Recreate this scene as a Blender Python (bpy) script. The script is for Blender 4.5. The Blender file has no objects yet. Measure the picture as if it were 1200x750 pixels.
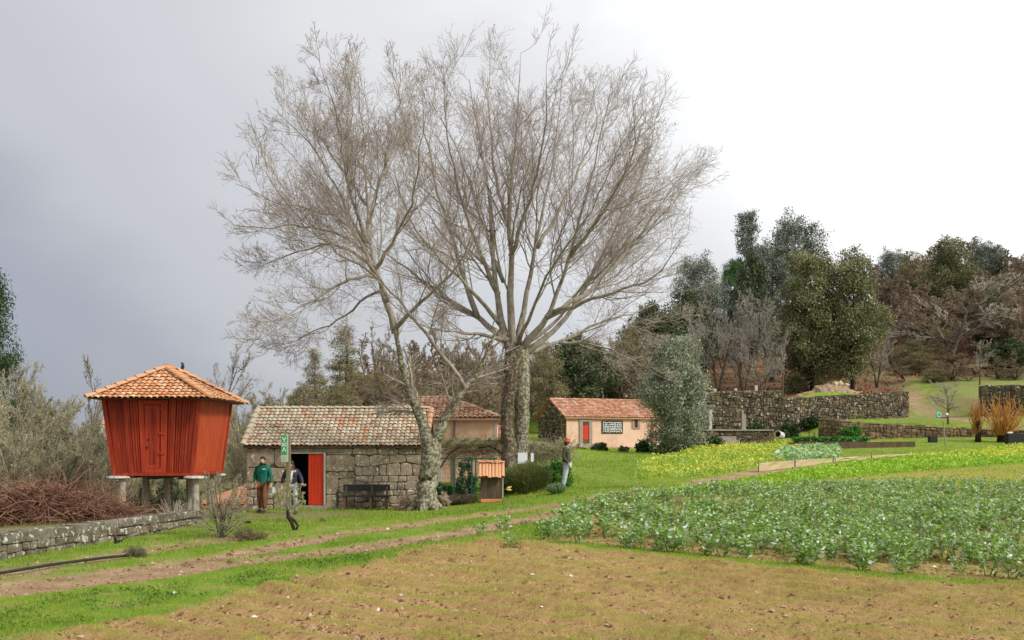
import bpy, bmesh, math, random
import numpy as np
from mathutils import Vector, Matrix, Euler

S = bpy.context.scene
COL = S.collection
random.seed(7)
RNG = np.random.default_rng(7)

# ---------------------------------------------------------------- camera
F = 1167.0          # focal length in pixels of a 1200 pixel wide frame
CZ = 2.1            # eye height above the field
cam_data = bpy.data.cameras.new("camera")
cam = bpy.data.objects.new("camera", cam_data)
COL.objects.link(cam)
cam.location = (0, 0, CZ)
cam.rotation_euler = (math.radians(90), 0, 0)
cam_data.sensor_width = 36
cam_data.lens = 35.0
cam_data.shift_y = 0.125
cam_data.clip_end = 5000
S.camera = cam

# ---------------------------------------------------------------- light
SUN_EL, SUN_AZ = math.radians(38), math.radians(118)     # azimuth measured from +Y (view) clockwise: right and behind
w = bpy.data.worlds.new("World")
S.world = w
w.use_nodes = True
nt = w.node_tree
nt.nodes.clear()
wo = nt.nodes.new('ShaderNodeOutputWorld')
bg = nt.nodes.new('ShaderNodeBackground')
bg.inputs['Strength'].default_value = 0.1
sky = nt.nodes.new('ShaderNodeTexSky')
sky.sky_type = 'NISHITA'
sky.sun_disc = False
sky.sun_elevation = SUN_EL
sky.sun_rotation = SUN_AZ
tc = nt.nodes.new('ShaderNodeTexCoord')
sep = nt.nodes.new('ShaderNodeSeparateXYZ')
nt.links.new(tc.outputs['Generated'], sep.inputs[0])
def wmath(op, a, b=None):
    n = nt.nodes.new('ShaderNodeMath'); n.operation = op
    for i, v in enumerate((a, b)):
        if v is None: continue
        if isinstance(v, (int, float)): n.inputs[i].default_value = v
        else: nt.links.new(v, n.inputs[i])
    return n.outputs[0]
cn = nt.nodes.new('ShaderNodeTexNoise')
cn.inputs['Scale'].default_value = 1.6; cn.inputs['Detail'].default_value = 6; cn.inputs['Roughness'].default_value = 0.5
mp = nt.nodes.new('ShaderNodeMapping'); mp.inputs['Scale'].default_value = (1, 1, 2.2)
nt.links.new(tc.outputs['Generated'], mp.inputs[0]); nt.links.new(mp.outputs[0], cn.inputs['Vector'])
g = wmath('ADD', wmath('MULTIPLY', sep.outputs[0], 1.1), wmath('MULTIPLY', sep.outputs[2], 1.3))
g = wmath('ADD', g, wmath('MULTIPLY', wmath('SUBTRACT', cn.outputs['Fac'], 0.5), 0.72))
g = wmath('MULTIPLY', wmath('ADD', g, 1.0), 0.5)      # -1..1 -> 0..1
cr = nt.nodes.new('ShaderNodeValToRGB')
cr.color_ramp.interpolation = 'EASE'
stops = [(0.22, (.315, .34, .425)), (0.36, (.41, .43, .495)), (0.49, (.60, .615, .65)), (0.59, (.67, .685, .72)), (0.74, (.83, .84, .86)), (0.90, (1.35, 1.35, 1.35))]
e = cr.color_ramp.elements
while len(e) < len(stops): e.new(0.5)
for el, (p, c) in zip(e, stops):
    el.position = p; el.color = (*c, 1)
nt.links.new(g, cr.inputs[0])
vm = nt.nodes.new('ShaderNodeVectorMath'); vm.operation = 'SCALE'; vm.inputs['Scale'].default_value = 10.0   # cloud radiance in the same units as the sky
nt.links.new(cr.outputs[0], vm.inputs[0])
mx = nt.nodes.new('ShaderNodeMix'); mx.data_type = 'RGBA'; mx.inputs[0].default_value = 0.93                # overcast: little clear sky shows through
nt.links.new(sky.outputs[0], mx.inputs[6]); nt.links.new(vm.outputs[0], mx.inputs[7])
nt.links.new(mx.outputs[2], bg.inputs[0]); nt.links.new(bg.outputs[0], wo.inputs[0])

sl = bpy.data.lights.new("sun", 'SUN')
sl.energy = 3.2; sl.angle = math.radians(10); sl.color = (1.0, .955, .88)
so = bpy.data.objects.new("sun", sl); COL.objects.link(so)
sd = Vector((math.sin(SUN_AZ) * math.cos(SUN_EL), math.cos(SUN_AZ) * math.cos(SUN_EL), math.sin(SUN_EL)))
so.rotation_euler = sd.to_track_quat('Z', 'Y').to_euler()
so.location = (20, -20, 40)

S.view_settings.view_transform = 'Standard'
S.view_settings.look = 'None'
S.view_settings.exposure = 0.0
S.view_settings.gamma = 1.0
S.view_settings.use_curve_mapping = False

# ---------------------------------------------------------------- coordinates
def PX(px, Y): return (px - 600.0) / F * Y
def PZ(py, Y): return CZ - (py - 525.0) / F * Y
def P(px, py, Y): return Vector((PX(px, Y), Y, PZ(py, Y)))

# ---------------------------------------------------------------- materials
def srgb(r, g, b):
    f = lambda c: (c / 255 / 12.92) if c / 255 <= .04045 else ((c / 255 + .055) / 1.055) ** 2.4
    return (f(r), f(g), f(b))
class NT:
    def __init__(s, name):
        s.m = bpy.data.materials.new(name); s.m.use_nodes = True
        s.t = s.m.node_tree; s.t.nodes.clear()
        s.out = s.t.nodes.new('ShaderNodeOutputMaterial')
        s.b = s.t.nodes.new('ShaderNodeBsdfPrincipled')
        s.t.links.new(s.b.outputs[0], s.out.inputs[0])
        s._co = None
    def n(s, kind, **kw):
        o = s.t.nodes.new(kind)
        for k, v in kw.items(): setattr(o, k, v)
        return o
    def l(s, a, b): s.t.links.new(a, b)
    def co(s):
        if s._co is None: s._co = s.n('ShaderNodeTexCoord')
        return s._co.outputs['Object']
    def noise(s, scale, detail=5, rough=.55, vec=None, stretch=None, out='Fac'):
        o = s.n('ShaderNodeTexNoise'); o.inputs['Scale'].default_value = scale; o.inputs['Detail'].default_value = detail
        o.inputs['Roughness'].default_value = rough
        v = vec or s.co()
        if stretch:
            m_ = s.n('ShaderNodeMapping'); m_.inputs['Scale'].default_value = stretch; s.l(v, m_.inputs[0]); v = m_.outputs[0]
        s.l(v, o.inputs['Vector'])
        return o.outputs[out]
    def ramp(s, fac, stops, interp='LINEAR'):
        r = s.n('ShaderNodeValToRGB'); r.color_ramp.interpolation = interp
        el = r.color_ramp.elements
        while len(el) < len(stops): el.new(.5)
        for q, (p, c) in zip(el, stops):
            q.position = p; q.color = (*c, 1) if len(c) == 3 else c
        s.l(fac, r.inputs[0])
        return r.outputs[0]
    def mix(s, fac, a, b, mode='MIX'):
        m_ = s.n('ShaderNodeMix', data_type='RGBA', blend_type=mode)
        for i, v in ((0, fac), (6, a), (7, b)):
            if isinstance(v, (int, float)): m_.inputs[i].default_value = v
            elif isinstance(v, tuple): m_.inputs[i].default_value = (*v, 1) if len(v) == 3 else v
            else: s.l(v, m_.inputs[i])
        return m_.outputs[2]
    def math(s, op, a, b=None):
        o = s.n('ShaderNodeMath', operation=op)
        for i, v in enumerate((a, b)):
            if v is None: continue
            if isinstance(v, (int, float)): o.inputs[i].default_value = v
            else: s.l(v, o.inputs[i])
        return o.outputs[0]
    def attr(s, name, out='Fac'):
        a = s.n('ShaderNodeAttribute'); a.attribute_name = name
        return a.outputs[out]
    def bump(s, h, strength=.3, dist=.02):
        b = s.n('ShaderNodeBump'); b.inputs['Strength'].default_value = strength; b.inputs['Distance'].default_value = dist
        s.l(h, b.inputs['Height']); s.l(b.outputs[0], s.b.inputs['Normal'])
    def finish(s, color, rough=.85, spec=.3, metal=0):
        s.l(color, s.b.inputs['Base Color']) if not isinstance(color, tuple) else setattr(s.b.inputs['Base Color'], 'default_value', (*color, 1))
        s.b.inputs['Roughness'].default_value = rough
        s.b.inputs['Specular IOR Level'].default_value = spec
        s.b.inputs['Metallic'].default_value = metal
        return s.m
def island(n):
    gq = n.n('ShaderNodeNewGeometry'); return gq.outputs['Random Per Island']

def mat_simple(name, a, b, scale=6, rough=.8, bump=.2, bd=.01, stretch=None, spec=.3, metal=0, isl=0.0, detail=6):
    n = NT(name)
    f = n.noise(scale, detail, .6, stretch=stretch)
    c = n.ramp(f, [(.3, a), (.7, b)])
    if isl:
        c = n.mix(isl, c, n.ramp(island(n), [(0, (.25, .25, .25)), (1, (1.75, 1.75, 1.75))]), 'MULTIPLY')
    if bump: n.bump(f, bump, bd)
    return n.finish(c, rough, spec, metal)

def mat_leaf(name, cols, rough=.6, trans=.25, attrname='v', spec=.25):
    """leaf material: colour from the per leaf attribute v"""
    n = NT(name)
    c = n.ramp(n.attr(attrname), [(i / (len(cols) - 1), q) for i, q in enumerate(cols)])
    n.finish(c, rough, spec)
    if trans:
        tr = n.n('ShaderNodeBsdfTranslucent'); n.l(c, tr.inputs[0])
        ms = n.n('ShaderNodeMixShader'); ms.inputs[0].default_value = trans
        n.l(n.b.outputs[0], ms.inputs[1]); n.l(tr.outputs[0], ms.inputs[2]); n.l(ms.outputs[0], n.out.inputs[0])
    return n.m

# ---------------------------------------------------------------- object helpers
ROOTM = {}
def tag(o, label=None, cat=None, group=None, kind=None):
    if label: o['label'] = label
    if cat: o['category'] = cat
    if group: o['group'] = group
    if kind: o['kind'] = kind
    return o
def thing(name, label, cat, loc=(0, 0, 0), rz=0.0, group=None, kind=None):
    o = bpy.data.objects.new(name, None); COL.objects.link(o)
    o.empty_display_size = .3
    o.location = loc; o.rotation_euler = (0, 0, rz)
    ROOTM[o.name] = Matrix.Translation(Vector(loc)) @ Matrix.Rotation(rz, 4, 'Z')
    return tag(o, label, cat, group, kind)
def obj_from_mesh(name, me, mats, parent=None, kind=None, label=None, world=True):
    for m_ in (mats if isinstance(mats, (list, tuple)) else [mats]):
        if m_ is not None and len(me.materials) < (len(mats) if isinstance(mats, (list, tuple)) else 1): me.materials.append(m_)
    o = bpy.data.objects.new(name, me); COL.objects.link(o)
    if parent is not None:
        o.parent = parent
        top = parent
        while top.parent: top = top.parent
        if world and top.name in ROOTM: me.transform(ROOTM[top.name].inverted())
    if kind: o['kind'] = kind
    if label: o['label'] = label
    return o
def at_base(o, loc):
    """move a one mesh thing's origin to loc without moving the mesh"""
    o.data.transform(Matrix.Translation(-Vector(loc))); o.location = loc; return o

class MB:
    def __init__(s): s.v = []; s.f = []; s.mi = []; s.cm = 0
    def add(s, vs, fs):
        b = len(s.v); s.v.extend([tuple(q) for q in vs]); s.f.extend([tuple(b + i for i in q) for q in fs]); s.mi.extend([s.cm] * len(fs)); return s
    def box(s, a, b, M_=None):
        x0, y0, z0 = a; x1, y1, z1 = b
        vs = [Vector(q) for q in ((x0, y0, z0), (x1, y0, z0), (x1, y1, z0), (x0, y1, z0), (x0, y0, z1), (x1, y0, z1), (x1, y1, z1), (x0, y1, z1))]
        if M_ is not None: vs = [M_ @ q for q in vs]
        return s.add(vs, [(0, 3, 2, 1), (4, 5, 6, 7), (0, 1, 5, 4), (1, 2, 6, 5), (2, 3, 7, 6), (3, 0, 4, 7)])
    def bar(s, p, q, wx, wy=None, up=Vector((0, 0, 1))):
        p = Vector(p); q = Vector(q); wy = wy or wx
        d = (q - p).normalized()
        if abs(d.dot(up)) > .98: up = Vector((1, 0, 0))
        a = d.cross(up).normalized(); b = a.cross(d).normalized()
        vs = [c + a * sx * wx / 2 + b * sy * wy / 2 for c in (p, q) for sx, sy in ((-1, -1), (1, -1), (1, 1), (-1, 1))]
        return s.add(vs, [(0, 1, 2, 3), (7, 6, 5, 4), (0, 4, 5, 1), (1, 5, 6, 2), (2, 6, 7, 3), (3, 7, 4, 0)])
    def tube(s, pts, rad, n=8, cap=True):
        pts = [Vector(p) for p in pts]
        if isinstance(rad, (int, float)): rad = [rad] * len(pts)
        rings = []; ref = Vector((.31, .77, .56)).normalized(); vs = []; fs = []
        for i, p in enumerate(pts):
            d = (pts[min(i + 1, len(pts) - 1)] - pts[max(i - 1, 0)])
            d = d.normalized() if d.length > 1e-9 else Vector((0, 0, 1))
            a = ref - d * ref.dot(d)
            if a.length < .05: a = d.orthogonal()
            a.normalize(); ref = a; b = d.cross(a)
            for k in range(n):
                t = 2 * math.pi * k / n
                vs.append(p + (a * math.cos(t) + b * math.sin(t)) * rad[i])
        for i in range(len(pts) - 1):
            for k in range(n):
                k2 = (k + 1) % n
                fs.append((i * n + k, i * n + k2, (i + 1) * n + k2, (i + 1) * n + k))
        if cap:
            fs.append(tuple(range(n - 1, -1, -1))); fs.append(tuple((len(pts) - 1) * n + k for k in range(n)))
        return s.add(vs, fs)
    def lathe(s, c, prof, n=16):
        """prof: list of (r, z)"""
        vs = []; fs = []
        for r, z in prof:
            for k in range(n):
                t = 2 * math.pi * k / n; vs.append((c[0] + r * math.cos(t), c[1] + r * math.sin(t), c[2] + z))
        for i in range(len(prof) - 1):
            for k in range(n):
                k2 = (k + 1) % n; fs.append((i * n + k, i * n + k2, (i + 1) * n + k2, (i + 1) * n + k))
        fs.append(tuple(range(n - 1, -1, -1))); fs.append(tuple((len(prof) - 1) * n + k for k in range(n)))
        return s.add(vs, fs)
    def mesh(s, name, smooth=False):
        me = bpy.data.meshes.new(name); me.from_pydata(s.v, [], s.f)
        if any(s.mi): me.polygons.foreach_set('material_index', s.mi)
        if smooth: me.polygons.foreach_set('use_smooth', [True] * len(me.polygons))
        me.update(); return me
    def build(s, name, mat, parent=None, kind=None, label=None, smooth=False, bevel=0, world=True):
        me = s.mesh(name, smooth)
        o = obj_from_mesh(name, me, mat, parent, kind, label, world)
        if bevel:
            b = o.modifiers.new('bevel', 'BEVEL'); b.width = bevel; b.segments = 2; b.limit_method = 'ANGLE'; b.harden_normals = False
        return o

def np_mesh(name, V, nf, k, v=None, smooth=False):
    """V: (nf*k,3) every face with its own k vertices; v: (nf,) attribute"""
    me = bpy.data.meshes.new(name)
    me.vertices.add(len(V)); me.vertices.foreach_set('co', np.ascontiguousarray(V, dtype=np.float32).ravel())
    me.loops.add(nf * k); me.loops.foreach_set('vertex_index', np.arange(nf * k, dtype=np.int32))
    me.polygons.add(nf); me.polygons.foreach_set('loop_start', np.arange(0, nf * k, k, dtype=np.int32))
    me.update(calc_edges=True)
    if v is not None:
        a = me.attributes.new('v', 'FLOAT', 'POINT'); a.data.foreach_set('value', np.repeat(v, k).astype(np.float32))
    return me
def indexed_mesh(name, V, Fq, v=None, smooth=False):
    """V (n,3), Fq (m,k)"""
    k = Fq.shape[1]; me = bpy.data.meshes.new(name)
    me.vertices.add(len(V)); me.vertices.foreach_set('co', np.ascontiguousarray(V, dtype=np.float32).ravel())
    me.loops.add(Fq.size); me.loops.foreach_set('vertex_index', np.ascontiguousarray(Fq, dtype=np.int32).ravel())
    me.polygons.add(len(Fq)); me.polygons.foreach_set('loop_start', np.arange(0, Fq.size, k, dtype=np.int32))
    if smooth: me.polygons.foreach_set('use_smooth', np.ones(len(Fq), dtype=bool))
    me.update(calc_edges=True)
    if v is not None:
        a = me.attributes.new('v', 'FLOAT', 'POINT'); a.data.foreach_set('value', v.astype(np.float32))
    return me
def unit(a):
    return a / np.maximum(np.linalg.norm(a, axis=-1, keepdims=True), 1e-9)
def tubes_np(C, R, n=3):
    """C (N,k,3) centre lines, R (N,k) radii -> V, F quads"""
    N, k, _ = C.shape
    T = np.empty_like(C); T[:, 1:-1] = C[:, 2:] - C[:, :-2]; T[:, 0] = C[:, 1] - C[:, 0]; T[:, -1] = C[:, -1] - C[:, -2]
    T = unit(T)
    ref = np.broadcast_to(unit(RNG.normal(size=(N, 1, 3))), C.shape)
    A = unit(np.cross(T, ref)); B = np.cross(T, A)
    th = np.arange(n) * 2 * np.pi / n
    V = C[:, :, None, :] + (A[:, :, None, :] * np.cos(th)[None, None, :, None] + B[:, :, None, :] * np.sin(th)[None, None, :, None]) * R[:, :, None, None]
    idx = np.arange(N * k * n).reshape(N, k, n)
    a = idx[:, :-1, :]; b = np.roll(idx, -1, axis=2)[:, :-1, :]; c = np.roll(idx, -1, axis=2)[:, 1:, :]; d = idx[:, 1:, :]
    Fq = np.stack([a, b, c, d], -1).reshape(-1, 4)
    return V.reshape(-1, 3), Fq
def merge(parts):
    Vs, Fs = [], []; b = 0
    for V, Fq in parts:
        Vs.append(V); Fs.append(Fq + b); b += len(V)
    return np.concatenate(Vs), np.concatenate(Fs)

def grow(PC, PR, m, tmin, tmax, length, ang, k, up=0.1, wander=.25, rr=.6, rtip=.35, plen=True, rng=RNG, out=0.0, centre=None, cull=False):
    """children of the parent branches PC (N,kp,3) with radii PR (N,kp); vectorised"""
    N, kp, _ = PC.shape
    t = tmin + (tmax - tmin) * (np.arange(m)[None, :] + rng.random((N, m))) / m
    ft = t * (kp - 1); i0 = np.clip(ft.astype(int), 0, kp - 2); fr = (ft - i0)[..., None]
    r_ = np.arange(N)[:, None]
    p0 = PC[r_, i0]; p1 = PC[r_, i0 + 1]
    start = p0 * (1 - fr) + p1 * fr
    tan = unit(p1 - p0)
    rad = (PR[r_, i0] * (1 - fr[..., 0]) + PR[r_, i0 + 1] * fr[..., 0]) * rr
    rnd = rng.normal(size=tan.shape); perp = unit(rnd - tan * (rnd * tan).sum(-1, keepdims=True))
    a = np.radians(ang) * (.7 + .6 * rng.random((N, m)))[..., None]
    d = unit(tan * np.cos(a) + perp * np.sin(a))
    L = np.linalg.norm(np.diff(PC, axis=1), axis=2).sum(1)[:, None] if plen else np.ones((N, 1))
    L = L * length * (1.06 - .62 * t) * (.65 + .6 * rng.random((N, m)))
    start = start.reshape(-1, 3); d = d.reshape(-1, 3)
    if cull:      # short parents carry fewer children, so that twigs stay evenly spaced
        pl = np.linalg.norm(np.diff(PC, axis=1), axis=2).sum(1); kp_ = np.repeat(np.clip(pl / np.percentile(pl, 80), .15, 1), m); keep = rng.random(len(kp_)) < kp_
        start, d, L, rad = start[keep], d[keep], L.reshape(-1)[keep], rad.reshape(-1)[keep]
    L = L.reshape(-1); rad = rad.reshape(-1)
    C = np.empty((len(start), k, 3)); C[:, 0] = start; step = (L / (k - 1))[:, None]
    for j in range(1, k):
        d = d + rng.normal(size=d.shape) * wander + np.array([0, 0, up])
        if centre is not None: d = d + out * unit(C[:, j - 1] - centre)
        d = unit(d); C[:, j] = C[:, j - 1] + d * step
    R = rad[:, None] * np.linspace(1, rtip, k)[None, :]
    return C, R

def leaves_np(C, size, k=4, aspect=.55, rng=RNG, updir=.3, jit=.4):
    """random leaf quads (or triangles) at centres C (N,3)"""
    N = len(C); s = size * (1 - jit + 2 * jit * rng.random(N))[:, None]
    a = unit(rng.normal(size=(N, 3)) + np.array([0, 0, updir])); r = rng.normal(size=(N, 3)); b = unit(np.cross(a, r)) * aspect
    if k == 4: V = np.stack([C - a * s, C + b * s, C + a * s, C - b * s], 1)
    else: V = np.stack([C - b * s * .8, C + b * s * .8, C + a * s * 1.4], 1)
    return V.reshape(-1, 3)
# ---------------------------------------------------------------- terrain
CP = [  # world x, y, z
 (0, -30, 0), (-30, -20, 0), (30, -20, 0), (0, 0, 0), (-15, 5, 0), (15, 5, 0), (-40, 10, -.3), (40, 10, .1), (0, 8, 0),
 (-8, 12, 0), (0, 12, 0), (8, 12, 0), (-8, 17, 0), (-10, 22, 0), (-5, 22, .0), (8, 16, 0), (14, 22, .1), (-16, 22, .0), (-20, 20, 0),
 (-12, 27.5, .1), (-16, 27, .1), (-22, 28, -.3), (-30, 30, -1.0), (-14, 33, .15), (-10.5, 34, 0), (-22, 40, -2.6), (-15, 42, -3.6), (-30, 60, -6), (-60, 60, -7), (-60, 100, -9), (-25, 90, -6),
 (-100, 200, -8), (-50, 200, -5), (-150, 350, -2), (-80, 320, -1), (-400, 500, 4), (-200, 600, 4), (-80, 600, 8), (-60, 260, -3), (-60, 30, -3),
 (-7, 31, 0), (-9, 36, -.2), (-6, 38, .1), (-3, 40, .35), (-8, 45, .5), (-10, 55, 1.2), (-20, 60, -1)]
for px, py, Y in [(600, 690, 14.9), (290, 597, 34), (490, 598, 33.5), (576, 590, 33), (620, 635, 20.4), (620, 606, 27), (665, 568, 34.5), (700, 592, 29), (800, 571, 38), (640, 578, 36),
 (1200, 571, 41), (1000, 571, 39), (900, 572, 38), (1200, 600, 30), (1200, 545, 54), (1200, 530, 68), (1200, 519, 80), (1040, 517, 82), (1000, 546, 52), (1000, 532, 65), (850, 560, 43), (850, 540, 56),
 (850, 528, 68), (700, 540, 53), (700, 530, 66), (760, 530, 70), (640, 545, 55), (620, 520, 75), (700, 526, 76), (760, 526, 78), (800, 525, 80), (870, 520, 86), (915, 512, 90),
 (1000, 496, 93), (1060, 494, 97), (1190, 493, 92), (1100, 468, 106), (1190, 458, 106), (900, 470, 110), (1000, 455, 112), (1150, 445, 116), (1040, 415, 135), (1100, 385, 165), (1200, 385, 165),
 (1100, 330, 240), (1250, 330, 240), (850, 435, 130), (850, 400, 170), (650, 475, 110), (650, 450, 160), (500, 490, 60), (500, 480, 100), (400, 500, 62), (300, 518, 75), (250, 525, 100), (750, 470, 110), (1300, 480, 100), (1400, 520, 80)]:
    CP.append((PX(px, Y), Y, PZ(py, Y)))
CP += [(-300, 900, 10), (300, 900, 90), (0, 700, 25), (600, 500, 110), (300, 200, 50), (150, 60, 6), (100, 0, 2), (-150, 0, -4), (-200, 150, -8)]
CP = np.array(CP, dtype=float)
_c = 2.5
def _phi(d2): return -np.sqrt(d2 + _c * _c)
_d2 = ((CP[:, None, :2] - CP[None, :, :2]) ** 2).sum(-1)
_A = np.zeros((len(CP) + 3,) * 2); n_ = len(CP)
_A[:n_, :n_] = _phi(_d2) + np.eye(n_) * .8
_A[:n_, n_] = 1; _A[:n_, n_ + 1:] = CP[:, :2] / 100; _A[n_:, :n_] = _A[:n_, n_:].T
_W = np.linalg.solve(_A, np.concatenate([CP[:, 2], np.zeros(3)]))
def sstep(x): x = np.clip(x, 0, 1); return x * x * (3 - 2 * x)
# retaining walls: (x0, y0, x1, y1) foot lines
WALL_L = (PX(-60, 17.5), 17.5, PX(240, 26.9), 26.9)
BIG_A = Vector((PX(822, 88), 88, 0)); BIG_B = Vector((PX(918, 90), 90, 0)); BIG_C = Vector((PX(1065, 98), 98, 0))
LOW_A = Vector((PX(985, 84), 84, 0)); LOW_B = Vector((PX(1150, 84), 84, 0)); LOW_C = Vector((PX(1240, 82), 82, 0))
RW_A = Vector((PX(1150, 94), 94, 0)); RW_B = Vector((PX(1290, 92), 92, 0))
def hnp(X, Y):
    X = np.asarray(X, float); Y = np.asarray(Y, float); sh = X.shape
    x = X.ravel(); y = Y.ravel(); z = np.empty_like(x)
    for i in range(0, len(x), 40000):
        xs = x[i:i + 40000]; ys = y[i:i + 40000]
        d2 = (xs[:, None] - CP[None, :, 0]) ** 2 + (ys[:, None] - CP[None, :, 1]) ** 2
        z[i:i + 40000] = _phi(d2) @ _W[:n_] + _W[n_] + xs / 100 * _W[n_ + 1] + ys / 100 * _W[n_ + 2]
    # step behind the left garden wall
    x0, y0, x1, y1 = WALL_L; L = math.hypot(x1 - x0, y1 - y0)
    d = (-(x - x0) * (y1 - y0) + (y - y0) * (x1 - x0)) / L
    t = ((x - x0) * (x1 - x0) + (y - y0) * (y1 - y0)) / L
    z += .33 * sstep((d - .05) / .3) * sstep((L - t) / 1.5) * np.exp(-np.clip(d - 2, 0, 99) / 8)
    # terrace behind the tall wall
    yl = np.interp(x, [BIG_A.x, BIG_B.x, BIG_C.x], [BIG_A.y, BIG_B.y, BIG_C.y])
    hh = np.interp(x, [0, BIG_A.x - 3, BIG_A.x, BIG_B.x, BIG_B.x + .5, BIG_C.x - .5, BIG_C.x], [0, 3.4, 3.6, 3.6, 3.0, 2.0, 0])
    z += hh * sstep((y - yl - .35) / .5) * np.exp(-np.clip(y - yl - 2, 0, 99) / 12) * (x > 0)
    # low terrace in front of it
    yl = np.interp(x, [LOW_A.x, LOW_B.x, LOW_C.x], [LOW_A.y, LOW_B.y, LOW_C.y])
    m_ = sstep((x - LOW_A.x + 1) / 1.5) * sstep((LOW_C.x + 30 - x) / 20)
    z += .95 * m_ * sstep((y - yl - .35) / .4) * np.exp(-np.clip(y - yl - 1, 0, 99) / 8)
    yl = np.interp(x, [RW_A.x, RW_B.x], [RW_A.y, RW_B.y])
    z += 1.6 * sstep((x - RW_A.x) / .8) * sstep((y - yl - .35) / .4) * np.exp(-np.clip(y - yl - 1, 0, 99) / 14)
    return z.reshape(sh)
def H(x, y): return float(hnp(np.array([x]), np.array([y]))[0])
_ys = np.concatenate([np.arange(6, 60, .1), np.arange(60, 260, .5)])
def G(px, py):
    """ground point seen at a photograph pixel"""
    xs = PX(px, _ys); z = hnp(xs, _ys); ray = PZ(py, _ys); hit = np.where(z > ray)[0]
    Y = _ys[hit[0]] if len(hit) else 260.0
    return Vector((PX(px, Y), Y, H(PX(px, Y), Y)))
def GP(px, Y, dz=0.0):
    x = PX(px, Y); return Vector((x, Y, H(x, Y) + dz))
def poly_from_px(pts): return np.array([(q.x, q.y) for q in (G(*p) for p in pts)])
def poly_sd(poly, X, Y):
    """signed distance, positive inside"""
    x = X.ravel(); y = Y.ravel(); best = np.full(x.shape, 1e9); inside = np.zeros(x.shape, bool)
    n = len(poly)
    for i in range(n):
        ax, ay = poly[i]; bx, by = poly[(i + 1) % n]
        ex, ey = bx - ax, by - ay; t = np.clip(((x - ax) * ex + (y - ay) * ey) / (ex * ex + ey * ey + 1e-9), 0, 1)
        best = np.minimum(best, np.hypot(x - ax - t * ex, y - ay - t * ey))
        if ay != by:
            c = ((ay > y) != (by > y)) & (x < (bx - ax) * (y - ay) / (by - ay) + ax); inside ^= c
    return np.where(inside, best, -best).reshape(X.shape)
def line_d(pts, X, Y):
    x = X.ravel(); y = Y.ravel(); best = np.full(x.shape, 1e9)
    for (ax, ay), (bx, by) in zip(pts[:-1], pts[1:]):
        ex, ey = bx - ax, by - ay; t = np.clip(((x - ax) * ex + (y - ay) * ey) / (ex * ex + ey * ey + 1e-9), 0, 1)
        best = np.minimum(best, np.hypot(x - ax - t * ex, y - ay - t * ey))
    return best.reshape(X.shape)
def vnoise(X, Y, s, seed=0):
    """cheap smooth value noise"""
    x = X / s; y = Y / s; xi = np.floor(x).astype(np.int64); yi = np.floor(y).astype(np.int64)
    def hsh(a, b):
        q = (a * 374761393 + b * 668265263 + seed * 144665) & 0x7fffffff
        q = ((q ^ (q >> 13)) * 1274126177) & 0x7fffffff
        return ((q ^ (q >> 16)) & 0xffff) / 65535.0
    fx = sstep(x - xi); fy = sstep(y - yi)
    return (hsh(xi, yi) * (1 - fx) + hsh(xi + 1, yi) * fx) * (1 - fy) + (hsh(xi, yi + 1) * (1 - fx) + hsh(xi + 1, yi + 1) * fx) * fy
def fnoise(X, Y, s, seed=0): return (vnoise(X, Y, s, seed) * .5 + vnoise(X, Y, s / 2.1, seed + 1) * .3 + vnoise(X, Y, s / 4.3, seed + 2) * .2)

RUT_A = poly_from_px([(-150, 712), (0, 694), (130, 680), (270, 661), (400, 645), (520, 628), (600, 612), (690, 594), (760, 580), (820, 568), (900, 554), (960, 546)])
RUT_B = poly_from_px([(-150, 700), (0, 686), (130, 671), (220, 660), (300, 645), (400, 626), (520, 609), (600, 599), (680, 588), (760, 575), (830, 564), (900, 551), (960, 545)])
PATCH = poly_from_px([(0, 675), (60, 662), (130, 652), (220, 636), (300, 628)])
FIELD = poly_from_px([(-300, 800), (0, 752), (150, 722), (280, 690), (450, 651), (560, 633), (620, 634), (800, 652), (1000, 671), (1200, 689), (1300, 700)])
FIELD = np.concatenate([FIELD, [(16, 14), (18, 0), (-10, 0), (-12, 8)]])
BEANS = poly_from_px([(622, 633), (800, 650), (1000, 669), (1200, 686), (1300, 700), (1340, 570), (1200, 571), (1080, 570), (960, 571), (880, 574), (800, 580), (720, 586), (670, 598)])
LIME = poly_from_px([(700, 600), (740, 588), (800, 576), (880, 562), (960, 550), (1080, 537), (1200, 523), (1330, 512), (1330, 533), (1200, 542), (1080, 552), (980, 561), (900, 571), (820, 580), (740, 590)])
STUBBLE = poly_from_px([(900, 571), (980, 560), (1080, 551), (1200, 543), (1330, 536), (1330, 569), (1200, 570), (1050, 570)])
MUSTARD = poly_from_px([(745, 548), (790, 535), (850, 524), (915, 517), (975, 530), (985, 541), (890, 549), (850, 558), (780, 562), (735, 562)])
RDIR = Vector((FIELD[8][0] - FIELD[6][0], FIELD[8][1] - FIELD[6][1], 0)).normalized()      # furrow direction
PATIO = poly_from_px([(285, 600), (400, 598), (470, 599), (420, 604), (370, 610), (285, 609)])
HTRACK = poly_from_px([(1060, 470), (1085, 482), (1120, 490), (1180, 498), (1260, 503)])
HTRACK2 = poly_from_px([(1062, 458), (1100, 474), (1150, 484), (1200, 492)])

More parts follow.
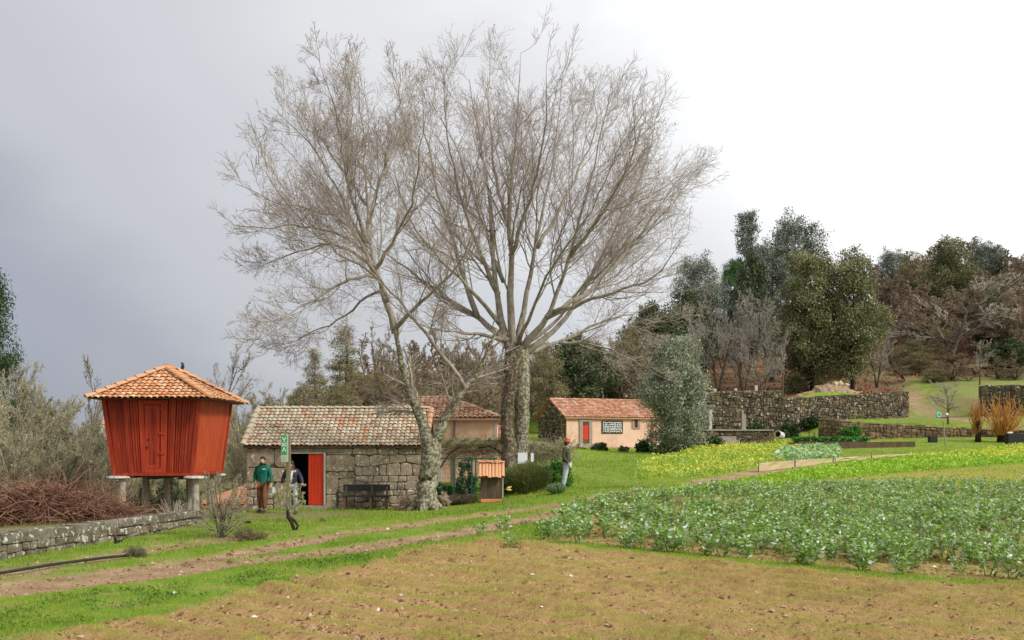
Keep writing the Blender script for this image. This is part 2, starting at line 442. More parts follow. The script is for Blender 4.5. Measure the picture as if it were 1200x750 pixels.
def masks(X, Y):
    nz = fnoise(X, Y, 1.3, 3); n2 = fnoise(X, Y, 5, 9)
    w_ = .18 + .1 * (nz - .5)
    track = np.maximum(sstep((.72 - line_d(RUT_A, X, Y) + (nz - .5) * .8 + np.clip(Y - 30, 0, 30) * .02) / .3), sstep((.58 - line_d(RUT_B, X, Y) + (nz - .5) * .7 + np.clip(Y - 30, 0, 30) * .02) / .3))
    patch = sstep((.8 - line_d(PATCH, X, Y) + (nz - .5) * 1.4) / .6) * .8
    ht = np.maximum(sstep((1.3 - line_d(HTRACK, X, Y) + (nz - .5)) / .6), sstep((1.1 - line_d(HTRACK2, X, Y) + (nz - .5)) / .6))
    track = np.maximum(np.maximum(track, patch), ht)
    field = sstep((poly_sd(FIELD, X, Y) + (nz - .5) * .9) / .35)
    beans = sstep((poly_sd(BEANS, X, Y) - .1 + (nz - .5) * .5) / .4)
    stub = sstep((poly_sd(STUBBLE, X, Y) + (nz - .5)) / .6)
    lime = sstep((poly_sd(LIME, X, Y)) / .5)
    must = sstep((poly_sd(MUSTARD, X, Y)) / .8)
    litter = sstep((Y - np.where(X / Y > .395, 112, 96) + (n2 - .5) * 8) / 5) * sstep((X + 15) / 10) * sstep((400 - Y) / 80)
    left = sstep((-X - 8) / 2) * sstep((Y - 27.5) / 3)       # rough ground behind the left wall
    x0, y0, x1, y1 = WALL_L; L = math.hypot(x1 - x0, y1 - y0)
    d = (-(X - x0) * (y1 - y0) + (Y - y0) * (x1 - x0)) / L
    left = np.maximum(left * (X < -9.3), sstep((d - .1) / .4) * (X < -8.5))
    left = np.maximum(left, .75 * sstep((poly_sd(PATIO, X, Y) + (nz - .5) * .8) / .4))
    left = np.maximum(left, .5 * sstep((n2 - .38) / .2) * (X / Y > .36) * sstep((Y - 90) / 8) * (Y < 135))
    return dict(track=track, field=field, beans=beans, stub=stub, lime=lime, must=must, litter=litter, rough=left, nz=nz, n2=n2)

def axis(a, b, s0, grow_, lo, hi):
    """coordinates with step s0 inside a..b, growing outwards to lo / hi"""
    c = list(np.arange(a, b + 1e-6, s0)); s = s0; x = c[-1]
    while x < hi: s *= grow_; x += s; c.append(x)
    s = s0; x = a; pre = []
    while x > lo: s *= grow_; x -= s; pre.append(x)
    return np.array(pre[::-1] + c)
gx = axis(-11, 11, .12, 1.05, -900, 900); gy = axis(9, 23, .085, 1.022, -60, 1500)
gy = np.sort(np.concatenate([gy[(gy < 82) | (gy > 100)], np.arange(82, 100, .32)]))
GX, GY = np.meshgrid(gx, gy)
GZ = hnp(GX, GY); MK = masks(GX, GY)
across = (GX * -RDIR.y + GY * RDIR.x)
wob = (fnoise(GX, GY, 3.0, 5) - .5) * .5
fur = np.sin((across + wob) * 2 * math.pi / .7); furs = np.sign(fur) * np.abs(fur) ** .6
clod = (vnoise(GX, GY, .17, 2) - .5) * .065 + (vnoise(GX, GY, .4, 8) - .5) * .05
near = sstep((45 - GY) / 15)
GZ += MK['field'] * near * (furs * .07 * np.clip(fnoise(GX, GY, 1.7, 21) * 2.0 - .25, .3, 1.3) + clod * 1.0)
GZ += MK['beans'] * near * (np.sin(across * 2 * math.pi / .9) * .03 + clod)
GZ += -.05 * MK['track'] * sstep((60 - GY) / 10) + near * (fnoise(GX, GY, .5, 4) - .5) * .05 * (1 - MK['field'])
GZ += (fnoise(GX, GY, 14, 31) - .5) * np.clip((GY - 110) / 60, 0, 1) * 3
iy, ix = np.mgrid[0:len(gy) - 1, 0:len(gx) - 1]; W_ = len(gx)
i00 = iy * W_ + ix
Fq = np.stack([i00, i00 + 1, i00 + W_ + 1, i00 + W_], -1).reshape(-1, 4)
me = indexed_mesh('ground', np.stack([GX, GY, GZ], -1).reshape(-1, 3), Fq, smooth=True)
def add_col(me, name, a, b, c):
    at_ = me.attributes.new(name, 'FLOAT_COLOR', 'POINT')
    at_.data.foreach_set('color', np.stack([a.ravel(), b.ravel(), c.ravel(), np.ones(a.size)], -1).astype(np.float32).ravel())
add_col(me, 'ma', MK['field'], MK['track'], MK['litter'])
add_col(me, 'mb', MK['beans'], MK['lime'], MK['stub'])
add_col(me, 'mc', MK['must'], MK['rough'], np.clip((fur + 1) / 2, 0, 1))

n = NT('ground')
def sepc(name):
    a = n.n('ShaderNodeAttribute'); a.attribute_name = name; s_ = n.n('ShaderNodeSeparateColor'); n.l(a.outputs['Color'], s_.inputs[0]); return s_.outputs
A_, B_, C_ = sepc('ma'), sepc('mb'), sepc('mc')
fine = n.noise(9, 8, .7); mid = n.noise(1.3, 6, .6); big = n.noise(.25, 4, .5); grit = n.noise(34, 4, .7)
SOIL = [(.34, (.12, .065, .028)), (.43, (.32, .19, .08)), (.54, (.46, .29, .13)), (.7, (.6, .42, .23))]
soil = n.ramp(n.math('ADD', n.math('MULTIPLY', fine, .6), n.math('MULTIPLY', grit, .4)), SOIL)
GRASS = [(.3, (.1, .17, .018)), (.5, (.17, .27, .025)), (.65, (.27, .32, .05)), (.8, (.36, .31, .12))]
gr = n.ramp(n.math('ADD', n.math('MULTIPLY', fine, .45), n.math('MULTIPLY', mid, .55)), GRASS)
dry = n.ramp(fine, [(.3, (.2, .17, .05)), (.6, (.33, .29, .1)), (.8, (.42, .34, .17))])
gr = n.mix(n.ramp(mid, [(.5, (0, 0, 0)), (.64, (.8, .8, .8))]), gr, dry)
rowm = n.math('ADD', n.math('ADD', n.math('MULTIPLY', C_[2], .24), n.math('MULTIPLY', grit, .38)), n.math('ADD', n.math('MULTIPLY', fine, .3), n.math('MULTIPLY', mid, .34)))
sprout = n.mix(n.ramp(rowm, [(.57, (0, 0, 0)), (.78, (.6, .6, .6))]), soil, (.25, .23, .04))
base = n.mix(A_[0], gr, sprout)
base = n.mix(B_[0], base, n.mix(.25, soil, gr))
base = n.mix(B_[1], base, (.3, .42, .03))
base = n.mix(B_[2], base, n.mix(n.ramp(mid, [(.4, (0, 0, 0)), (.65, (.6, .6, .6))]), (.27, .3, .04), soil))
base = n.mix(C_[0], base, (.32, .4, .03))
track = n.ramp(n.math('ADD', n.math('MULTIPLY', fine, .4), n.math('MULTIPLY', mid, .6)), [(.32, (.2, .125, .07)), (.48, (.34, .22, .13)), (.65, (.46, .32, .2)), (.8, (.53, .4, .27))])
base = n.mix(A_[1], base, track)
lit = n.ramp(n.math('ADD', n.math('MULTIPLY', fine, .5), n.math('MULTIPLY', mid, .5)), [(.3, (.06, .034, .022)), (.5, (.16, .085, .05)), (.68, (.27, .16, .1))])
lit = n.mix(n.ramp(big, [(.44, (0, 0, 0)), (.6, (.6, .6, .6))]), lit, (.12, .125, .045))
base = n.mix(A_[2], base, lit)
rough_c = n.ramp(fine, [(.3, (.14, .125, .05)), (.6, (.27, .23, .12)), (.8, (.38, .33, .21))])
base = n.mix(C_[1], base, rough_c)
n.bump(n.math('ADD', fine, n.math('MULTIPLY', grit, .8)), .9, .05)
M_GROUND = n.finish(base, .95, .12)
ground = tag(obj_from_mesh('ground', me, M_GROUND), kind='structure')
# ---------------------------------------------------------------- materials of the buildings
def mat_stone(name, cols, lichen=(.52, .5, .42), lich=.62, dark=.5, scale=3.0, isl=.75):
    n = NT(name)
    f = n.noise(scale, 8, .65); f2 = n.noise(scale * 5, 6, .7); f3 = n.noise(scale * .6, 3, .5)
    c = n.ramp(n.math('ADD', n.math('MULTIPLY', f, .6), n.math('MULTIPLY', f2, .4)), [(.3, cols[0]), (.5, cols[1]), (.68, cols[2])])
    c = n.mix(isl, c, n.ramp(island(n), [(0, (.42, .4, .38)), (.35, (.85, .84, .82)), (.6, (1.1, 1.03, .92)), (.8, (1.35, 1.12, .82)), (1, (1.7, 1.6, 1.5))]), 'MULTIPLY')
    c = n.mix(n.ramp(f3, [(dark - .06, (.55, .55, .55)), (dark + .1, (0, 0, 0))]), c, (.05, .045, .032))
    c = n.mix(n.ramp(n.noise(scale * 2.3, 5, .6), [(lich, (0, 0, 0)), (lich + .06, (.9, .9, .9))]), c, lichen)
    n.bump(n.math('ADD', f, f2), .6, .03)
    return n.finish(c, .92, .15)
M_STONE = mat_stone('granite rubble', [(.13, .105, .075), (.31, .26, .195), (.5, .43, .34)], (.72, .7, .62), .58, .37)
M_STONE_D = mat_stone('dark mossy stone', [(.035, .026, .017), (.1, .08, .052), (.22, .185, .135)], (.5, .48, .4), .58, .46, 2.0, .95)
M_STONE_WALL = mat_stone('lichened garden wall stone', [(.07, .06, .04), (.19, .17, .125), (.34, .31, .26)], (.5, .49, .41), .57, .5, 3.2)
M_MORTAR = mat_simple('dark earth mortar', (.05, .042, .032), (.16, .13, .1), 7, .95, .6, .02)
M_PLINTH = mat_simple('pale granite', (.22, .19, .15), (.42, .37, .3), 9, .9, .4, .01)

def mat_plaster(name, a, b, grime, chips):
    n = NT(name)
    f = n.noise(1.2, 8, .62); f2 = n.noise(14, 6, .7)
    c = n.ramp(f, [(.3, a), (.65, b)])
    c = n.mix(n.ramp(f2, [(.55, (0, 0, 0)), (.75, (.5, .5, .5))]), c, chips)
    c = n.mix(n.ramp(n.noise(.9, 7, .7, stretch=(1, 1, .45)), [(.5, (0, 0, 0)), (.68, (.55, .55, .55))]), c, grime)
    n.bump(n.math('ADD', f, f2), .35, .02)
    return n.finish(c, .93, .12)
M_PINK = mat_plaster('salmon limewash', (.68, .41, .3), (.8, .54, .42), (.42, .28, .18), (.85, .7, .58))
M_PEACH = mat_plaster('peach limewash', (.66, .38, .25), (.8, .52, .37), (.4, .3, .16), (.85, .7, .56))

def mat_tile(name, stops, lich, lichc, isl=1.0, bump=.4):
    n = NT(name)
    r = island(n)
    c = n.ramp(r, stops)
    f = n.noise(5, 8, .7); f2 = n.noise(22, 5, .7)
    c = n.mix(n.ramp(n.math('ADD', n.math('MULTIPLY', f, .55), n.math('MULTIPLY', f2, .45)), [(lich, (0, 0, 0)), (lich + .12, (.85, .85, .85))]), c, lichc)
    c = n.mix(n.ramp(n.noise(2.2, 5, .6), [(.58, (0, 0, 0)), (.72, (.5, .5, .5))]), c, (.12, .09, .05))
    n.bump(n.math('ADD', f, f2), bump, .01)
    return n.finish(c, .85, .2)
M_TILE_H = mat_tile('terracotta tile', [(0, (.46, .2, .09)), (.4, (.56, .27, .13)), (.8, (.63, .35, .19)), (1, (.66, .45, .3))], .55, (.58, .43, .28))
M_TILE_S = mat_tile('weathered pale tile', [(0, (.42, .2, .11)), (.2, (.44, .33, .22)), (.55, (.52, .44, .32)), (.92, (.6, .53, .41)), (.95, (.52, .2, .1)), (1, (.55, .22, .11))], .5, (.55, .52, .38))
M_TILE_P = mat_tile('red clay tile', [(0, (.38, .16, .09)), (.5, (.5, .24, .15)), (.85, (.6, .34, .22)), (1, (.6, .45, .33))], .54, (.48, .37, .24))
M_TILE_B = mat_tile('old brown tile', [(0, (.3, .14, .08)), (.5, (.48, .26, .17)), (.85, (.56, .36, .25)), (1, (.6, .48, .35))], .54, (.5, .42, .24))
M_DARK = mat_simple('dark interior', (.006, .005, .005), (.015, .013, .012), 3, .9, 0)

def mat_wood(name, a, b, streak=(1, 1, .06), scale=14, isl=.5, rough=.6, wear=None):
    n = NT(name)
    f = n.noise(scale, 7, .65, stretch=streak); f2 = n.noise(3, 6, .6)
    c = n.ramp(f, [(.32, a), (.66, b)])
    if isl: c = n.mix(isl, c, n.ramp(island(n), [(0, (.55, .55, .55)), (1, (1.35, 1.35, 1.35))]), 'MULTIPLY')
    if wear: c = n.mix(n.ramp(n.math('ADD', n.math('MULTIPLY', f, .5), n.math('MULTIPLY', f2, .5)), [(.56, (0, 0, 0)), (.7, (.6, .6, .6))]), c, wear)
    n.bump(f, .4, .01)
    return n.finish(c, rough, .3)
M_RED = mat_wood('faded red painted boards', (.2, .018, .006), (.38, .042, .012), isl=.6, wear=(.36, .1, .045))
M_RED_SIDE = mat_wood('sunlit side red boards', (.34, .045, .014), (.5, .08, .024), isl=.35, wear=(.46, .16, .07))  # brighter copy of the red: sunlight on the right face put into the colour
M_REDDOOR = mat_wood('bright red door paint', (.52, .03, .008), (.66, .055, .014), isl=.12, rough=.5)
M_GREYWOOD = mat_wood('grey weathered wood', (.12, .1, .075), (.27, .23, .17), wear=(.3, .32, .2))
M_BLACKWOOD = mat_wood('blackened wood', (.012, .012, .014), (.035, .035, .04), rough=.5)
M_BROWNWOOD = mat_wood('brown weathered boards', (.055, .035, .022), (.16, .1, .06), wear=(.3, .24, .17), isl=.7)
M_GREENMETAL = mat_simple('dark green metal', (.006, .07, .045), (.012, .11, .07), 20, .45, .1)
M_MOSS = mat_simple('mossy beam', (.13, .15, .055), (.33, .35, .17), 7, .95, .5, .02)
M_WHITE = mat_simple('white painted panel', (.74, .75, .76), (.84, .84, .84), 5, .5, .05)
M_CONC = mat_simple('pale concrete', (.4, .38, .33), (.6, .58, .52), 8, .9, .3)
M_BLACK = mat_simple('matt black', (.012, .012, .013), (.03, .03, .032), 9, .6, .1)
M_GLASS = mat_simple('dark window glass', (.02, .025, .03), (.05, .06, .07), 2, .12, 0, spec=.6)

# ---------------------------------------------------------------- masonry and tiles
def cells(u0, u1, v0, v1, ch, cw, rng, wob=.25, big=None):
    """irregular courses of stones: list of 4 corner (u, v) lists"""
    nrow = max(1, round((v1 - v0) / ch)); lev = []
    tot = [rng.uniform(.7, 1.35) for _ in range(nrow)]; s = sum(tot); acc = v0; lev.append(acc)
    for q in tot: acc += (v1 - v0) * q / s; lev.append(acc)
    ph = [rng.uniform(0, 9) for _ in lev]; hgt = (v1 - v0) / nrow
    def L(k, u):
        if k == 0 or k == nrow: return lev[k]
        return lev[k] + hgt * wob * (math.sin(u * 2.1 / cw * .35 + ph[k]) * .6 + math.sin(u * 5.3 / cw * .3 + ph[k] * 2) * .4)
    out = []
    for k in range(nrow):
        u = u0; sl = 0
        while u < u1 - 1e-4:
            w_ = cw * rng.uniform(.55, 1.6)
            if u1 - (u + w_) < cw * .45: w_ = u1 - u
            e_ = u + w_; s2 = 0 if e_ >= u1 - 1e-4 else rng.uniform(-.12, .12) * cw
            out.append([(u + sl * .5, L(k, u)), (e_ + s2 * .5, L(k, e_)), (e_ - s2 * .5, L(k + 1, e_)), (u - sl * .5, L(k + 1, u))])
            u = e_; sl = s2
    return out
def stone_mb(mb, c4, fr, gap, d, rng, back=.0):
    """one stone with rounded outline; fr(u, v, out) gives the world point"""
    cx = sum(p[0] for p in c4) / 4; cy = sum(p[1] for p in c4) / 4
    pts = []
    for i in range(4):
        a = c4[i]; p = c4[i - 1]; q = c4[(i + 1) % 4]
        for o_, t in ((p, rng.uniform(.05, .24)), (q, rng.uniform(.05, .24))):
            pts.append((a[0] + (o_[0] - a[0]) * t, a[1] + (o_[1] - a[1]) * t))
    def shr(p, g_):
        dx, dy = p[0] - cx, p[1] - cy; l_ = math.hypot(dx, dy) + 1e-9; k = max(.2, 1 - g_ / l_); return (cx + dx * k, cy + dy * k)
    pts = [(p[0] + rng.uniform(-1, 1) * gap * 1.1, p[1] + rng.uniform(-1, 1) * gap * 1.1) for p in pts]
    o1 = [shr(p, gap) for p in pts]; o2 = [shr(p, gap + d * rng.uniform(.35, .8)) for p in pts]
    dd = d * rng.uniform(.55, 1.3)
    vs = [fr(p[0], p[1], -back) for p in o1] + [fr(p[0], p[1], dd * .55) for p in o1] + [fr(p[0], p[1], dd * rng.uniform(.9, 1.15)) for p in o2] + [fr(cx, cy, dd * rng.uniform(.95, 1.2))]
    fs = []
    for i in range(8):
        j = (i + 1) % 8
        fs += [(i, j, 8 + j, 8 + i), (8 + i, 8 + j, 16 + j, 16 + i), (16 + i, 16 + j, 24)]
    mb.add(vs, fs)
def frame(O, U, N, V=Vector((0, 0, 1))):
    O = Vector(O); U = Vector(U).normalized(); N = Vector(N).normalized()
    return lambda u, v, o: O + U * u + V * v + N * o
def stones_parts(cl, fr, gap, d, mat, parent, rng, name='stone', back=.03):
    for c4 in cl:
        mb = MB(); stone_mb(mb, c4, fr, gap, d, rng, back); mb.build(name, mat, parent)
def stones_joined(cl, fr, gap, d, mat, parent, rng, name='stone_facing', back=.03, label=None):
    mb = MB()
    for c4 in cl: stone_mb(mb, c4, fr, gap, d, rng, back)
    return mb.build(name, mat, parent, kind='stuff', label=label)
def tile_field(mb, O, U, Sd, width, length, cw, rl, inside=None, rad=None, n=4, rng=random, sag=None):
    """rows of half round tiles; O lower left corner, U along the eave, Sd up the slope"""
    O = Vector(O); U = Vector(U).normalized(); Sd = Vector(Sd).normalized(); N = U.cross(Sd).normalized()
    if N.z < 0: N = -N
    nc = max(1, round(width / cw)); cw = width / nc; nr = max(1, round(length / rl)); rl = length / nr
    r = rad or cw * .55
    for j in range(nr):
        for i in range(nc):
            u = (i + .5) * cw; s = j * rl
            if inside and not inside(u, s + rl * .45): continue
            ju = rng.uniform(-.06, .06) * cw; js = rng.uniform(-.1, .06) * rl; jn = rng.uniform(0, .012)
            vs = []
            for (sv, lift, k) in ((s + js - .02, .035 + jn, 1.0), (s + rl * 1.12 + js, .006, .82)):
                for q in range(n + 1):
                    t = math.pi * q / n
                    nn = math.sin(t) * r * .62 * k + lift
                    if sag: nn += sag(sv)
                    vs.append(O + U * (u + ju + math.cos(t) * r * k) + Sd * sv + N * nn)
            m_ = n + 1
            fs = [(q, q + 1, m_ + q + 1, m_ + q) for q in range(n)]
            # visible lower rim: the tile's own thickness
            b = len(vs)
            for q in range(n + 1):
                t = math.pi * q / n; rr = r * .74
                nn = math.sin(t) * rr * .62 + .035 + jn + (sag(s) if sag else 0)
                vs.append(O + U * (u + ju + math.cos(t) * rr) + Sd * (s + js - .018) + N * nn)
            fs += [(q + 1, q, b + q, b + q + 1) for q in range(n)]
            mb.add(vs, fs)
def ridge_run(mb, A, B, L, r, lift=.02, rng=random, n=5):
    A = Vector(A); B = Vector(B); d = (B - A); T = d.length; d.normalize(); k = max(1, round(T / L)); L = T / k
    side = d.cross(Vector((0, 0, 1))).normalized(); up = side.cross(d).normalized()
    for i in range(k):
        vs = []; s0 = i * L
        for (s, rr, lf) in ((s0 - .03, r, lift + .03), (s0 + L * 1.05, r * .85, lift)):
            for q in range(n + 1):
                t = math.pi * q / n
                vs.append(A + d * s + side * math.cos(t) * rr + up * (math.sin(t) * rr * .75 + lf - r * .2 + rng.uniform(-.004, .004)))
        m_ = n + 1
        fs = [(q, q + 1, m_ + q + 1, m_ + q) for q in range(n)]
        vs.append(A + d * (s0 - .03) + up * (lift - r * .2)); fs.append(tuple([2 * m_] + list(range(m_))))
        mb.add(vs, fs)
    return mb

# ================================================================ raised red granary
gx0 = PX(168, 28.8); gz = .3
GR = thing('raised_granary', 'red wooden granary on stone pillars with hipped terracotta tile roof', 'granary', (PX(180, 30.5), 30.4, gz))
Yf, Yb = 28.8, 31.95
Zt = PZ(468, 28.8); Zb = PZ(554, 28.8)
xtl, xtr, xbl, xbr = PX(122, Yf), PX(234, Yf), PX(132, Yf), PX(223.5, Yf)
# tapering box walls: corners as functions
def lerp(a, b, t): return a + (b - a) * t
mb = MB()
o_ = .0
A = [(xbl, Yf + .12, Zb), (xbr, Yf + .12, Zb), (xbr, Yb - .12, Zb), (xbl, Yb - .12, Zb), (xtl, Yf, Zt), (xtr, Yf, Zt), (xtr, Yb, Zt), (xtl, Yb, Zt)]
cxm = (xtl + xtr) / 2; cym = (Yf + Yb) / 2
inner = [(cxm + (x - cxm) * .97, cym + (y - cym) * .97, z) for x, y, z in A]
mb.add(inner, [(0, 3, 2, 1), (4, 5, 6, 7), (0, 1, 5, 4), (1, 2, 6, 5), (2, 3, 7, 6), (3, 0, 4, 7)])
mb.build('inner_wall', M_RED, GR)
rg = random.Random(3)
def slats(bl, br, tl, tr, nrm, nsl, skip=None, th=.028, gapf=.2):
    mb = MB(); bl, br, tl, tr, nrm = map(Vector, (bl, br, tl, tr, nrm))
    for i in range(nsl):
        a = (i + gapf / 2 + rg.uniform(-.13, .13)) / nsl; b = (i + 1 - gapf / 2 + rg.uniform(-.13, .1)) / nsl; a = max(a, 0)
        if skip and skip((a + b) / 2): continue
        t_ = th * rg.uniform(.7, 1.2)
        p = [bl.lerp(br, a), bl.lerp(br, b), tl.lerp(tr, b), tl.lerp(tr, a)]
        vs = [q + nrm * .002 for q in p] + [q + nrm * t_ for q in p]
        mb.add(vs, [(4, 5, 6, 7), (0, 1, 5, 4), (1, 2, 6, 5), (2, 3, 7, 6), (3, 0, 4, 7)])
    return mb
fl, fr_, tl_, tr_ = Vector((xbl, Yf + .12, Zb)), Vector((xbr, Yf + .12, Zb)), Vector((xtl, Yf, Zt)), Vector((xtr, Yf, Zt))
dl, dr = .36, .70      # door zone (fraction of the front)
slats(fl, fr_, tl_, tr_, (0, -1, 0), 34, lambda t: dl - .01 < t < dr - .03).build('front_slats', M_RED, GR, kind='stuff')
slats((xbr, Yf + .12, Zb), (xbr, Yb - .12, Zb), (xtr, Yf, Zt), (xtr, Yb, Zt), (1, 0, 0), 48, None, .02, .1).build('side_slats', M_RED_SIDE, GR, kind='stuff')
slats((xbl, Yb - .12, Zb), (xbl, Yf + .12, Zb), (xtl, Yb, Zt), (xtl, Yf, Zt), (-1, 0, 0), 48, None, .02, .1).build('side_slats', M_RED, GR, kind='stuff')
slats((xbr, Yb - .12, Zb), (xbl, Yb - .12, Zb), (xtr, Yb, Zt), (xtl, Yb, Zt), (0, 1, 0), 34, None, .02, .1).build('rear_slats', M_RED, GR, kind='stuff')
def board(p, q, wx, th, name, mat, par, **k): mb = MB(); mb.bar(p, q, wx, th, up=Vector((0, 1, 0))); return mb.build(name, mat, par, **k)
for (b, t) in ((fl, tl_), (fr_, tr_), (Vector((xbr, Yb - .12, Zb)), Vector((xtr, Yb, Zt))), (Vector((xbl, Yb - .12, Zb)), Vector((xtl, Yb, Zt)))):
    board(b + Vector((0, -.01, 0)), t + Vector((0, -.01, 0)), .11, .11, 'corner_post', M_RED, GR)
bm_ = MB(); bm_.box((xbl - .05, Yf + .05, Zb - .09), (xbr + .05, Yb - .05, Zb - .003)); bm_.build('floor_beam', M_RED, GR)
bm_ = MB(); bm_.box((xtl - .06, Yf - .06, Zt - .005), (xtr + .06, Yb + .06, Zt + .1)); bm_.build('top_beam', M_RED, GR)
# door with frame, rails and slatted leaf
def fp(t, v, o): # point on the front wall
    return fl.lerp(fr_, t).lerp(tl_.lerp(tr_, t), v) + Vector((0, -o, 0))
def fquad(t0, t1, v0, v1, o0, o1, mb):
    p = [fp(t0, v0, o0), fp(t1, v0, o0), fp(t1, v1, o0), fp(t0, v1, o0), fp(t0, v0, o1), fp(t1, v0, o1), fp(t1, v1, o1), fp(t0, v1, o1)]
    mb.add(p, [(4, 5, 6, 7), (0, 1, 5, 4), (1, 2, 6, 5), (2, 3, 7, 6), (3, 0, 4, 7)])
def fpart(name, *r, mat=M_RED, par=GR):
    mb = MB()
    for q in r: fquad(*q, mb)
    return mb.build(name, mat, par)
M_RED_FRAME = mat_wood('red painted door frame', (.32, .03, .01), (.45, .052, .016), isl=0, wear=(.5, .15, .06))
fpart('door_frame', (dl, dl + .055, .0, .99, .0, .05), (dr - .10, dr - .03, .0, .99, .0, .05), (dl + .055, dr - .10, .93, .985, .0, .052), (dl + .055, dr - .10, .0, .06, .0, .052), mat=M_RED_FRAME)
for v in (.25, .52, .86): fpart('hinge_block', (dr - .115, dr - .045, v, v + .035, .05, .068), mat=M_RED_FRAME)
door = fpart('door', (dl + .06, dr - .115, .065, .92, .004, .03), mat=M_RED_FRAME)
dd_ = MB()
for i in range(9):
    a = dl + .105 + i * (dr - .155 - dl - .105) / 9; fquad(a, a + .010, .12, .87, .03, .042, dd_)
o = dd_.build('door_slats', M_RED, door, kind='stuff')
fpart('door_latch', (dl + .07, dl + .085, .33, .36, .03, .055), (dl + .085, dl + .10, .44, .46, .03, .05), mat=M_BLACK, par=door)
# stone pillars with mushroom caps
for (px, yy) in ((143, Yf + .1), (171, 30.8), (196, 30.8), (229, Yf + .1), (247, 31.8), (170, 32.2), (222, 31.6)):
    x = PX(px, yy); zt = Zb - .1; base = min(H(x, yy), .35) - .3
    m_ = MB(); m_.tube([(x, yy, base), (x + rg.uniform(-.02, .02), yy, (base + zt) / 2), (x, yy, zt - .07)], [.12, .11, .1], 9)
    pl = m_.build('pillar', M_PLINTH, GR)
for (px, yy) in ((139, Yf + .1), (229, Yf + .1), (252, 31.8)):
    x = PX(px, yy); m_ = MB(); m_.lathe((x, yy, Zb - .17), [(.14, 0), (.34, .015), (.33, .06), (.22, .078)], 12); m_.build('pillar_cap', M_CONC, GR)
m_ = MB()
for px in (150, 190, 225): m_.box((PX(px, 30) - .09, Yf + .2, Zb - .2), (PX(px, 30) + .09, Yb - .1, Zb - .092))
m_.build('floor_joists', M_BLACKWOOD, GR)
# roof: hipped with a short ridge and a slight kick at the eaves
ex0, ex1, ey0, ey1 = PX(102, 28.3), PX(247.5, 28.3), 28.3, 32.3
ez = PZ(467, 28.3); rz_ = PZ(432, 30.0) ; rx = PX(196, 30.0)
ra, rb = Vector((rx, 29.9, rz_)), Vector((rx, 30.8, rz_))
c00, c10, c11, c01 = Vector((ex0, ey0, ez)), Vector((ex1, ey0, ez)), Vector((PX(288, ey1), ey1, ez)), Vector((ex0, ey1, ez))
m_ = MB(); dn = Vector((0, 0, -.03))
m_.add([c00, c10, c11, c01, ra + dn, rb + dn], [(0, 1, 4), (1, 2, 5, 4), (2, 3, 5), (3, 0, 4, 5), (0, 3, 2, 1)])
m_.build('roof', M_BROWNWOOD, GR)
def hip_face(mb, a, b, r1, r2, cw, rl, seed):
    """a,b eave corners, r1,r2 ridge ends over a and b"""
    U = (b - a).normalized(); mid = (r1 + r2) / 2; foot = a + U * (mid - a).dot(U); Sd = (r1 - (a + U * (r1 - a).dot(U)))
    L = Sd.length; W = (b - a).length; u1 = (r1 - a).dot(U); u2 = (r2 - a).dot(U)
    rr_ = random.Random(seed)
    tile_field(mb, a, U, Sd, W, L, cw, rl, lambda u, s: u1 * s / L - .04 < u < W - (W - u2) * s / L + .04, rng=rr_, sag=lambda s: -.10 * math.sin(math.pi * min(1, max(0, s / L))) * .5)
m_ = MB()
hip_face(m_, c00, c10, ra, ra, .165, .185, 1); hip_face(m_, c10, c11, ra, rb, .165, .185, 2); hip_face(m_, c11, c01, rb, rb, .165, .185, 3); hip_face(m_, c01, c00, rb, ra, .165, .185, 4)
m_.build('roof_tiles', M_TILE_H, GR, kind='stuff')
for (a, b) in ((c00, ra), (c10, ra), (c11, rb), (c01, rb), (ra, rb)):
    n_t = max(2, round((b - a).length / .3))
    for i in range(n_t):
        m_ = MB(); ridge_run(m_, a.lerp(b, i / n_t), a.lerp(b, (i + 1) / n_t), 99, .12, .05, rg); m_.build('hip_tile', M_TILE_H, GR)
# small bird on the roof
bp = P(213.5, 434, 30.6)
bp = Vector((PX(213.5, 30.9), 30.9, rz_ - .02))
BD = thing('bird', 'small dark bird perched on the ridge of the granary roof', 'bird', bp)
m_ = MB(); m_.tube([bp + Vector(q) for q in ((-.01, 0, .03), (.0, 0, .09), (.015, 0, .16), (.02, 0, .21), (.0, 0, .26), (-.02, 0, .29))], [.012, .045, .055, .04, .035, .012], 8)
m_.build('body', M_BLACK, BD, smooth=True)
m_ = MB(); m_.bar(bp + Vector((0, 0, .08)), bp + Vector((.1, 0, -.02)), .035, .012); m_.build('tail', M_BLACK, BD)
m_ = MB(); m_.bar(bp + Vector((-.02, 0, .27)), bp + Vector((-.07, 0, .265)), .012); m_.build('beak', M_GREYWOOD, BD)

# ================================================================ low stone house
HY = 34.0; hx0, hx1 = PX(289, HY), PX(490, HY) - 0 ; hz = -.08
hx1 = -3.02
HS = thing('stone_house', 'low rubble stone house with weathered pale tile roof and open dark doorway', 'house', (hx0, HY, 0))
hB = 37.9; zE = PZ(523, HY) - .02; zR = PZ(480, 36.0)
m_ = MB()   # mortar core walls with door gap
dx0, dx1 = PX(338.5, HY), PX(381, HY); dzt = PZ(530.5, HY); th = .35
i_ = .04
for (a, b) in (((hx0, HY + i_, hz), (dx0, HY + th, zE)), ((dx1, HY + i_, hz), (hx1, HY + th, zE)), ((dx0, HY + i_, dzt + .12), (dx1, HY + th, zE)),
               ((hx0 + i_, HY + th, hz), (hx0 + th, hB - i_, zE)), ((hx1 - th, HY + th, hz), (hx1 - i_, hB - i_, zE)), ((hx0 + i_, hB - th, hz), (hx1 - i_, hB - i_ + .001, zE))): m_.box(a, b)
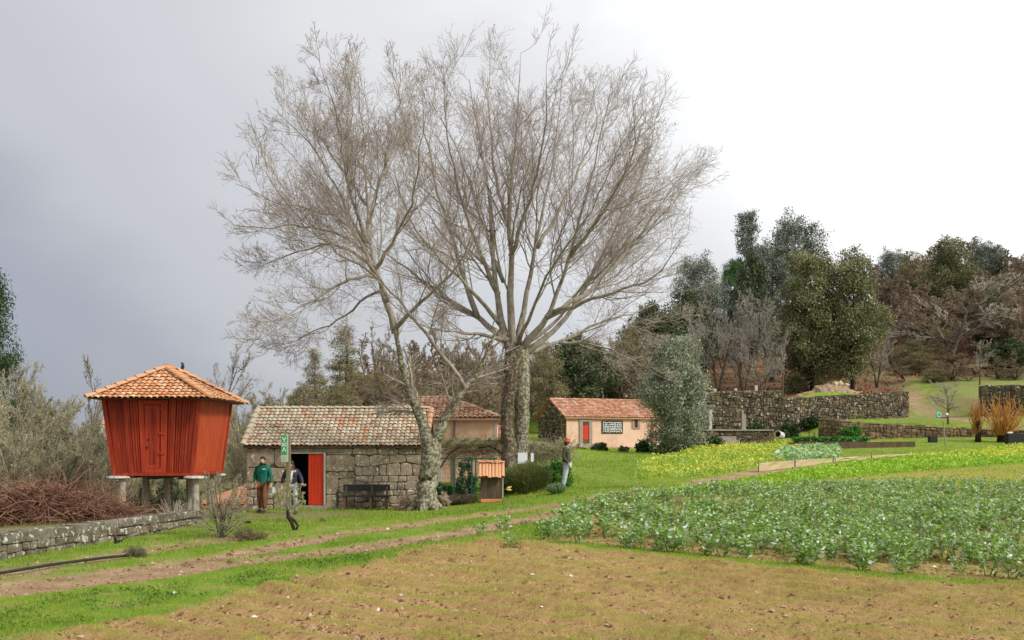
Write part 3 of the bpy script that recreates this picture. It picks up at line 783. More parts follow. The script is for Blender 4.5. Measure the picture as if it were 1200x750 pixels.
for x in (hx0 + i_, hx1 - th):
    m_.add([(x, HY + i_, zE), (x + th - i_, HY + i_, zE), (x + th - i_, hB - i_, zE), (x, hB - i_, zE), (x, (HY + hB) / 2, zR - .05), (x + th - i_, (HY + hB) / 2, zR - .05)],
           [(0, 1, 5, 4), (3, 4, 5, 2), (0, 4, 3), (1, 2, 5), (0, 3, 2, 1)])
m_.build('wall', mat_simple('pale earth mortar', (.06, .05, .035), (.2, .165, .12), 7, .95, .6, .02), HS)
rs = random.Random(11)
frF = frame((0, HY + i_, 0), (1, 0, 0), (0, -1, 0))
# big dressed blocks left of the door, then coursed rubble
cl = [[(hx0 - .02, 1.42), (hx0 + .95, 1.44), (hx0 + .95, zE - .02), (hx0 - .02, zE - .02)], [(hx0 + .95, 1.44), (dx0 - .02, 1.41), (dx0 - .02, zE - .02), (hx0 + .95, zE - .02)],
      [(hx0 - .02, .92), (hx0 + .55, .95), (hx0 + .6, 1.43), (hx0 - .02, 1.42)], [(hx0 + .55, .95), (dx0 - .02, .93), (dx0 - .02, 1.41), (hx0 + .6, 1.43)],
      [(hx0 + .9, hz), (dx0 - .02, hz), (dx0 - .02, .93), (hx0 + .95, .95)]]
cl += cells(hx0 - .02, hx0 + .9, hz, .93, .27, .36, rs)
cl += [[(dx1 + .02, 1.28), (dx1 + 1.0, 1.3), (dx1 + 1.0, 1.88), (dx1 + .02, 1.86)], [(dx1 + .02, .5), (dx1 + .42, .5), (dx1 + .46, 1.28), (dx1 + .02, 1.28)],
       [(dx1 + .02, hz), (dx1 + .38, hz), (dx1 + .42, .5), (dx1 + .02, .5)]]
cl += cells(dx1 + .44, dx1 + 1.0, hz, 1.28, .24, .3, rs)
cl += cells(dx1 + 1.0, hx1 + .02, hz, 1.15, .2, .3, rs, .35) + cells(dx1 + 1.0, hx1 + .02, 1.15, 1.87, .36, .45, rs, .3)
cl += cells(dx1 + .02, hx1 + .02, 1.87, zE - .02, .3, .62, rs, .15)
stones_parts(cl, frF, .010, .05, M_STONE, HS, rs)
stones_joined(cells(HY, hB, hz, zE, .3, .4, rs), frame((hx1 - i_, 0, 0), (0, 1, 0), (1, 0, 0)), .012, .05, M_STONE, HS, rs)
stones_joined(cells(HY, hB, hz, zE, .3, .4, rs), frame((hx0 + i_, 0, 0), (0, 1, 0), (-1, 0, 0)), .012, .05, M_STONE, HS, rs)
m_ = MB(); m_.box((dx0 - .12, HY - .03, dzt + .015), (dx1 + .55, HY + .22, dzt + .15)); m_.build('lintel', M_GREYWOOD, HS)
m_ = MB(); m_.box((dx0 - .02, HY - .05, -.05), (dx1 + .05, HY + .25, PZ(592.5, HY))); m_.build('threshold', M_PLINTH, HS, bevel=.015)
m_ = MB(); m_.box((dx1 - .045, HY - .01, PZ(592, HY)), (dx1 + .012, HY + .12, dzt + .012)); m_.box((dx0 - .01, HY - .01, dzt - .03), (dx1 - .046, HY + .12, dzt + .013)); m_.build('door_frame', M_CONC, HS)
dm = PX(361, HY)
dr_ = None
for i in range(5):
    a = dm + (dx1 - .05 - dm) * i / 5; b = dm + (dx1 - .05 - dm) * (i + 1) / 5
    m_ = MB(); m_.box((a + .003, HY + .045, PZ(592, HY) + .01), (b - .003, HY + .075 + rs.uniform(0, .006), dzt - .035))
    if dr_ is None:
        mm = MB(); mm.box((dm, HY + .08, PZ(592, HY) + .01), (dx1 - .05, HY + .095, dzt - .035)); dr_ = mm.build('door', M_REDDOOR, HS, label='red plank door leaf')
    m_.build('door_plank', M_REDDOOR, dr_)
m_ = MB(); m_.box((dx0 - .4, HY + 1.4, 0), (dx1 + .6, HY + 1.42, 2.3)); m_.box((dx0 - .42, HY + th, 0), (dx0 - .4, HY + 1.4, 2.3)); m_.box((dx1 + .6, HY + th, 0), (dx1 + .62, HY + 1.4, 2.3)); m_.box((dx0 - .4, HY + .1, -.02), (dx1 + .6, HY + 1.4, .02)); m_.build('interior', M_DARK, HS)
# roof
ov = .12
m_ = MB(); eL, eR = hx0 - .1, hx1 + .1
E0 = Vector((eL, HY - ov, zE + .02)); E1 = Vector((eR, HY - ov, zE + .02)); R0 = Vector((eL, (HY + hB) / 2, zR)); R1 = Vector((eR, (HY + hB) / 2, zR)); B0 = Vector((eL, hB + ov, zE + .02)); B1 = Vector((eR, hB + ov, zE + .02))
dn = Vector((0, 0, -.05))
m_.add([E0, E1, R1, R0, B0, B1, E0 + dn, E1 + dn, R1 + dn * 2, R0 + dn * 2, B0 + dn, B1 + dn], [(0, 1, 2, 3), (3, 2, 5, 4), (7, 6, 9, 8), (8, 9, 10, 11), (0, 6, 7, 1), (5, 11, 10, 4), (0, 3, 9, 6), (3, 4, 10, 9), (1, 7, 8, 2), (2, 8, 11, 5)])
roof = m_.build('roof', M_BROWNWOOD, HS)
m_ = MB(); SL = (R0 - E0)
rt = random.Random(5)
tile_field(m_, E0, (1, 0, 0), SL, eR - eL, SL.length, .162, .2, rng=rt, sag=lambda s: -.03 * math.sin(s * 1.4))
tile_field(m_, B1, (-1, 0, 0), R1 - B1, eR - eL, SL.length, .162, .2, rng=rt)
m_.build('roof_tiles', M_TILE_S, roof, kind='stuff')
for i in range(20):
    m_ = MB(); ridge_run(m_, R0.lerp(R1, i / 20), R0.lerp(R1, (i + 1) / 20), 99, .1, .06, rt); m_.build('ridge_tile', M_TILE_S, roof)
for (a, b) in ((E0, R0), (E1, R1)):
    for i in range(7):
        m_ = MB(); ridge_run(m_, a.lerp(b, i / 7), a.lerp(b, (i + 1) / 7), 99, .11, .06, rt); m_.build('verge_tile', M_TILE_S if a is E0 else M_TILE_B, roof)
m_ = MB(); m_.box((eL + .05, HY - .08, zE - .045), (eR - .05, HY + .04, zE - .002)); m_.build('wall_plate', M_BLACKWOOD, HS)

# bench against the wall
bx0, bx1 = PX(401, 33.6), PX(456, 33.6)
BN = thing('bench', 'long dark wooden bench with backrest against the stone house wall', 'bench', ((bx0 + bx1) / 2, 33.5, .05))
m_ = MB(); m_.box((bx0, 33.82, PZ(575.5, 33.6)), (bx1, 33.87, PZ(568, 33.6))); m_.build('backrest', M_BLACKWOOD, BN, bevel=.008)
m_ = MB(); m_.box((bx0 + .03, 33.42, PZ(582.5, 33.6)), (bx1 - .02, 33.78, PZ(580.5, 33.6))); m_.build('seat', M_BLACKWOOD, BN, bevel=.006)
for x in (bx0 + .1, bx0 + .98, bx1 - .1):
    for y in (33.46, 33.8):
        m_ = MB(); m_.box((x - .035, y - .03, 0), (x + .035, y + .03, PZ(582.6, 33.6) if y < 33.6 else PZ(570, 33.6))); m_.build('leg', M_BROWNWOOD, BN)
m_ = MB(); m_.bar((bx0 + 1.0, 33.6, .1), (bx1 - .15, 33.6, .48), .04); m_.build('brace', M_BROWNWOOD, BN)

# ================================================================ peach house behind the pergola
YP = 42.5
pz0 = .2; px0, px1 = PX(440, YP), PX(582, YP); pzE = PZ(491, YP)
PH = thing('peach_house', 'peach washed house with hipped old tile roof behind the pergola', 'house', (px1 - 2, YP, pz0))
m_ = MB(); m_.box((px0, YP, pz0), (px1, YP + 5, pzE)); m_.build('wall', M_PEACH, PH)
m_ = MB(); m_.box((px1 - .12, YP - .015, pz0), (px1 + .015, YP + .14, pzE - .002)); m_.build('corner_strip', M_CONC, PH)
m_ = MB(); xx = PX(533, YP); m_.tube([(xx, YP - .06, pz0 + .2), (xx, YP - .06, pzE)], .045, 7); m_.build('drain_pipe', M_GREYWOOD, PH)
m_ = MB(); e0, e1 = px0 - .3, px1 + .2; f0, f1 = YP - .25, YP + 5.25; zz = pzE + .03
r0, r1 = Vector((PX(484, 45), 45, PZ(471, 45))), Vector((PX(521, 45), 45, PZ(465.5, 45)))
q = [Vector((e0, f0, zz)), Vector((e1, f0, zz)), Vector((e1, f1, zz)), Vector((e0, f1, zz))]
dn = Vector((0, 0, -.09))
m_.add(q + [r0, r1] + [v + dn for v in q], [(0, 1, 5, 4), (1, 2, 5), (2, 3, 4, 5), (3, 0, 4), (0, 6, 7, 1), (1, 7, 8, 2), (2, 8, 9, 3), (3, 9, 6, 0), (9, 8, 7, 6)])
rf = m_.build('roof', M_TILE_B, PH)
def hip2(mb, a, b, r1_, r2_, cw, rl, seed):
    U = (b - a).normalized(); f1_ = a + U * (r1_ - a).dot(U); Sd = (r1_ - f1_); L = Sd.length; W = (b - a).length; u1 = (r1_ - a).dot(U); u2 = (r2_ - a).dot(U)
    tile_field(mb, a, U, Sd, W, L, cw, rl, lambda u, s: u1 * s / L - .05 < u < W - (W - u2) * s / L + .05, rng=random.Random(seed), n=3)
m_ = MB(); hip2(m_, q[0], q[1], Vector((r0.x, r0.y, r1.z)), r1, .2, .24, 4); hip2(m_, q[1], q[2], r1, r1, .2, .24, 5); hip2(m_, q[3], q[0], r0, r0, .2, .24, 6)
m_.build('roof_tiles', M_TILE_B, rf, kind='stuff')
m_ = MB(); ridge_run(m_, q[1], r1, .35, .11, .05, rt); ridge_run(m_, r0, r1, .35, .11, .05, rt); ridge_run(m_, q[0], r0, .35, .11, .05, rt); m_.build('ridge_tiles', M_TILE_B, rf, kind='stuff')
m_ = MB(); m_.box((PX(503, YP), YP - .012, pz0 + .1), (PX(513, YP), YP + .02, PZ(535, YP))); m_.build('doorway', M_DARK, PH)
# shed with red tiles right of it
YS = 46.0
SH = thing('tiled_shed', 'small red tiled lean to just right of the peach house', 'shed', (PX(586, YS), YS, .6))
m_ = MB(); m_.box((PX(578, YS), YS, .5), (PX(590, YS), YS + 2.4, PZ(517, YS))); m_.build('wall', M_PEACH, SH)
a_ = Vector((PX(577, YS), YS - .2, PZ(517, YS))); b_ = Vector((PX(591, YS), YS - .2, PZ(517, YS))); c_ = Vector((PX(591, YS), YS + 2.4, PZ(499, YS + 2.4))); d_ = Vector((PX(577, YS), YS + 2.4, PZ(499, YS + 2.4)))
m_ = MB(); m_.add([a_, b_, c_, d_] + [v + Vector((0, 0, -.08)) for v in (a_, b_, c_, d_)], [(0, 1, 2, 3), (7, 6, 5, 4), (0, 4, 5, 1), (1, 5, 6, 2), (2, 6, 7, 3), (3, 7, 4, 0)]); m_.build('roof', M_TILE_P, SH)
m_ = MB(); tile_field(m_, a_, (1, 0, 0), d_ - a_, (b_ - a_).length, (d_ - a_).length, .15, .3, rng=rt); m_.build('roof_tiles', M_TILE_P, SH, kind='stuff')
# orange roof down the slope behind the granary
YO = 44.0
OR = thing('lower_house', 'low house down the slope showing only its bright orange tile roof', 'house', (PX(262, YO), YO, -3.5))
A1 = P(205, 589, YO); B1_ = P(286, 591, YO); C1 = P(286, 566, YO + 3.4); D1 = P(238, 580, YO + 3.4)
C1 = Vector((PX(288.5, YO + .2), YO + .2, PZ(565.5, YO))); 
m_ = MB(); ax, bx = PX(222, YO), PX(287, YO)
m_.box((ax, YO, -4.2), (bx, YO + 5, -.5)); m_.build('wall', M_PEACH, OR)
a_ = Vector((PX(222, YO), YO - .3, PZ(592, YO))); b_ = Vector((PX(288, YO), YO - .3, PZ(592, YO))); c_ = Vector((PX(288, YO) , YO + 3.2, PZ(567, YO + 3.2))); d_ = Vector((PX(222, YO), YO + 3.2, PZ(588, YO + 3.2)))
c_ = Vector((PX(292, YO + 3.2), YO + 3.2, PZ(566, YO + 3.2)))
m_ = MB(); m_.add([a_, b_, c_, d_] + [v + Vector((0, 0, -.12)) for v in (a_, b_, c_, d_)], [(0, 1, 2, 3), (7, 6, 5, 4), (0, 4, 5, 1), (1, 5, 6, 2), (2, 6, 7, 3), (3, 7, 4, 0)]); m_.build('roof', M_TILE_H, OR)
m_ = MB(); Lr = (c_ - b_).length
for i in range(15):
    p0_ = a_.lerp(b_, i / 15); p1_ = d_.lerp(c_, i / 15); p2_ = a_.lerp(b_, (i + 1) / 15)
    tile_field(m_, p0_ + Vector((0, 0, .0)), (1, 0, 0), p1_ - p0_, (p2_ - p0_).length, (p1_ - p0_).length, .3, .4, rng=rt, n=3)
M_TILE_O = mat_tile('bright orange tile', [(0, (.55, .17, .08)), (.5, (.66, .24, .12)), (1, (.72, .33, .19))], .62, (.55, .35, .22))
m_.build('roof_tiles', M_TILE_O, OR, kind='stuff')

# ================================================================ pink house on the slope
ANG = math.radians(24)
cf = Vector((PX(664, 76), 76, 1.75))
dF = Vector((math.cos(ANG * .28), math.sin(ANG * .28), 0)); dG = Vector((-math.sin(ANG), math.cos(ANG), 0)).normalized()
dF = Vector((math.cos(math.radians(20)), math.sin(math.radians(20)), 0)); dG = Vector((-dF.y, dF.x, 0))
PK = thing('pink_house', 'salmon plastered long house with stone gable and red door up the slope', 'house', cf)
W_f, W_g = 10.2, 5.9; zB = cf.z - .3; zE2 = PZ(488, 76); zR2 = PZ(468.3, 78.8)
nF = Vector((dF.y, -dF.x, 0)); nG = Vector((-dG.y, dG.x, 0)).normalized()
if nG.x > 0: nG = -nG
fF = frame(Vector((cf.x, cf.y, 0)), dF, nF); fG = frame(Vector((cf.x, cf.y, 0)), dG, nG)
q0 = Vector((cf.x, cf.y, 0)); q1 = q0 + dF * W_f; q2 = q1 + dG * W_g; q3 = q0 + dG * W_g
up = lambda v, z: Vector((v.x, v.y, z))
m_ = MB(); gm0 = q0 + dG * W_g / 2; gm1 = q1 + dG * W_g / 2
vs = [up(q0, zB), up(q1, zB), up(q2, zB), up(q3, zB), up(q0, zE2), up(q1, zE2), up(q2, zE2), up(q3, zE2), up(gm0, zR2 - .08), up(gm1, zR2 - .08)]
m_.add(vs, [(0, 1, 5, 4), (1, 2, 6, 5), (2, 3, 7, 6), (3, 0, 4, 7), (4, 5, 9, 8), (6, 7, 8, 9), (7, 4, 8), (5, 6, 9), (0, 3, 2, 1)])
m_.build('wall', M_PINK, PK)
m_ = MB()    # rubble of the gable end
for c4 in cells(.12, W_g - .05, zB, zE2 + 1.25, .3, .4, rs):
    cu = sum(p[0] for p in c4) / 4; cv = sum(p[1] for p in c4) / 4
    if cv < zE2 + (zR2 - zE2) * (1 - abs(cu - W_g / 2) / (W_g / 2)) - .18: stone_mb(m_, c4, fG, .02, .06, rs, 0)
m_.build('stone_facing', M_STONE_D, PK, kind='stuff', label='dark rubble stone gable')
m_ = MB()    # stone footing
for c4 in cells(.1, W_f, zB, 2.2, .25, .5, rs): stone_mb(m_, c4, fF, .02, .05, rs, 0)
m_.build('footing', M_STONE, PK, kind='stuff')
def wall_box(fr, u0, u1, v0, v1, o0, o1, mb):
    p = [fr(u0, v0, o0), fr(u1, v0, o0), fr(u1, v1, o0), fr(u0, v1, o0), fr(u0, v0, o1), fr(u1, v0, o1), fr(u1, v1, o1), fr(u0, v1, o1)]
    mb.add(p, [(4, 5, 6, 7), (3, 2, 1, 0), (0, 1, 5, 4), (1, 2, 6, 5), (2, 3, 7, 6), (3, 0, 4, 7)])
def upx(px):   # distance along the front wall for a photograph column
    t = (px - 600) / F; return (t * q0.y - q0.x) / (dF.x - t * dF.y)
def zpx(py, px=None, u=None):
    u = upx(px) if u is None else u; Y = q0.y + dF.y * u; return PZ(py, Y)
def wb(name, mat, par, *boxes, **k):
    mb = MB()
    for b in boxes: wall_box(fF, *b, mb)
    return mb.build(name, mat, par, **k)
du0, du1 = upx(682.5), upx(690); zt_, zb_ = zpx(494.5, 686), zpx(519.5, 686)
fm = wb('door_frame', M_PLINTH, PK, (du0 - .26, du0, zb_ - .05, zt_ + .02, 0, .09), (du1, du1 + .26, zb_ - .05, zt_ + .02, 0, .09), (du0 - .3, du1 + .3, zt_ + .02, zt_ + .24, 0, .1))
dr_ = wb('door', M_REDDOOR, PK, (du0, du1, zb_ + .36, zt_ + .015, 0, .035))
wb('door_pane', M_GLASS, dr_, (du0 + .05, (du0 + du1) / 2 - .02, zt_ - .26, zt_ - .04, .03, .045), ((du0 + du1) / 2 + .02, du1 - .05, zt_ - .26, zt_ - .04, .03, .045))
wb('door_panel', M_REDDOOR, dr_, (du0 + .06, du1 - .06, zt_ - .85, zt_ - .35, .036, .05)); wb('door_panel', M_REDDOOR, dr_, (du0 + .06, du1 - .06, zt_ - 1.35, zt_ - .92, .036, .05))
wb('door_kickboard', M_BROWNWOOD, dr_, (du0, du1, zb_, zb_ + .36, 0, .04))
wb('doorstep', M_STONE, PK, (du0 - .4, du1 + .4, zb_ - .2, zb_ - .02, 0, .45)); wb('doorstep', M_STONE, PK, (du0 - .6, du1 + .5, zb_ - .5, zb_ - .205, 0, .85))
# patterned board
u0, u1 = upx(705), upx(729.7); v1, v0 = zpx(493, 717), zpx(508, 717)
bd = wb('patterned_board', M_BLACK, PK, (u0, u1, v0, v1, 0, .05), label='dark framed board covered in a white broken pattern')
mb = MB(); rp = random.Random(4)
nx_, ny_ = 11, 6
for i in range(nx_):
    for j in range(ny_):
        cu = u0 + .08 + (u1 - u0 - .16) * (i + .5) / nx_; cv = v0 + .08 + (v1 - v0 - .16) * (j + .5) / ny_; s = .065
        for _ in range(2):
            a = rp.uniform(0, math.pi); du = math.cos(a) * s; dv = math.sin(a) * s; ox, oy = rp.uniform(-.03, .03), rp.uniform(-.02, .02)
            p, q_ = fF(cu + ox - du, cv + oy - dv, .056), fF(cu + ox + du, cv + oy + dv, .056 + .002 * _)
            mb.bar(p, q_, .035, .012, up=nF)
mb.build('pattern', M_WHITE, bd, kind='stuff')
# small window in a stone surround, second door behind the olive
u0, u1 = upx(743.3), upx(747); v1, v0 = zpx(492, 745), zpx(501, 745)
wn = wb('window_frame', M_PLINTH, PK, (u0 - .2, u0, v0 - .1, v1 + .15, 0, .06), (u1, u1 + .22, v0 - .1, v1 + .1, 0, .06), (u0, u1, v1, v1 + .14, 0, .062), (u0, u1, v0 - .1, v0, 0, .07))
wb('pane', M_DARK, wn, (u0, u1, v0, v1, 0, .01)); wb('mullion', M_REDDOOR, wn, ((u0 + u1) / 2 - .02, (u0 + u1) / 2 + .02, v0, v1, .01, .03))
u0, u1 = upx(762.5), upx(766)
wb('door', M_REDDOOR, PK, (u0, u1, zpx(519, 766), zpx(498, 766), 0, .04), label='second red door half hidden by the olive tree')
# roof
ovr = .22
a0 = q0 - dF * .15 - dG * ovr; a1 = q1 + dF * .15 - dG * ovr; b0 = q3 - dF * .15 + dG * ovr; b1 = q2 + dF * .15 + dG * ovr; r0_ = gm0 - dF * .15; r1_ = gm1 + dF * .15
sl_ = (zR2 - zE2) / (W_g / 2); zo = zE2 - sl_ * ovr + .05
V = [up(a0, zo), up(a1, zo), up(b1, zo), up(b0, zo), up(r0_, zR2), up(r1_, zR2)]; dn = Vector((0, 0, -.1))
m_ = MB(); m_.add(V + [v + dn for v in V], [(0, 1, 5, 4), (2, 3, 4, 5), (7, 6, 10, 11), (9, 8, 11, 10), (0, 6, 7, 1), (2, 8, 9, 3), (0, 4, 10, 6), (4, 3, 9, 10), (1, 7, 11, 5), (5, 11, 8, 2)])
rf = m_.build('roof', M_TILE_P, PK)
m_ = MB(); tile_field(m_, V[0], dF, V[4] - V[0] - dF * (V[4] - V[0]).dot(dF), (a1 - a0).length, (V[4] - V[0] - dF * (V[4] - V[0]).dot(dF)).length, .22, .32, rng=rt, n=3); m_.build('roof_tiles', M_TILE_P, rf, kind='stuff')
m_ = MB(); ridge_run(m_, V[4], V[5], .4, .14, .06, rt); ridge_run(m_, V[0], V[4], .4, .12, .05, rt); ridge_run(m_, V[3], V[4], .4, .12, .05, rt); m_.build('ridge_tiles', M_TILE_P, rf, kind='stuff')

# ================================================================ garden walls
x0, y0, x1, y1 = WALL_L; LW = math.hypot(x1 - x0, y1 - y0); U = Vector((x1 - x0, y1 - y0, 0)).normalized(); N_ = Vector((U.y, -U.x, 0))
GW = thing('garden_wall', 'low lichen spotted stone wall along the left grass edge', 'wall', (x0, y0, 0))
def top_l(u): return .46 - .12 * sstep((u - 6.5) / 6.0) - .12 * sstep((u - 10) / 2)
mb = MB(); mb2 = None
rw = random.Random(8)
segs = 24
core = MB()
for i in range(segs):
    a = LW * i / segs; b = LW * (i + 1) / segs; p = Vector((x0, y0, 0)) + U * a; q_ = Vector((x0, y0, 0)) + U * b; t1, t2 = float(top_l(a)) - .03, float(top_l(b)) - .03
    back = -N_ * .34
    core.add([p - Vector((0, 0, .3)), q_ - Vector((0, 0, .3)), q_ + Vector((0, 0, t2)), p + Vector((0, 0, t1)), p + back - Vector((0, 0, .3)), q_ + back - Vector((0, 0, .3)), q_ + back + Vector((0, 0, t2)), p + back + Vector((0, 0, t1))],
             [(0, 1, 2, 3), (3, 2, 6, 7), (5, 4, 7, 6)] + ([(0, 3, 7, 4)] if i == 0 else []) + ([(1, 5, 6, 2)] if i == segs - 1 else []))
core.build('mortar', M_MORTAR, GW)
fL = frame((x0, y0, 0), U, N_)
def fcop(u, v, o): return fL(u, v, o)
u = 0
while u < LW:     # long capping slabs
    w_ = rw.uniform(.45, 1.1); e_ = min(u + w_, LW); t = float(top_l((u + e_) / 2)); h_ = rw.uniform(.17, .23)
    m_ = MB(); j = [rw.uniform(-.02, .02) for _ in range(8)]
    m_.add([fL(u + .01, t - h_ + j[0], .05 + j[1]), fL(e_ - .01, t - h_ + j[2], .05 + j[3]), fL(e_ - .01, t + j[4], .03 + j[1]), fL(u + .01, t + j[5], .03 + j[6]),
            fL(u + .01, t - h_, -.38), fL(e_ - .01, t - h_, -.38), fL(e_ - .01, t + j[6], -.36), fL(u + .01, t + j[7], -.36)], [(0, 1, 2, 3), (3, 2, 6, 7), (5, 4, 7, 6), (0, 3, 7, 4), (1, 5, 6, 2), (0, 4, 5, 1)])
    m_.build('capping_slab', M_STONE_WALL, GW, bevel=.018); u = e_
cl = []
for a in np.arange(0, LW, 1.5):
    b = min(a + 1.5, LW); t = float(top_l((a + b) / 2)) - .2
    if t > .08: cl += cells(a, b, -.08, t, .16, .28, rw)
stones_parts(cl, fL, .012, .05, M_STONE_WALL, GW, rw)

def rubble_wall(name, label, pts, zb, zt, ch, cw, mat, thick=.95, wavy=.1, seed=1, cap=True):
    """pts: foot line; zb, zt functions of the point"""
    rr = random.Random(seed); T = thing(name, label, 'wall', (pts[0].x, pts[0].y, zb(pts[0])))
    core = MB(); st = MB()
    for a, b in zip(pts[:-1], pts[1:]):
        d = (b - a); L = d.length; U = d.normalized(); N = Vector((U.y, -U.x, 0))
        nseg = max(1, int(L / 2.0))
        for i in range(nseg):
            p = a + U * L * i / nseg; q = a + U * L * (i + 1) / nseg; z0 = min(zb(p), zb(q)) - .4; t0 = zt(p); t1 = zt(q); bk = -N * thick
            P_ = [up(p, z0), up(q, z0), up(q, t1), up(p, t0)]; core.add(P_ + [v + bk for v in P_], [(0, 1, 2, 3), (3, 2, 6, 7), (5, 4, 7, 6), (0, 3, 7, 4), (1, 5, 6, 2)])
            fr = frame(up(p, 0), U, N)
            for c4 in cells(0, L / nseg, z0 + .2, (t0 + t1) / 2, ch * rr.uniform(.75, 1.25), cw * rr.uniform(.7, 1.3), rr, .5): stone_mb(st, c4, fr, .018, .09, rr, 0)
            if cap:
                uu = 0
                while uu < L / nseg - .05:
                    w_ = rr.uniform(.3, .6); e_ = min(uu + w_, L / nseg); tt = t0 + (t1 - t0) * uu / (L / nseg); hh_ = rr.uniform(.05, .05 + wavy)
                    st.add([fr(uu, tt, .08), fr(e_, tt, .08), fr(e_ - .03, tt + hh_, 0), fr(uu + .03, tt + hh_, 0), fr(uu, tt, -thick), fr(e_, tt, -thick), fr(e_, tt + hh_, -thick), fr(uu, tt + hh_, -thick)], [(0, 1, 2, 3), (3, 2, 6, 7), (1, 5, 6, 2), (0, 3, 7, 4), (5, 4, 7, 6)]); uu = e_
    # end face
    a, b = pts[-2], pts[-1]; U = (b - a).normalized(); N = Vector((U.y, -U.x, 0)); fr = frame(up(b, 0), -N, U)
    for c4 in cells(0, thick, zb(b) - .2, zt(b), ch, cw, rr): stone_mb(st, c4, fr, .018, .05, rr, 0)
    core.build('mortar', M_MORTAR, T); st.build('stones', mat, T, kind='stuff')
    return T
def ztop(pxs, pys):
    return lambda p: PZ(float(np.interp(600 + F * p.x / p.y, pxs, pys)), p.y)
hz_ = lambda p: H(p.x, p.y - .3)
W1 = rubble_wall('terrace_wall', 'tall mossy rubble terrace wall behind the two stone posts', [BIG_A - Vector((7, .5, 0)), BIG_A, BIG_B], hz_, ztop([700, 822, 868, 918], [463, 461.5, 459, 458.5]), .3, .42, M_STONE_D, seed=2)
W2 = rubble_wall('terrace_wall', 'long dark stone wall with lichen ending beside the hillside track', [BIG_B + Vector((.02, .15, 0)), BIG_C], hz_, ztop([915, 1065], [468, 460]), .3, .42, M_STONE_D, seed=3)
W3 = rubble_wall('low_terrace_wall', 'low brown rubble retaining wall below the green terrace', [LOW_A + Vector((-1.5, 1.2, 0)), LOW_A, LOW_B, LOW_C], hz_, ztop([960, 985, 1040, 1150, 1200], [492, 494, 498, 504, 505]), .34, .5, mat_stone('brown terrace stone', [(.09, .06, .035), (.22, .155, .095), (.36, .28, .19)], (.45, .42, .33), .64, .46, 2.5), seed=4)
W4 = rubble_wall('field_wall', 'short dark wall at the right edge behind the orange willows', [RW_B, RW_A][::-1], hz_, ztop([1150, 1290], [453, 451]), .3, .42, M_STONE_D, seed=5)
# ledge wall in front of the terrace wall with posts
Yl = 83.0
LD = thing('stone_ledge', 'stone ledge with flat capping in front of the tall terrace wall', 'wall', (PX(860, Yl), Yl, H(PX(860, Yl), Yl)))
la, lb = PX(795, Yl), PX(907, Yl); zc = PZ(503.5, Yl); gz0 = H(PX(860, Yl), Yl) - .5
m_ = MB(); m_.box((la, Yl + .05, gz0), (lb, Yl + .6, zc - .1)); m_.build('mortar', M_MORTAR, LD)
stones_joined(cells(la, lb, gz0 + .3, zc - .12, .35, .6, rs), frame((0, Yl + .05, 0), (1, 0, 0), (0, -1, 0)), .02, .06, M_STONE_D, LD, rs)
xs_ = la
while xs_ < lb - .1:
    e_ = min(xs_ + rs.uniform(1.1, 1.9), lb); m_ = MB(); m_.box((xs_ + .01, Yl - .12, zc - .1), (e_ - .01, Yl + .75, zc + rs.uniform(0, .03))); m_.build('capping_slab', M_PLINTH, LD, bevel=.015); xs_ = e_
for i, (pxa, pxb, py) in enumerate(((843, 863, 511.5), (850, 867, 515.5), (835, 862, 519))):
    y_ = Yl - .5 - .45 * i; m_ = MB(); m_.box((PX(pxa, y_), y_, gz0 + .2), (PX(pxb, y_), y_ + .47, PZ(py, y_))); m_.build('step', M_PLINTH, LD, bevel=.015)
for k, (px, w_, lab) in enumerate(((832.5, .26, 'plain pale stone post on the ledge, nearer the olive tree'), (871.5, .34, 'notched stone post on the ledge, farther from the olive tree'))):
    y_ = Yl + .35; t = thing('stone_post', lab, 'post', (PX(px, y_), y_, zc)); zt_ = PZ(480.5, y_)
    m_ = MB(); x_ = PX(px, y_)
    m_.box((x_ - w_ / 2, y_ - .13, zc), (x_ + w_ / 2, y_ + .13, zt_ - (.0 if k == 0 else .35)))
    if k: m_.box((x_ - w_ / 2, y_ - .12, zt_ - .349), (x_ + .0, y_ + .12, zt_))
    m_.build('shaft', M_CONC if k == 0 else M_PLINTH, t, bevel=.02)
m_ = MB(); m_.box((PX(834.5, 85), 85.2, zc), (PX(839.5, 85), 86.5, PZ(495, 85))); o = m_.build('dark_niche', M_DARK, W1)
# white posts on top of the terrace wall
for k, (px, py) in enumerate(((838, 455.5), (862.5, 455), (886.5, 451.5))):
    y_ = 92.; t = tag(MB().box((PX(px - 1.6, y_), y_, PZ(462, y_)), (PX(px + 1.6, y_), y_ + .3, PZ(py, y_))).build('marker_stone', M_CONC, bevel=.03),
        ['small pale stone block on the terrace wall, nearest the olive tree', 'small pale stone block in the middle on the terrace wall', 'tallest pale stone block on the terrace wall'][k], 'stone'); at_base(t, (PX(px, y_), y_, PZ(462, y_)))
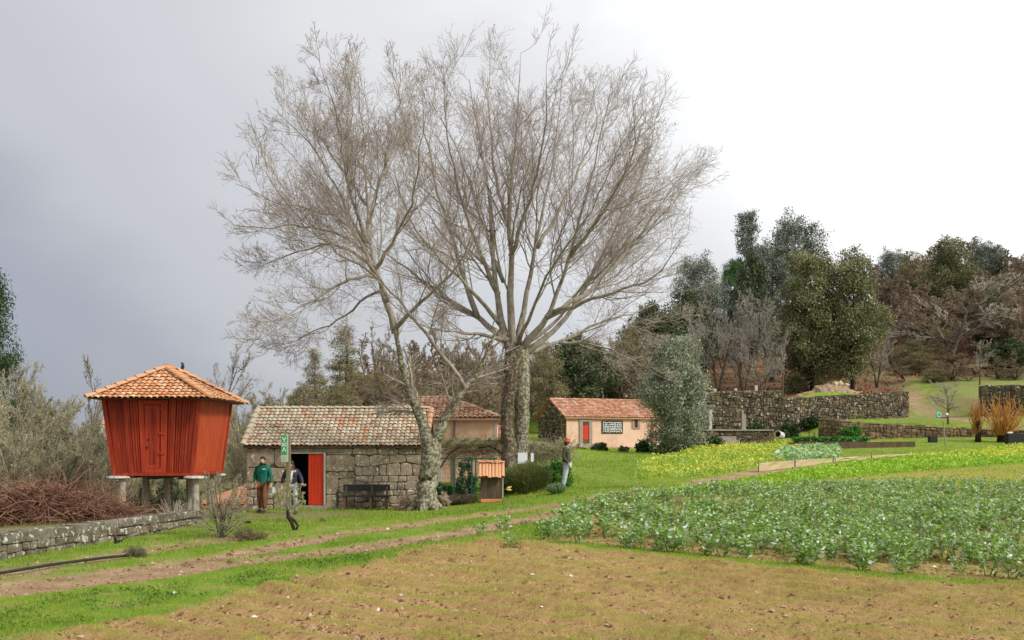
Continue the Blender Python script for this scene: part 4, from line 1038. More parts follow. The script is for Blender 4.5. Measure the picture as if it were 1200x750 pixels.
# concrete pipe mouth
c = P(913, 509.5, 80); cp_ = thing('drain_pipe', 'concrete pipe with dark mouth tipped at the end of the ledge', 'pipe', c)
m_ = MB(); ax_ = Vector((-.62, -.78, .15)).normalized(); s_ = ax_.orthogonal().normalized(); t_ = ax_.cross(s_); vs = []; nn = 16
for (al, r) in ((.3, .3), (.3, .24), (-.5, .24), (-.5, .3)):
    for k in range(nn): th_ = 2 * math.pi * k / nn; vs.append(c + ax_ * al + (s_ * math.cos(th_) + t_ * math.sin(th_)) * r)
fs = [(i * nn + k, i * nn + (k + 1) % nn, ((i + 1) % 4) * nn + (k + 1) % nn, ((i + 1) % 4) * nn + k) for i in range(4) for k in range(nn)]
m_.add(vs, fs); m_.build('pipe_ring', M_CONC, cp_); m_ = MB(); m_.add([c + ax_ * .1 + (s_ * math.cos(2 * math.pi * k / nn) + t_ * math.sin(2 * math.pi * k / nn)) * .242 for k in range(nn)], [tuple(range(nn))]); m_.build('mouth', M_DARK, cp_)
# ---------------------------------------------------------------- bark and leaf materials
def mat_bark(name, a, b, lich=None, thr=.5, scale=5, stretch=(1, 1, .35), amt=.95, bump=.8):
    n = NT(name)
    f = n.noise(scale * 2, 7, .7, stretch=stretch); f2 = n.noise(scale * 1.4, 6, .7)
    c = n.ramp(f, [(.32, a), (.66, b)])
    if lich:
        c = n.mix(n.ramp(f2, [(thr, (0, 0, 0)), (thr + .05, (amt,) * 3)]), c, n.mix(f, lich, tuple(q * .7 for q in lich)))
    n.bump(n.math('ADD', f, n.math('MULTIPLY', f2, .6)), bump, .03)
    return n.finish(c, .95, .1)
M_BARK1 = mat_bark('lichened bark', (.07, .052, .038), (.2, .155, .115), (.44, .45, .31), .49, 7, amt=.85)
M_BARK2 = mat_bark('dark and lichened bark', (.045, .03, .02), (.17, .12, .085), (.38, .39, .26), .53, 7, amt=.75)
M_LIMB = mat_bark('greenish limb bark', (.17, .14, .11), (.4, .35, .29), (.46, .45, .36), .55, 4, bump=.2)
M_TWIG1 = mat_simple('brown grey twigs', (.27, .215, .185), (.5, .42, .37), .7, .9, 0)
M_TWIG2 = mat_simple('reddish twigs', (.27, .205, .185), (.5, .41, .365), .7, .9, 0)
M_TWIG_L = mat_simple('lichen grey twigs', (.22, .2, .11), (.48, .44, .29), 1.0, .9, 0)
M_TWIG_R = mat_simple('red brown winter twigs', (.24, .17, .11), (.44, .35, .25), .2, .9, 0)
M_TWIG_B = mat_simple('brown thicket twigs', (.2, .145, .09), (.38, .3, .2), .2, .9, 0)
M_TWIG_W = mat_simple('pale winter twigs', (.28, .24, .19), (.5, .45, .38), .8, .9, 0)
M_BRUSH = mat_simple('cut red brown brushwood', (.12, .055, .035), (.31, .165, .105), 2.5, .9, 0)
M_WILLOW = mat_simple('orange willow shoots', (.42, .16, .03), (.6, .3, .07), 3, .7, 0)

def tree_mesh_parts(limbs, name_, lens, cfg, seed):
    pass
def resample(pts, rad, k):
    pts = np.array([tuple(p) for p in pts], float); d = np.concatenate([[0], np.cumsum(np.linalg.norm(np.diff(pts, axis=0), axis=1))])
    t = np.linspace(0, d[-1], k)
    P_ = np.stack([np.interp(t, d, pts[:, i]) for i in range(3)], -1)
    # soften corners
    for _ in range(2): P_[1:-1] = P_[1:-1] * .5 + (P_[:-2] + P_[2:]) * .25
    return P_, np.interp(t, d, rad)
def shift_z(px, py, Y): return (PX(px, Y), Y, PZ(py, Y))
def hero(name, label, Y0, base_px, guides, trunk_ids, seed, mtw, mbark, fork):
    """guides: list of (pixel list, end offset in depth, r0, r1)"""
    rng = np.random.default_rng(seed)
    b = GP(base_px, Y0); T = thing(name, label, 'tree', (b.x, b.y, b.z))
    CL, RL = [], []
    for gi, (pl, off, r0, r1) in enumerate(guides):
        m_ = len(pl); tot = [0]
        for p, q in zip(pl[:-1], pl[1:]): tot.append(tot[-1] + math.hypot(q[0] - p[0], q[1] - p[1]))
        pts = []
        for p, s in zip(pl, tot):
            o0, o1 = off; Y = Y0 + o0 + (o1 - o0) * s / tot[-1]; pts.append(shift_z(p[0], p[1], Y))
        C, R = resample(pts, np.linspace(r0, r1, m_) * np.linspace(1, .4, m_) ** .8 * .78 if not isinstance(r0, list) else r0, 16)
        C[1:-1] += rng.normal(size=C[1:-1].shape) * .035
        R = R * (1 + rng.normal(size=R.shape) * .03)
        mb = MB()
        if gi in trunk_ids:
            mb.tube(C, list(R * (1 + .0 * R)), 14)
        else: mb.tube(C, list(R), 8)
        mb.build('trunk' if gi in trunk_ids else 'limb', M_BARK1 if gi == 1 and gi in trunk_ids else mbark if gi in trunk_ids or (r0 > .19 and Y0 < 35) else M_LIMB, T, smooth=True)
        if gi not in trunk_ids: CL.append(C); RL.append(R)
    # root flare
    for k in range(6):
        a = k * 1.05 + rng.random() * .5;  r = guides[0][2] if not isinstance(guides[0][2], list) else guides[0][2][0]
        e_ = Vector((b.x + math.cos(a) * r * 1.7, b.y + math.sin(a) * r * 1.7, 0)); e_.z = H(e_.x, e_.y) - .03
        MB().tube([(b.x + math.cos(a) * r * .3, b.y + math.sin(a) * r * .3, b.z + .45), (b.x + math.cos(a) * r * .75, b.y + math.sin(a) * r * .75, b.z + .16), (b.x + math.cos(a) * r * 1.2, b.y + math.sin(a) * r * 1.2, b.z + .03), tuple(e_)], [r * .4, r * .32, r * .2, r * .06], 8).build('root', mbark, T, smooth=True)
    CL = np.array(CL); RL = np.array(RL); cen = np.array([b.x, b.y, b.z + 5.0])
    kw = dict(rng=rng, centre=cen)
    L1, R1 = grow(CL, RL, 11, .18, 1.0, .42, 44, 9, up=.05, wander=.1, rr=.45, out=.12, **kw)
    L2, R2 = grow(L1, R1, 12, .06, 1.0, .52, 42, 6, up=.05, wander=.1, cull=True, rr=.5, out=.08, **kw)
    R1 = np.clip(R1, .008, .04); R2 = np.clip(R2, .005, .014)
    L3, R3 = grow(L2, R2, 7, .06, 1.0, .75, 40, 3, up=.05, wander=.1, cull=True, rr=.6, **kw); R3 = np.clip(R3, .0046, .0075)
    L4, R4 = grow(L3, R3, 4, .1, .95, .5, 44, 2, cull=True, up=.03, wander=.2, rr=.7, **kw); R4 = np.clip(R4, .0032, .0044)
    V, Fq = merge([tubes_np(L1, R1, 5), tubes_np(L2, R2, 4)])
    obj_from_mesh('boughs', indexed_mesh('boughs', V, Fq, smooth=True), M_LIMB, T, kind='stuff')
    V, Fq = merge([tubes_np(L3, R3, 3), tubes_np(L4, R4, 3)])
    obj_from_mesh('twigs', indexed_mesh('twigs', V, Fq), mtw, T, kind='stuff')
    # a few clinging seed clusters at the tips
    tips = L4[rng.choice(len(L4), 500, replace=False), -1]
    V = leaves_np(tips, .035, 4, .7, rng); obj_from_mesh('seed_clusters', np_mesh('seed_clusters', V, len(tips), 4), M_TWIG_R, T, kind='stuff')
    return T

g1 = [
 ([(499, 603), (500, 580), (503, 550), (505, 512)], (0, 0), [.43, .34, .31, .34], .4),
 ([(503, 520), (493, 490), (478, 455), (468, 420), (463, 385)], (0, .2), .27, .17),
 ([(508, 517), (524, 488), (545, 455), (568, 425), (582, 385)], (0, -.3), .25, .12),
 ([(463, 390), (453, 345), (438, 315), (432, 285), (430, 230), (428, 170), (420, 90)], (.2, 1.0), .16, .03),
 ([(545, 455), (520, 415), (485, 372), (452, 335), (425, 300), (395, 262)], (-.2, -1.8), .1, .03),
 ([(463, 386), (485, 362), (520, 330), (548, 295), (565, 240)], (.2, -2.5), .1, .025),
 ([(440, 320), (425, 285), (411, 258), (374, 180), (345, 150), (318, 125)], (.4, 1.8), .11, .02),
 ([(436, 312), (412, 268), (390, 249), (318, 236), (275, 215)], (.4, -1.5), .1, .02),
 ([(438, 318), (420, 295), (380, 285), (332, 302), (285, 320)], (.4, 3), .09, .02),
 ([(440, 325), (420, 322), (375, 345), (335, 370), (295, 400)], (.4, -3), .09, .02),
 ([(432, 285), (415, 245), (402, 190), (395, 130), (375, 75)], (.4, -2.2), .1, .02),
 ([(431, 262), (445, 215), (460, 160), (470, 95), (468, 70)], (.5, 2.5), .1, .02),
 ([(430, 240), (405, 205), (372, 160), (345, 118)], (.8, 4), .08, .02),
 ([(450, 340), (432, 345), (400, 375), (355, 395), (310, 412)], (.2, 4), .08, .02),
 ([(438, 316), (460, 285), (483, 240), (490, 180), (500, 130)], (.4, -3.5), .09, .02),
 ([(434, 300), (410, 280), (350, 262), (305, 268), (275, 264)], (.5, .5), .08, .02),
 ([(455, 352), (445, 322), (400, 300), (345, 250), (300, 190)], (.2, -4.2), .08, .02),
]
hero('plane_tree', 'big bare tree leaning left with forked lichen covered trunk beside the stone house', 32.6, 499, g1, (0,), 21, M_TWIG1, M_BARK1, None)
g2 = [
 ([(596, 582), (596, 540), (595, 490), (597, 450), (602, 408)], (0, .4), [.4, .27, .24, .27, .36], .3),
 ([(608, 582), (609, 545), (611, 500), (613, 455), (608, 408)], (.35, .6), [.4, .3, .27, .29, .34], .3),
 ([(600, 415), (588, 385), (582, 335), (575, 250), (562, 160), (550, 92)], (.5, 1.5), .26, .03),
 ([(602, 412), (598, 350), (598, 283), (597, 228), (606, 147), (610, 62)], (.5, -.5), .24, .025),
 ([(606, 412), (614, 360), (632, 270), (652, 170), (660, 84)], (.5, 2.5), .2, .025),
 ([(608, 414), (625, 392), (648, 364), (668, 300), (695, 200), (716, 100)], (.5, -1.5), .22, .025),
 ([(640, 372), (690, 343), (735, 295), (780, 235), (800, 195)], (-.5, 1), .15, .02),
 ([(610, 418), (640, 400), (688, 342), (722, 265), (757, 195), (770, 130)], (.7, 3.5), .2, .02),
 ([(648, 366), (705, 347), (765, 330), (808, 272)], (-.6, -4), .12, .02),
 ([(612, 415), (660, 400), (710, 372), (760, 362), (800, 340)], (.7, 4.5), .12, .02),
 ([(596, 400), (555, 368), (508, 340), (465, 305), (432, 285)], (.4, 3.5), .18, .025),
 ([(560, 372), (538, 305), (515, 230), (498, 160), (494, 98)], (.9, 1.5), .15, .02),
 ([(584, 345), (560, 290), (535, 220), (522, 140), (520, 80)], (.8, -3.0), .14, .02),
 ([(598, 300), (620, 240), (640, 150), (640, 80)], (0, -3.5), .12, .02),
 ([(600, 285), (580, 210), (572, 130), (575, 68)], (0, 4.5), .12, .02),
 ([(630, 290), (665, 230), (700, 150), (696, 95)], (1.2, 5.5), .12, .02),
 ([(668, 300), (710, 245), (745, 180), (742, 105)], (-1, -5), .11, .02),
 ([(590, 398), (545, 390), (500, 385), (468, 372)], (.4, -4.5), .11, .02),
 ([(586, 380), (548, 335), (500, 290), (470, 235), (462, 190)], (.6, -5.2), .12, .02),
 ([(612, 405), (650, 380), (700, 310), (745, 262), (800, 220)], (.5, 6.5), .12, .02),
 ([(606, 405), (622, 372), (640, 320), (690, 255), (735, 150)], (.4, -6.5), .12, .02),
 ([(655, 402), (700, 404), (735, 420), (790, 440)], (0, -2.5), .07, .015),
 ([(590, 330), (560, 250), (540, 180), (505, 120)], (1.0, 6), .11, .02),
]
hero('plane_tree', 'tallest bare tree with twin dark and lichened trunks behind the wooden insect house', 38.0, 602, g2, (0, 1), 22, M_TWIG2, M_BARK2, None)

# ---------------------------------------------------------------- prototypes
PROTO = {}
def mk_bare(key, seed, mtw, mbark, stems=1, spread=1.0, levels=(9, 7, 6, 4), H_=10.0, upw=.06, tr=.2, low=.25, twig=.012, ang=42):
    rng = np.random.default_rng(seed)
    C, R = [], []
    for i in range(stems):
        a = 2 * math.pi * i / stems + rng.random(); lean = (.0 if stems == 1 else .28 * spread)
        p = np.array([0., 0., -.4]); d = np.array([math.cos(a) * lean, math.sin(a) * lean, 1.]); L = H_ * (.75 if stems == 1 else rng.uniform(.6, .85)); pts = [p]
        for j in range(9): d = d + rng.normal(size=3) * .09; d /= np.linalg.norm(d); p = p + d * L / 9; pts.append(p)
        C.append(pts); R.append(np.linspace(tr, tr * .12, 10))
    C = np.array(C); R = np.array(R)
    cen = np.array([0, 0, H_ * .3])
    L1, R1 = grow(C, R, levels[0], low, .97, .55 * spread, ang, 8, up=upw, wander=.12, rr=.5, rng=rng, centre=cen, out=.1)
    L2, R2 = grow(L1, R1, levels[1], .15, .97, .45, 40, 6, up=.05, wander=.18, rr=.6, rng=rng, centre=cen, out=.08)
    L3, R3 = grow(L2, R2, levels[2], .15, .98, .55, 42, 3, up=.04, wander=.22, rr=.7, rng=rng)
    R1 = np.maximum(R1, twig * 1.8); R2 = np.clip(R2, twig * 1.2, .05); R3 = np.clip(R3, twig, twig * 1.6)
    parts = [tubes_np(L2, R2, 3), tubes_np(L3, R3, 3)]
    if levels[3]:
        L4, R4 = grow(L3, R3, levels[3], .2, 1, .65, 42, 2, up=.03, wander=.3, rr=.8, rng=rng); parts.append(tubes_np(L4, np.clip(R4, twig * .6, twig), 3))
    V0, F0 = merge([tubes_np(C, R, 8), tubes_np(L1, R1, 5)])
    tm = indexed_mesh('trunk', V0, F0, smooth=True); tm.materials.append(mbark)
    V, Fq = merge(parts); cm = indexed_mesh('crown', V, Fq); cm.materials.append(mtw)
    ext = np.percentile(np.abs(V[:, :2]), 97); top = np.percentile(V[:, 2], 99.7)
    PROTO[key] = (tm, cm, ext, top)
def mk_leafy(key, seed, leafmat, mbark, blobs, n, size, aspect=.55, tr=.22, H_=10.0, trunk_to=.8, k=4, hang=0):
    """blobs: list of (x, y, z, rx, rz) foliage masses built from leaf clumps"""
    rng = np.random.default_rng(seed)
    w_ = np.array([b[3] ** 2 * b[4] for b in blobs]); w_ = w_ / w_.sum(); Cc = []; Vv = []
    for b, q in zip(blobs, w_):
        m_ = max(30, int(n * q)); ncl = max(6, m_ // 45)
        dirs = unit(rng.normal(size=(ncl, 3))); rad = rng.random(ncl) ** .38
        cc = dirs * rad[:, None] * np.array([b[3], b[3], b[4]]) + np.array(b[:3])
        idx = rng.integers(0, ncl, m_); cs = .16 * (b[3] + b[4]) / 2 + .12
        pts = cc[idx] + rng.normal(size=(m_, 3)) * cs * np.array([1, 1, .7]); pts[:, 2] -= hang * rng.random(m_) ** 2
        Cc.append(pts); Vv.append(np.clip(.5 + (rng.random(ncl)[idx] - .5) * .7 + rng.normal(size=m_) * .16, 0, 1))
    Cc = np.concatenate(Cc); Vv = np.concatenate(Vv)
    V = leaves_np(Cc, size, k, aspect, rng)
    cm = np_mesh('crown', V, len(Cc), k, Vv); cm.materials.append(leafmat)
    # trunk with limbs running into the foliage masses
    p = np.array([0., 0., -.4]); top = np.array([rng.normal() * .2, rng.normal() * .2, H_ * trunk_to])
    tc = np.linspace(p, top, 10)[None] + np.concatenate([np.zeros((1, 1, 3)), rng.normal(size=(1, 9, 3)) * .08], 1)
    trr = np.linspace(tr, tr * .2, 10)[None]
    lc = []; 
    for b in blobs[:26]:
        z0 = min(max(.15 * H_, b[2] - b[3] * .9 - .6), H_ * trunk_to * .95); i = int((z0 + .4) / (H_ * trunk_to + .4) * 9); s = tc[0, min(i, 9)]
        e_ = np.array(b[:3]); md = (s + e_) / 2 + np.array([0, 0, .1 * b[3]]); lc.append(resample([s, md, e_], [tr * .35, tr * .2, tr * .08], 6)[0])
    lc = np.array(lc); V0, F0 = merge([tubes_np(tc, trr, 8), tubes_np(lc, np.tile(np.linspace(tr * .35, tr * .07, 6), (len(lc), 1)), 5)])
    tm = indexed_mesh('trunk', V0, F0, smooth=True); tm.materials.append(mbark)
    PROTO[key] = (tm, cm, np.percentile(np.abs(Cc[:, :2]), 98), np.percentile(Cc[:, 2], 99.5))
def blob_crown(seed, n, z0, z1, rmax, br, shape=lambda t: math.sin(math.pi * min(1, max(.0, t)) ** .8) ** .6, flat=.8):
    r = random.Random(seed); out = []
    for i in range(n):
        t = (i + .5) / n; R_ = rmax * shape(t); a = i * 2.4 + r.uniform(-.5, .5); q = R_ * r.uniform(.35, .95); s = br * r.uniform(.65, 1.3) * (.6 + .5 * shape(t))
        out.append((math.cos(a) * q, math.sin(a) * q, z0 + (z1 - z0) * t, s, s * flat))
    return out
M_BRK_G = mat_bark('grey trunk bark', (.05, .042, .033), (.16, .13, .1), (.3, .3, .2), .56)
M_BRK_D = mat_bark('dark trunk bark', (.018, .014, .011), (.06, .045, .035))
M_BRK_R = mat_bark('brown wood bark', (.07, .045, .032), (.18, .12, .09), (.32, .31, .22), .55)
mk_bare('bareR', 31, M_TWIG_R, M_BRK_R, 1, .9, (14, 9, 8, 5), twig=.022)
mk_bare('bareR2', 32, M_TWIG_R, M_BRK_R, 2, .9, (9, 8, 7, 5), twig=.022)
mk_bare('bareB', 33, M_TWIG_B, M_BRK_G, 3, .9, (8, 8, 7, 4), twig=.02, low=.1)
mk_bare('bareB2', 36, M_TWIG_B, M_BRK_G, 4, 1.1, (7, 7, 7, 4), twig=.02, low=.06)
mk_bare('bareW', 34, M_TWIG_W, M_BRK_G, 1, 1.3, (10, 8, 6, 4), twig=.018, ang=58, upw=.02)
mk_bare('bareL', 35, M_TWIG_L, mat_bark('lichen stem', (.12, .1, .07), (.3, .27, .19)), 6, 1.1, (8, 9, 7, 4), twig=.015, low=.04, ang=52, upw=-.01)
mk_bare('bareG', 37, mat_simple('grey fine twigs', (.26, .23, .19), (.44, .4, .35), .8, .9, 0), M_BRK_G, 2, 1.1, (9, 8, 7, 3), twig=.014)
LF_OAK = mat_leaf('holm oak leaves', [(.075, .085, .032), (.145, .155, .062), (.23, .23, .105), (.33, .32, .17)], .55, .12)
LF_DARK = mat_leaf('laurel leaves', [(.025, .042, .015), (.055, .08, .03), (.1, .13, .055), (.18, .2, .1)], .5, .12)
LF_EUC = mat_leaf('eucalyptus leaves', [(.06, .085, .055), (.13, .16, .115), (.24, .27, .21), (.46, .48, .42)], .5, .15)
LF_PINE = mat_leaf('pine needles', [(.02, .06, .015), (.045, .12, .03), (.09, .19, .05)], .6, .15)
LF_CYP = mat_leaf('dark conifer leaves', [(.01, .03, .006), (.025, .065, .012), (.06, .11, .02)], .6, .1)
LF_BROWN = mat_leaf('brownish evergreen leaves', [(.11, .09, .045), (.19, .16, .075), (.28, .24, .12), (.38, .32, .19)], .7, .12)
LF_OLIVE = mat_leaf('olive leaves', [(.1, .115, .07), (.2, .22, .145), (.34, .37, .27), (.58, .6, .5)], .5, .12)
LF_BUSH = mat_leaf('glossy bush leaves', [(.02, .07, .01), (.045, .15, .018), (.08, .23, .03), (.14, .32, .05)], .45, .2)
LF_BUSHD = mat_leaf('dark bush leaves', [(.012, .035, .01), (.03, .075, .018), (.06, .13, .03)], .45, .15)
LF_BROOM = mat_leaf('broom stems', [(.08, .1, .025), (.17, .2, .055), (.28, .3, .12)], .6, .1)
mk_leafy('oak', 41, LF_OAK, M_BRK_D, blob_crown(1, 60, .5, 9.3, 2.9, 1.0, lambda t: (math.sin(math.pi * (.1 + .82 * t))) ** .5), 44000, .085)
mk_leafy('oak2', 42, LF_OAK, M_BRK_D, blob_crown(2, 50, 1.0, 9.5, 2.5, .9, lambda t: (math.sin(math.pi * (.1 + .82 * t))) ** .5), 34000, .085)
mk_leafy('laurel', 43, LF_DARK, M_BRK_D, blob_crown(3, 44, .6, 9.0, 3.2, 1.1), 24000, .12)
mk_leafy('eucalypt', 44, LF_EUC, M_BRK_G, blob_crown(4, 30, 3.2, 9.6, 1.7, .62, lambda t: .25 + .75 * (1 - t) ** .7, 1.1), 15000, .1, .35, tr=.14, trunk_to=.92, hang=.25)
mk_leafy('eucalypt2', 45, LF_EUC, M_BRK_G, blob_crown(5, 34, 3.5, 9.5, 2.5, .8, lambda t: .4 + .6 * math.sin(math.pi * t), 1.0), 16000, .1, .35, tr=.14, trunk_to=.85, hang=.25)
mk_leafy('pine', 46, LF_PINE, M_BRK_R, blob_crown(6, 26, 5.0, 9.4, 2.9, .8, flat=.45), 15000, .13, .16, tr=.16)
mk_leafy('cypress', 47, LF_CYP, M_BRK_D, blob_crown(7, 80, .8, 9.9, 2.6, .62, lambda t: max(.05, 1 - t) ** .8, .8), 40000, .075, .25, hang=.2)
mk_leafy('brown', 48, LF_BROWN, M_BRK_G, blob_crown(8, 60, .8, 9.7, 2.3, .7, lambda t: max(.05, 1 - t) ** .8, .9), 18000, .1, .22)
mk_leafy('brown2', 49, LF_BROWN, M_BRK_G, blob_crown(9, 40, .7, 9.0, 3.2, 1.0), 18000, .1, .3)

def place(name, key, label, cat, px, Y, top, wpx, group=None, dz=0, rz=None, zb=None):
    tm, cm, ext, tp = PROTO[key]
    x = PX(px, Y); z = (H(x, Y) if zb is None else zb) + dz; hgt = PZ(top, Y) - z
    s = hgt / tp; sx = wpx / 2 / F * Y / ext
    o = bpy.data.objects.new(name, None); COL.objects.link(o)
    o.location = (x, Y, z); o.rotation_euler = (0, 0, random.uniform(0, 6.28) if rz is None else rz); o.scale = (sx, sx, s)
    tag(o, label, cat, group)
    for nm, me_ in (('trunk', tm), ('crown', cm)):
        c = bpy.data.objects.new(nm, me_); COL.objects.link(c); c.parent = o
    return o
GRW = 'brown winter trees of the hillside wood'; GRT = 'brown thicket trees behind the houses'
rr = random.Random(77)
# hillside wood on the right
for row, (Y, top, dpx) in enumerate(((128, 345, 26), (140, 325, 22), (156, 312, 20), (178, 302, 18), (208, 293, 18))):
    px = 1040 + row * 6 if row else 1080
    while px < 1330:
        t = top + rr.uniform(-9, 12) - (px - 1100) * .03
        place('bare_tree', rr.choice(['bareR', 'bareR2', 'bareR']), 'reddish brown leafless tree in the dense wood on the right hillside', 'tree', px, Y + rr.uniform(-5, 5), t, rr.uniform(58, 84), GRW)
        px += dpx * rr.uniform(.8, 1.2)
for px, Y, top, wd, key, nm, lab in [
 (1108, 122, 318, 150, 'bareW', 'bare_tree', 'spreading pale branched bare tree above the green terrace on the right hillside'),
 (1046, 126, 352, 90, 'bareW', 'bare_tree', 'pale grey bare tree right of the big evergreen oaks'),
 (1185, 128, 335, 110, 'bareW', 'bare_tree', 'pale bare tree at the right edge above the dark wall'),
 (1112, 150, 280, 62, 'oak2', 'evergreen_tree', 'dark ivy covered tree rising from the middle of the brown wood'),
 (1155, 175, 282, 44, 'eucalypt2', 'evergreen_tree', 'pale green crowned tree on the skyline near the right edge'),
 (1046, 175, 292, 40, 'eucalypt2', 'evergreen_tree', 'small round grey green crown on the skyline right of the evergreen oaks'),
 (1165, 132, 345, 46, 'laurel', 'evergreen_tree', 'small dark green tree within the wood left of the right edge'),
 (1183, 119, 398, 52, 'laurel', 'evergreen_shrub', 'dark green shrub under the trees at the right edge'),
 (1068, 122, 398, 44, 'brown2', 'evergreen_shrub', 'olive brown shrub at the foot of the hillside wood'),
 (1085, 128, 372, 50, 'brown2', 'evergreen_shrub', 'tall olive shrub left of the spreading pale branched tree'),
 (952, 108, 299, 84, 'oak', 'evergreen_oak', 'large evergreen oak, left one of the big green pair behind the long wall'),
 (999, 106, 296, 66, 'oak2', 'evergreen_oak', 'large evergreen oak, right one of the big green pair behind the long wall'),
 (877, 165, 250, 44, 'eucalypt', 'eucalyptus_tree', 'tall narrow eucalyptus forming the highest spire on the skyline'),
 (932, 160, 253, 66, 'eucalypt2', 'eucalyptus_tree', 'tall broad crowned eucalyptus just right of the highest spire'),
 (906, 158, 282, 56, 'eucalypt2', 'eucalyptus_tree', 'eucalyptus between the highest spire and the broad crown'),
 (858, 150, 306, 46, 'pine', 'pine_tree', 'bright green pine tree left of the eucalyptus spire'),
 (880, 140, 300, 50, 'laurel', 'evergreen_tree', 'dark green tree in front of the eucalyptus spire'),
 (815, 150, 300, 56, 'eucalypt2', 'evergreen_tree', 'grey green open crowned tree left of the bright pine'),
 (835, 140, 330, 60, 'eucalypt2', 'evergreen_tree', 'grey green tree below the bright pine'),
 (765, 118, 358, 74, 'laurel', 'evergreen_tree', 'dark laurel like tree above the olive tree, left of two'),
 (806, 122, 345, 60, 'laurel', 'evergreen_tree', 'dark laurel like tree above the olive tree, right of two'),
 (740, 108, 380, 50, 'brown2', 'evergreen_tree', 'olive brown leafy tree above the pink house roof'),
 (917, 104, 372, 42, 'bareW', 'bare_tree', 'bare tree in front of the evergreen oaks over an ivy clad trunk'),
 (872, 106, 350, 74, 'bareG', 'bare_tree', 'pale bare tree over the pale stone blocks on the wall'),
 (842, 108, 345, 70, 'bareG', 'bare_tree', 'grey bare tree right behind the olive tree crown'),
 (905, 118, 335, 84, 'bareG', 'bare_tree', 'fine twigged bare tree below the eucalyptus group'),
 (812, 104, 352, 60, 'bareW', 'bare_tree', 'pale bare tree leaning over the top of the olive tree'),
 (1095, 112, 432, 34, 'brown2', 'evergreen_shrub', 'low olive shrub on the bank above the hillside track'),
 (1135, 112, 428, 40, 'bareB', 'bare_tree', 'brown leafless scrub on the bank left of the red shed'),
 (1190, 112, 425, 46, 'bareB2', 'bare_tree', 'brown leafless scrub on the bank at the right edge'),
 (1060, 114, 424, 40, 'bareR2', 'bare_tree', 'brown leafless scrub on the bank above the end of the long wall'),
 (1115, 113, 420, 46, 'bareB2', 'bare_tree', 'thin leafless scrub below the spreading pale tree'),
 (1078, 118, 412, 40, 'brown2', 'evergreen_shrub', 'olive shrub at the left end of the upper green patch'),
 (1125, 120, 408, 50, 'bareR2', 'bare_tree', 'low brown leafless bush in front of the hillside wood'),
 (1098, 121, 405, 50, 'bareB', 'bare_tree', 'thin brown leafless bush above the green patch, left of the red shed'),
 (1170, 114, 412, 60, 'bareB', 'bare_tree', 'thin brown leafless bush right behind the red shed'),
 (1028, 112, 380, 50, 'bareG', 'bare_tree', 'grey bare tree touching the right side of the evergreen oaks'),
 (895, 102, 400, 50, 'bareG', 'bare_tree', 'low grey bare tree behind the tallest pale stone block'),
 (1148, 108, 398, 40, 'bareW', 'bare_tree', 'young bare tree with pale trunk behind the dark wall at the right')]:
    place(nm, key, lab, 'tree' if 'tree' in nm or 'oak' in nm else 'shrub', px, Y, top, wd)
for i in range(22):
    Y = rr.uniform(114, 160); px = 812 + i * 10 + rr.uniform(-6, 6)
    place('bare_tree', rr.choice(['bareG', 'bareR']), 'slender bare tree on the leaf strewn slope left of the evergreen oaks', 'tree', px, Y, 350 + rr.uniform(-15, 25), rr.uniform(40, 60), 'slender bare trees on the leaf strewn slope')
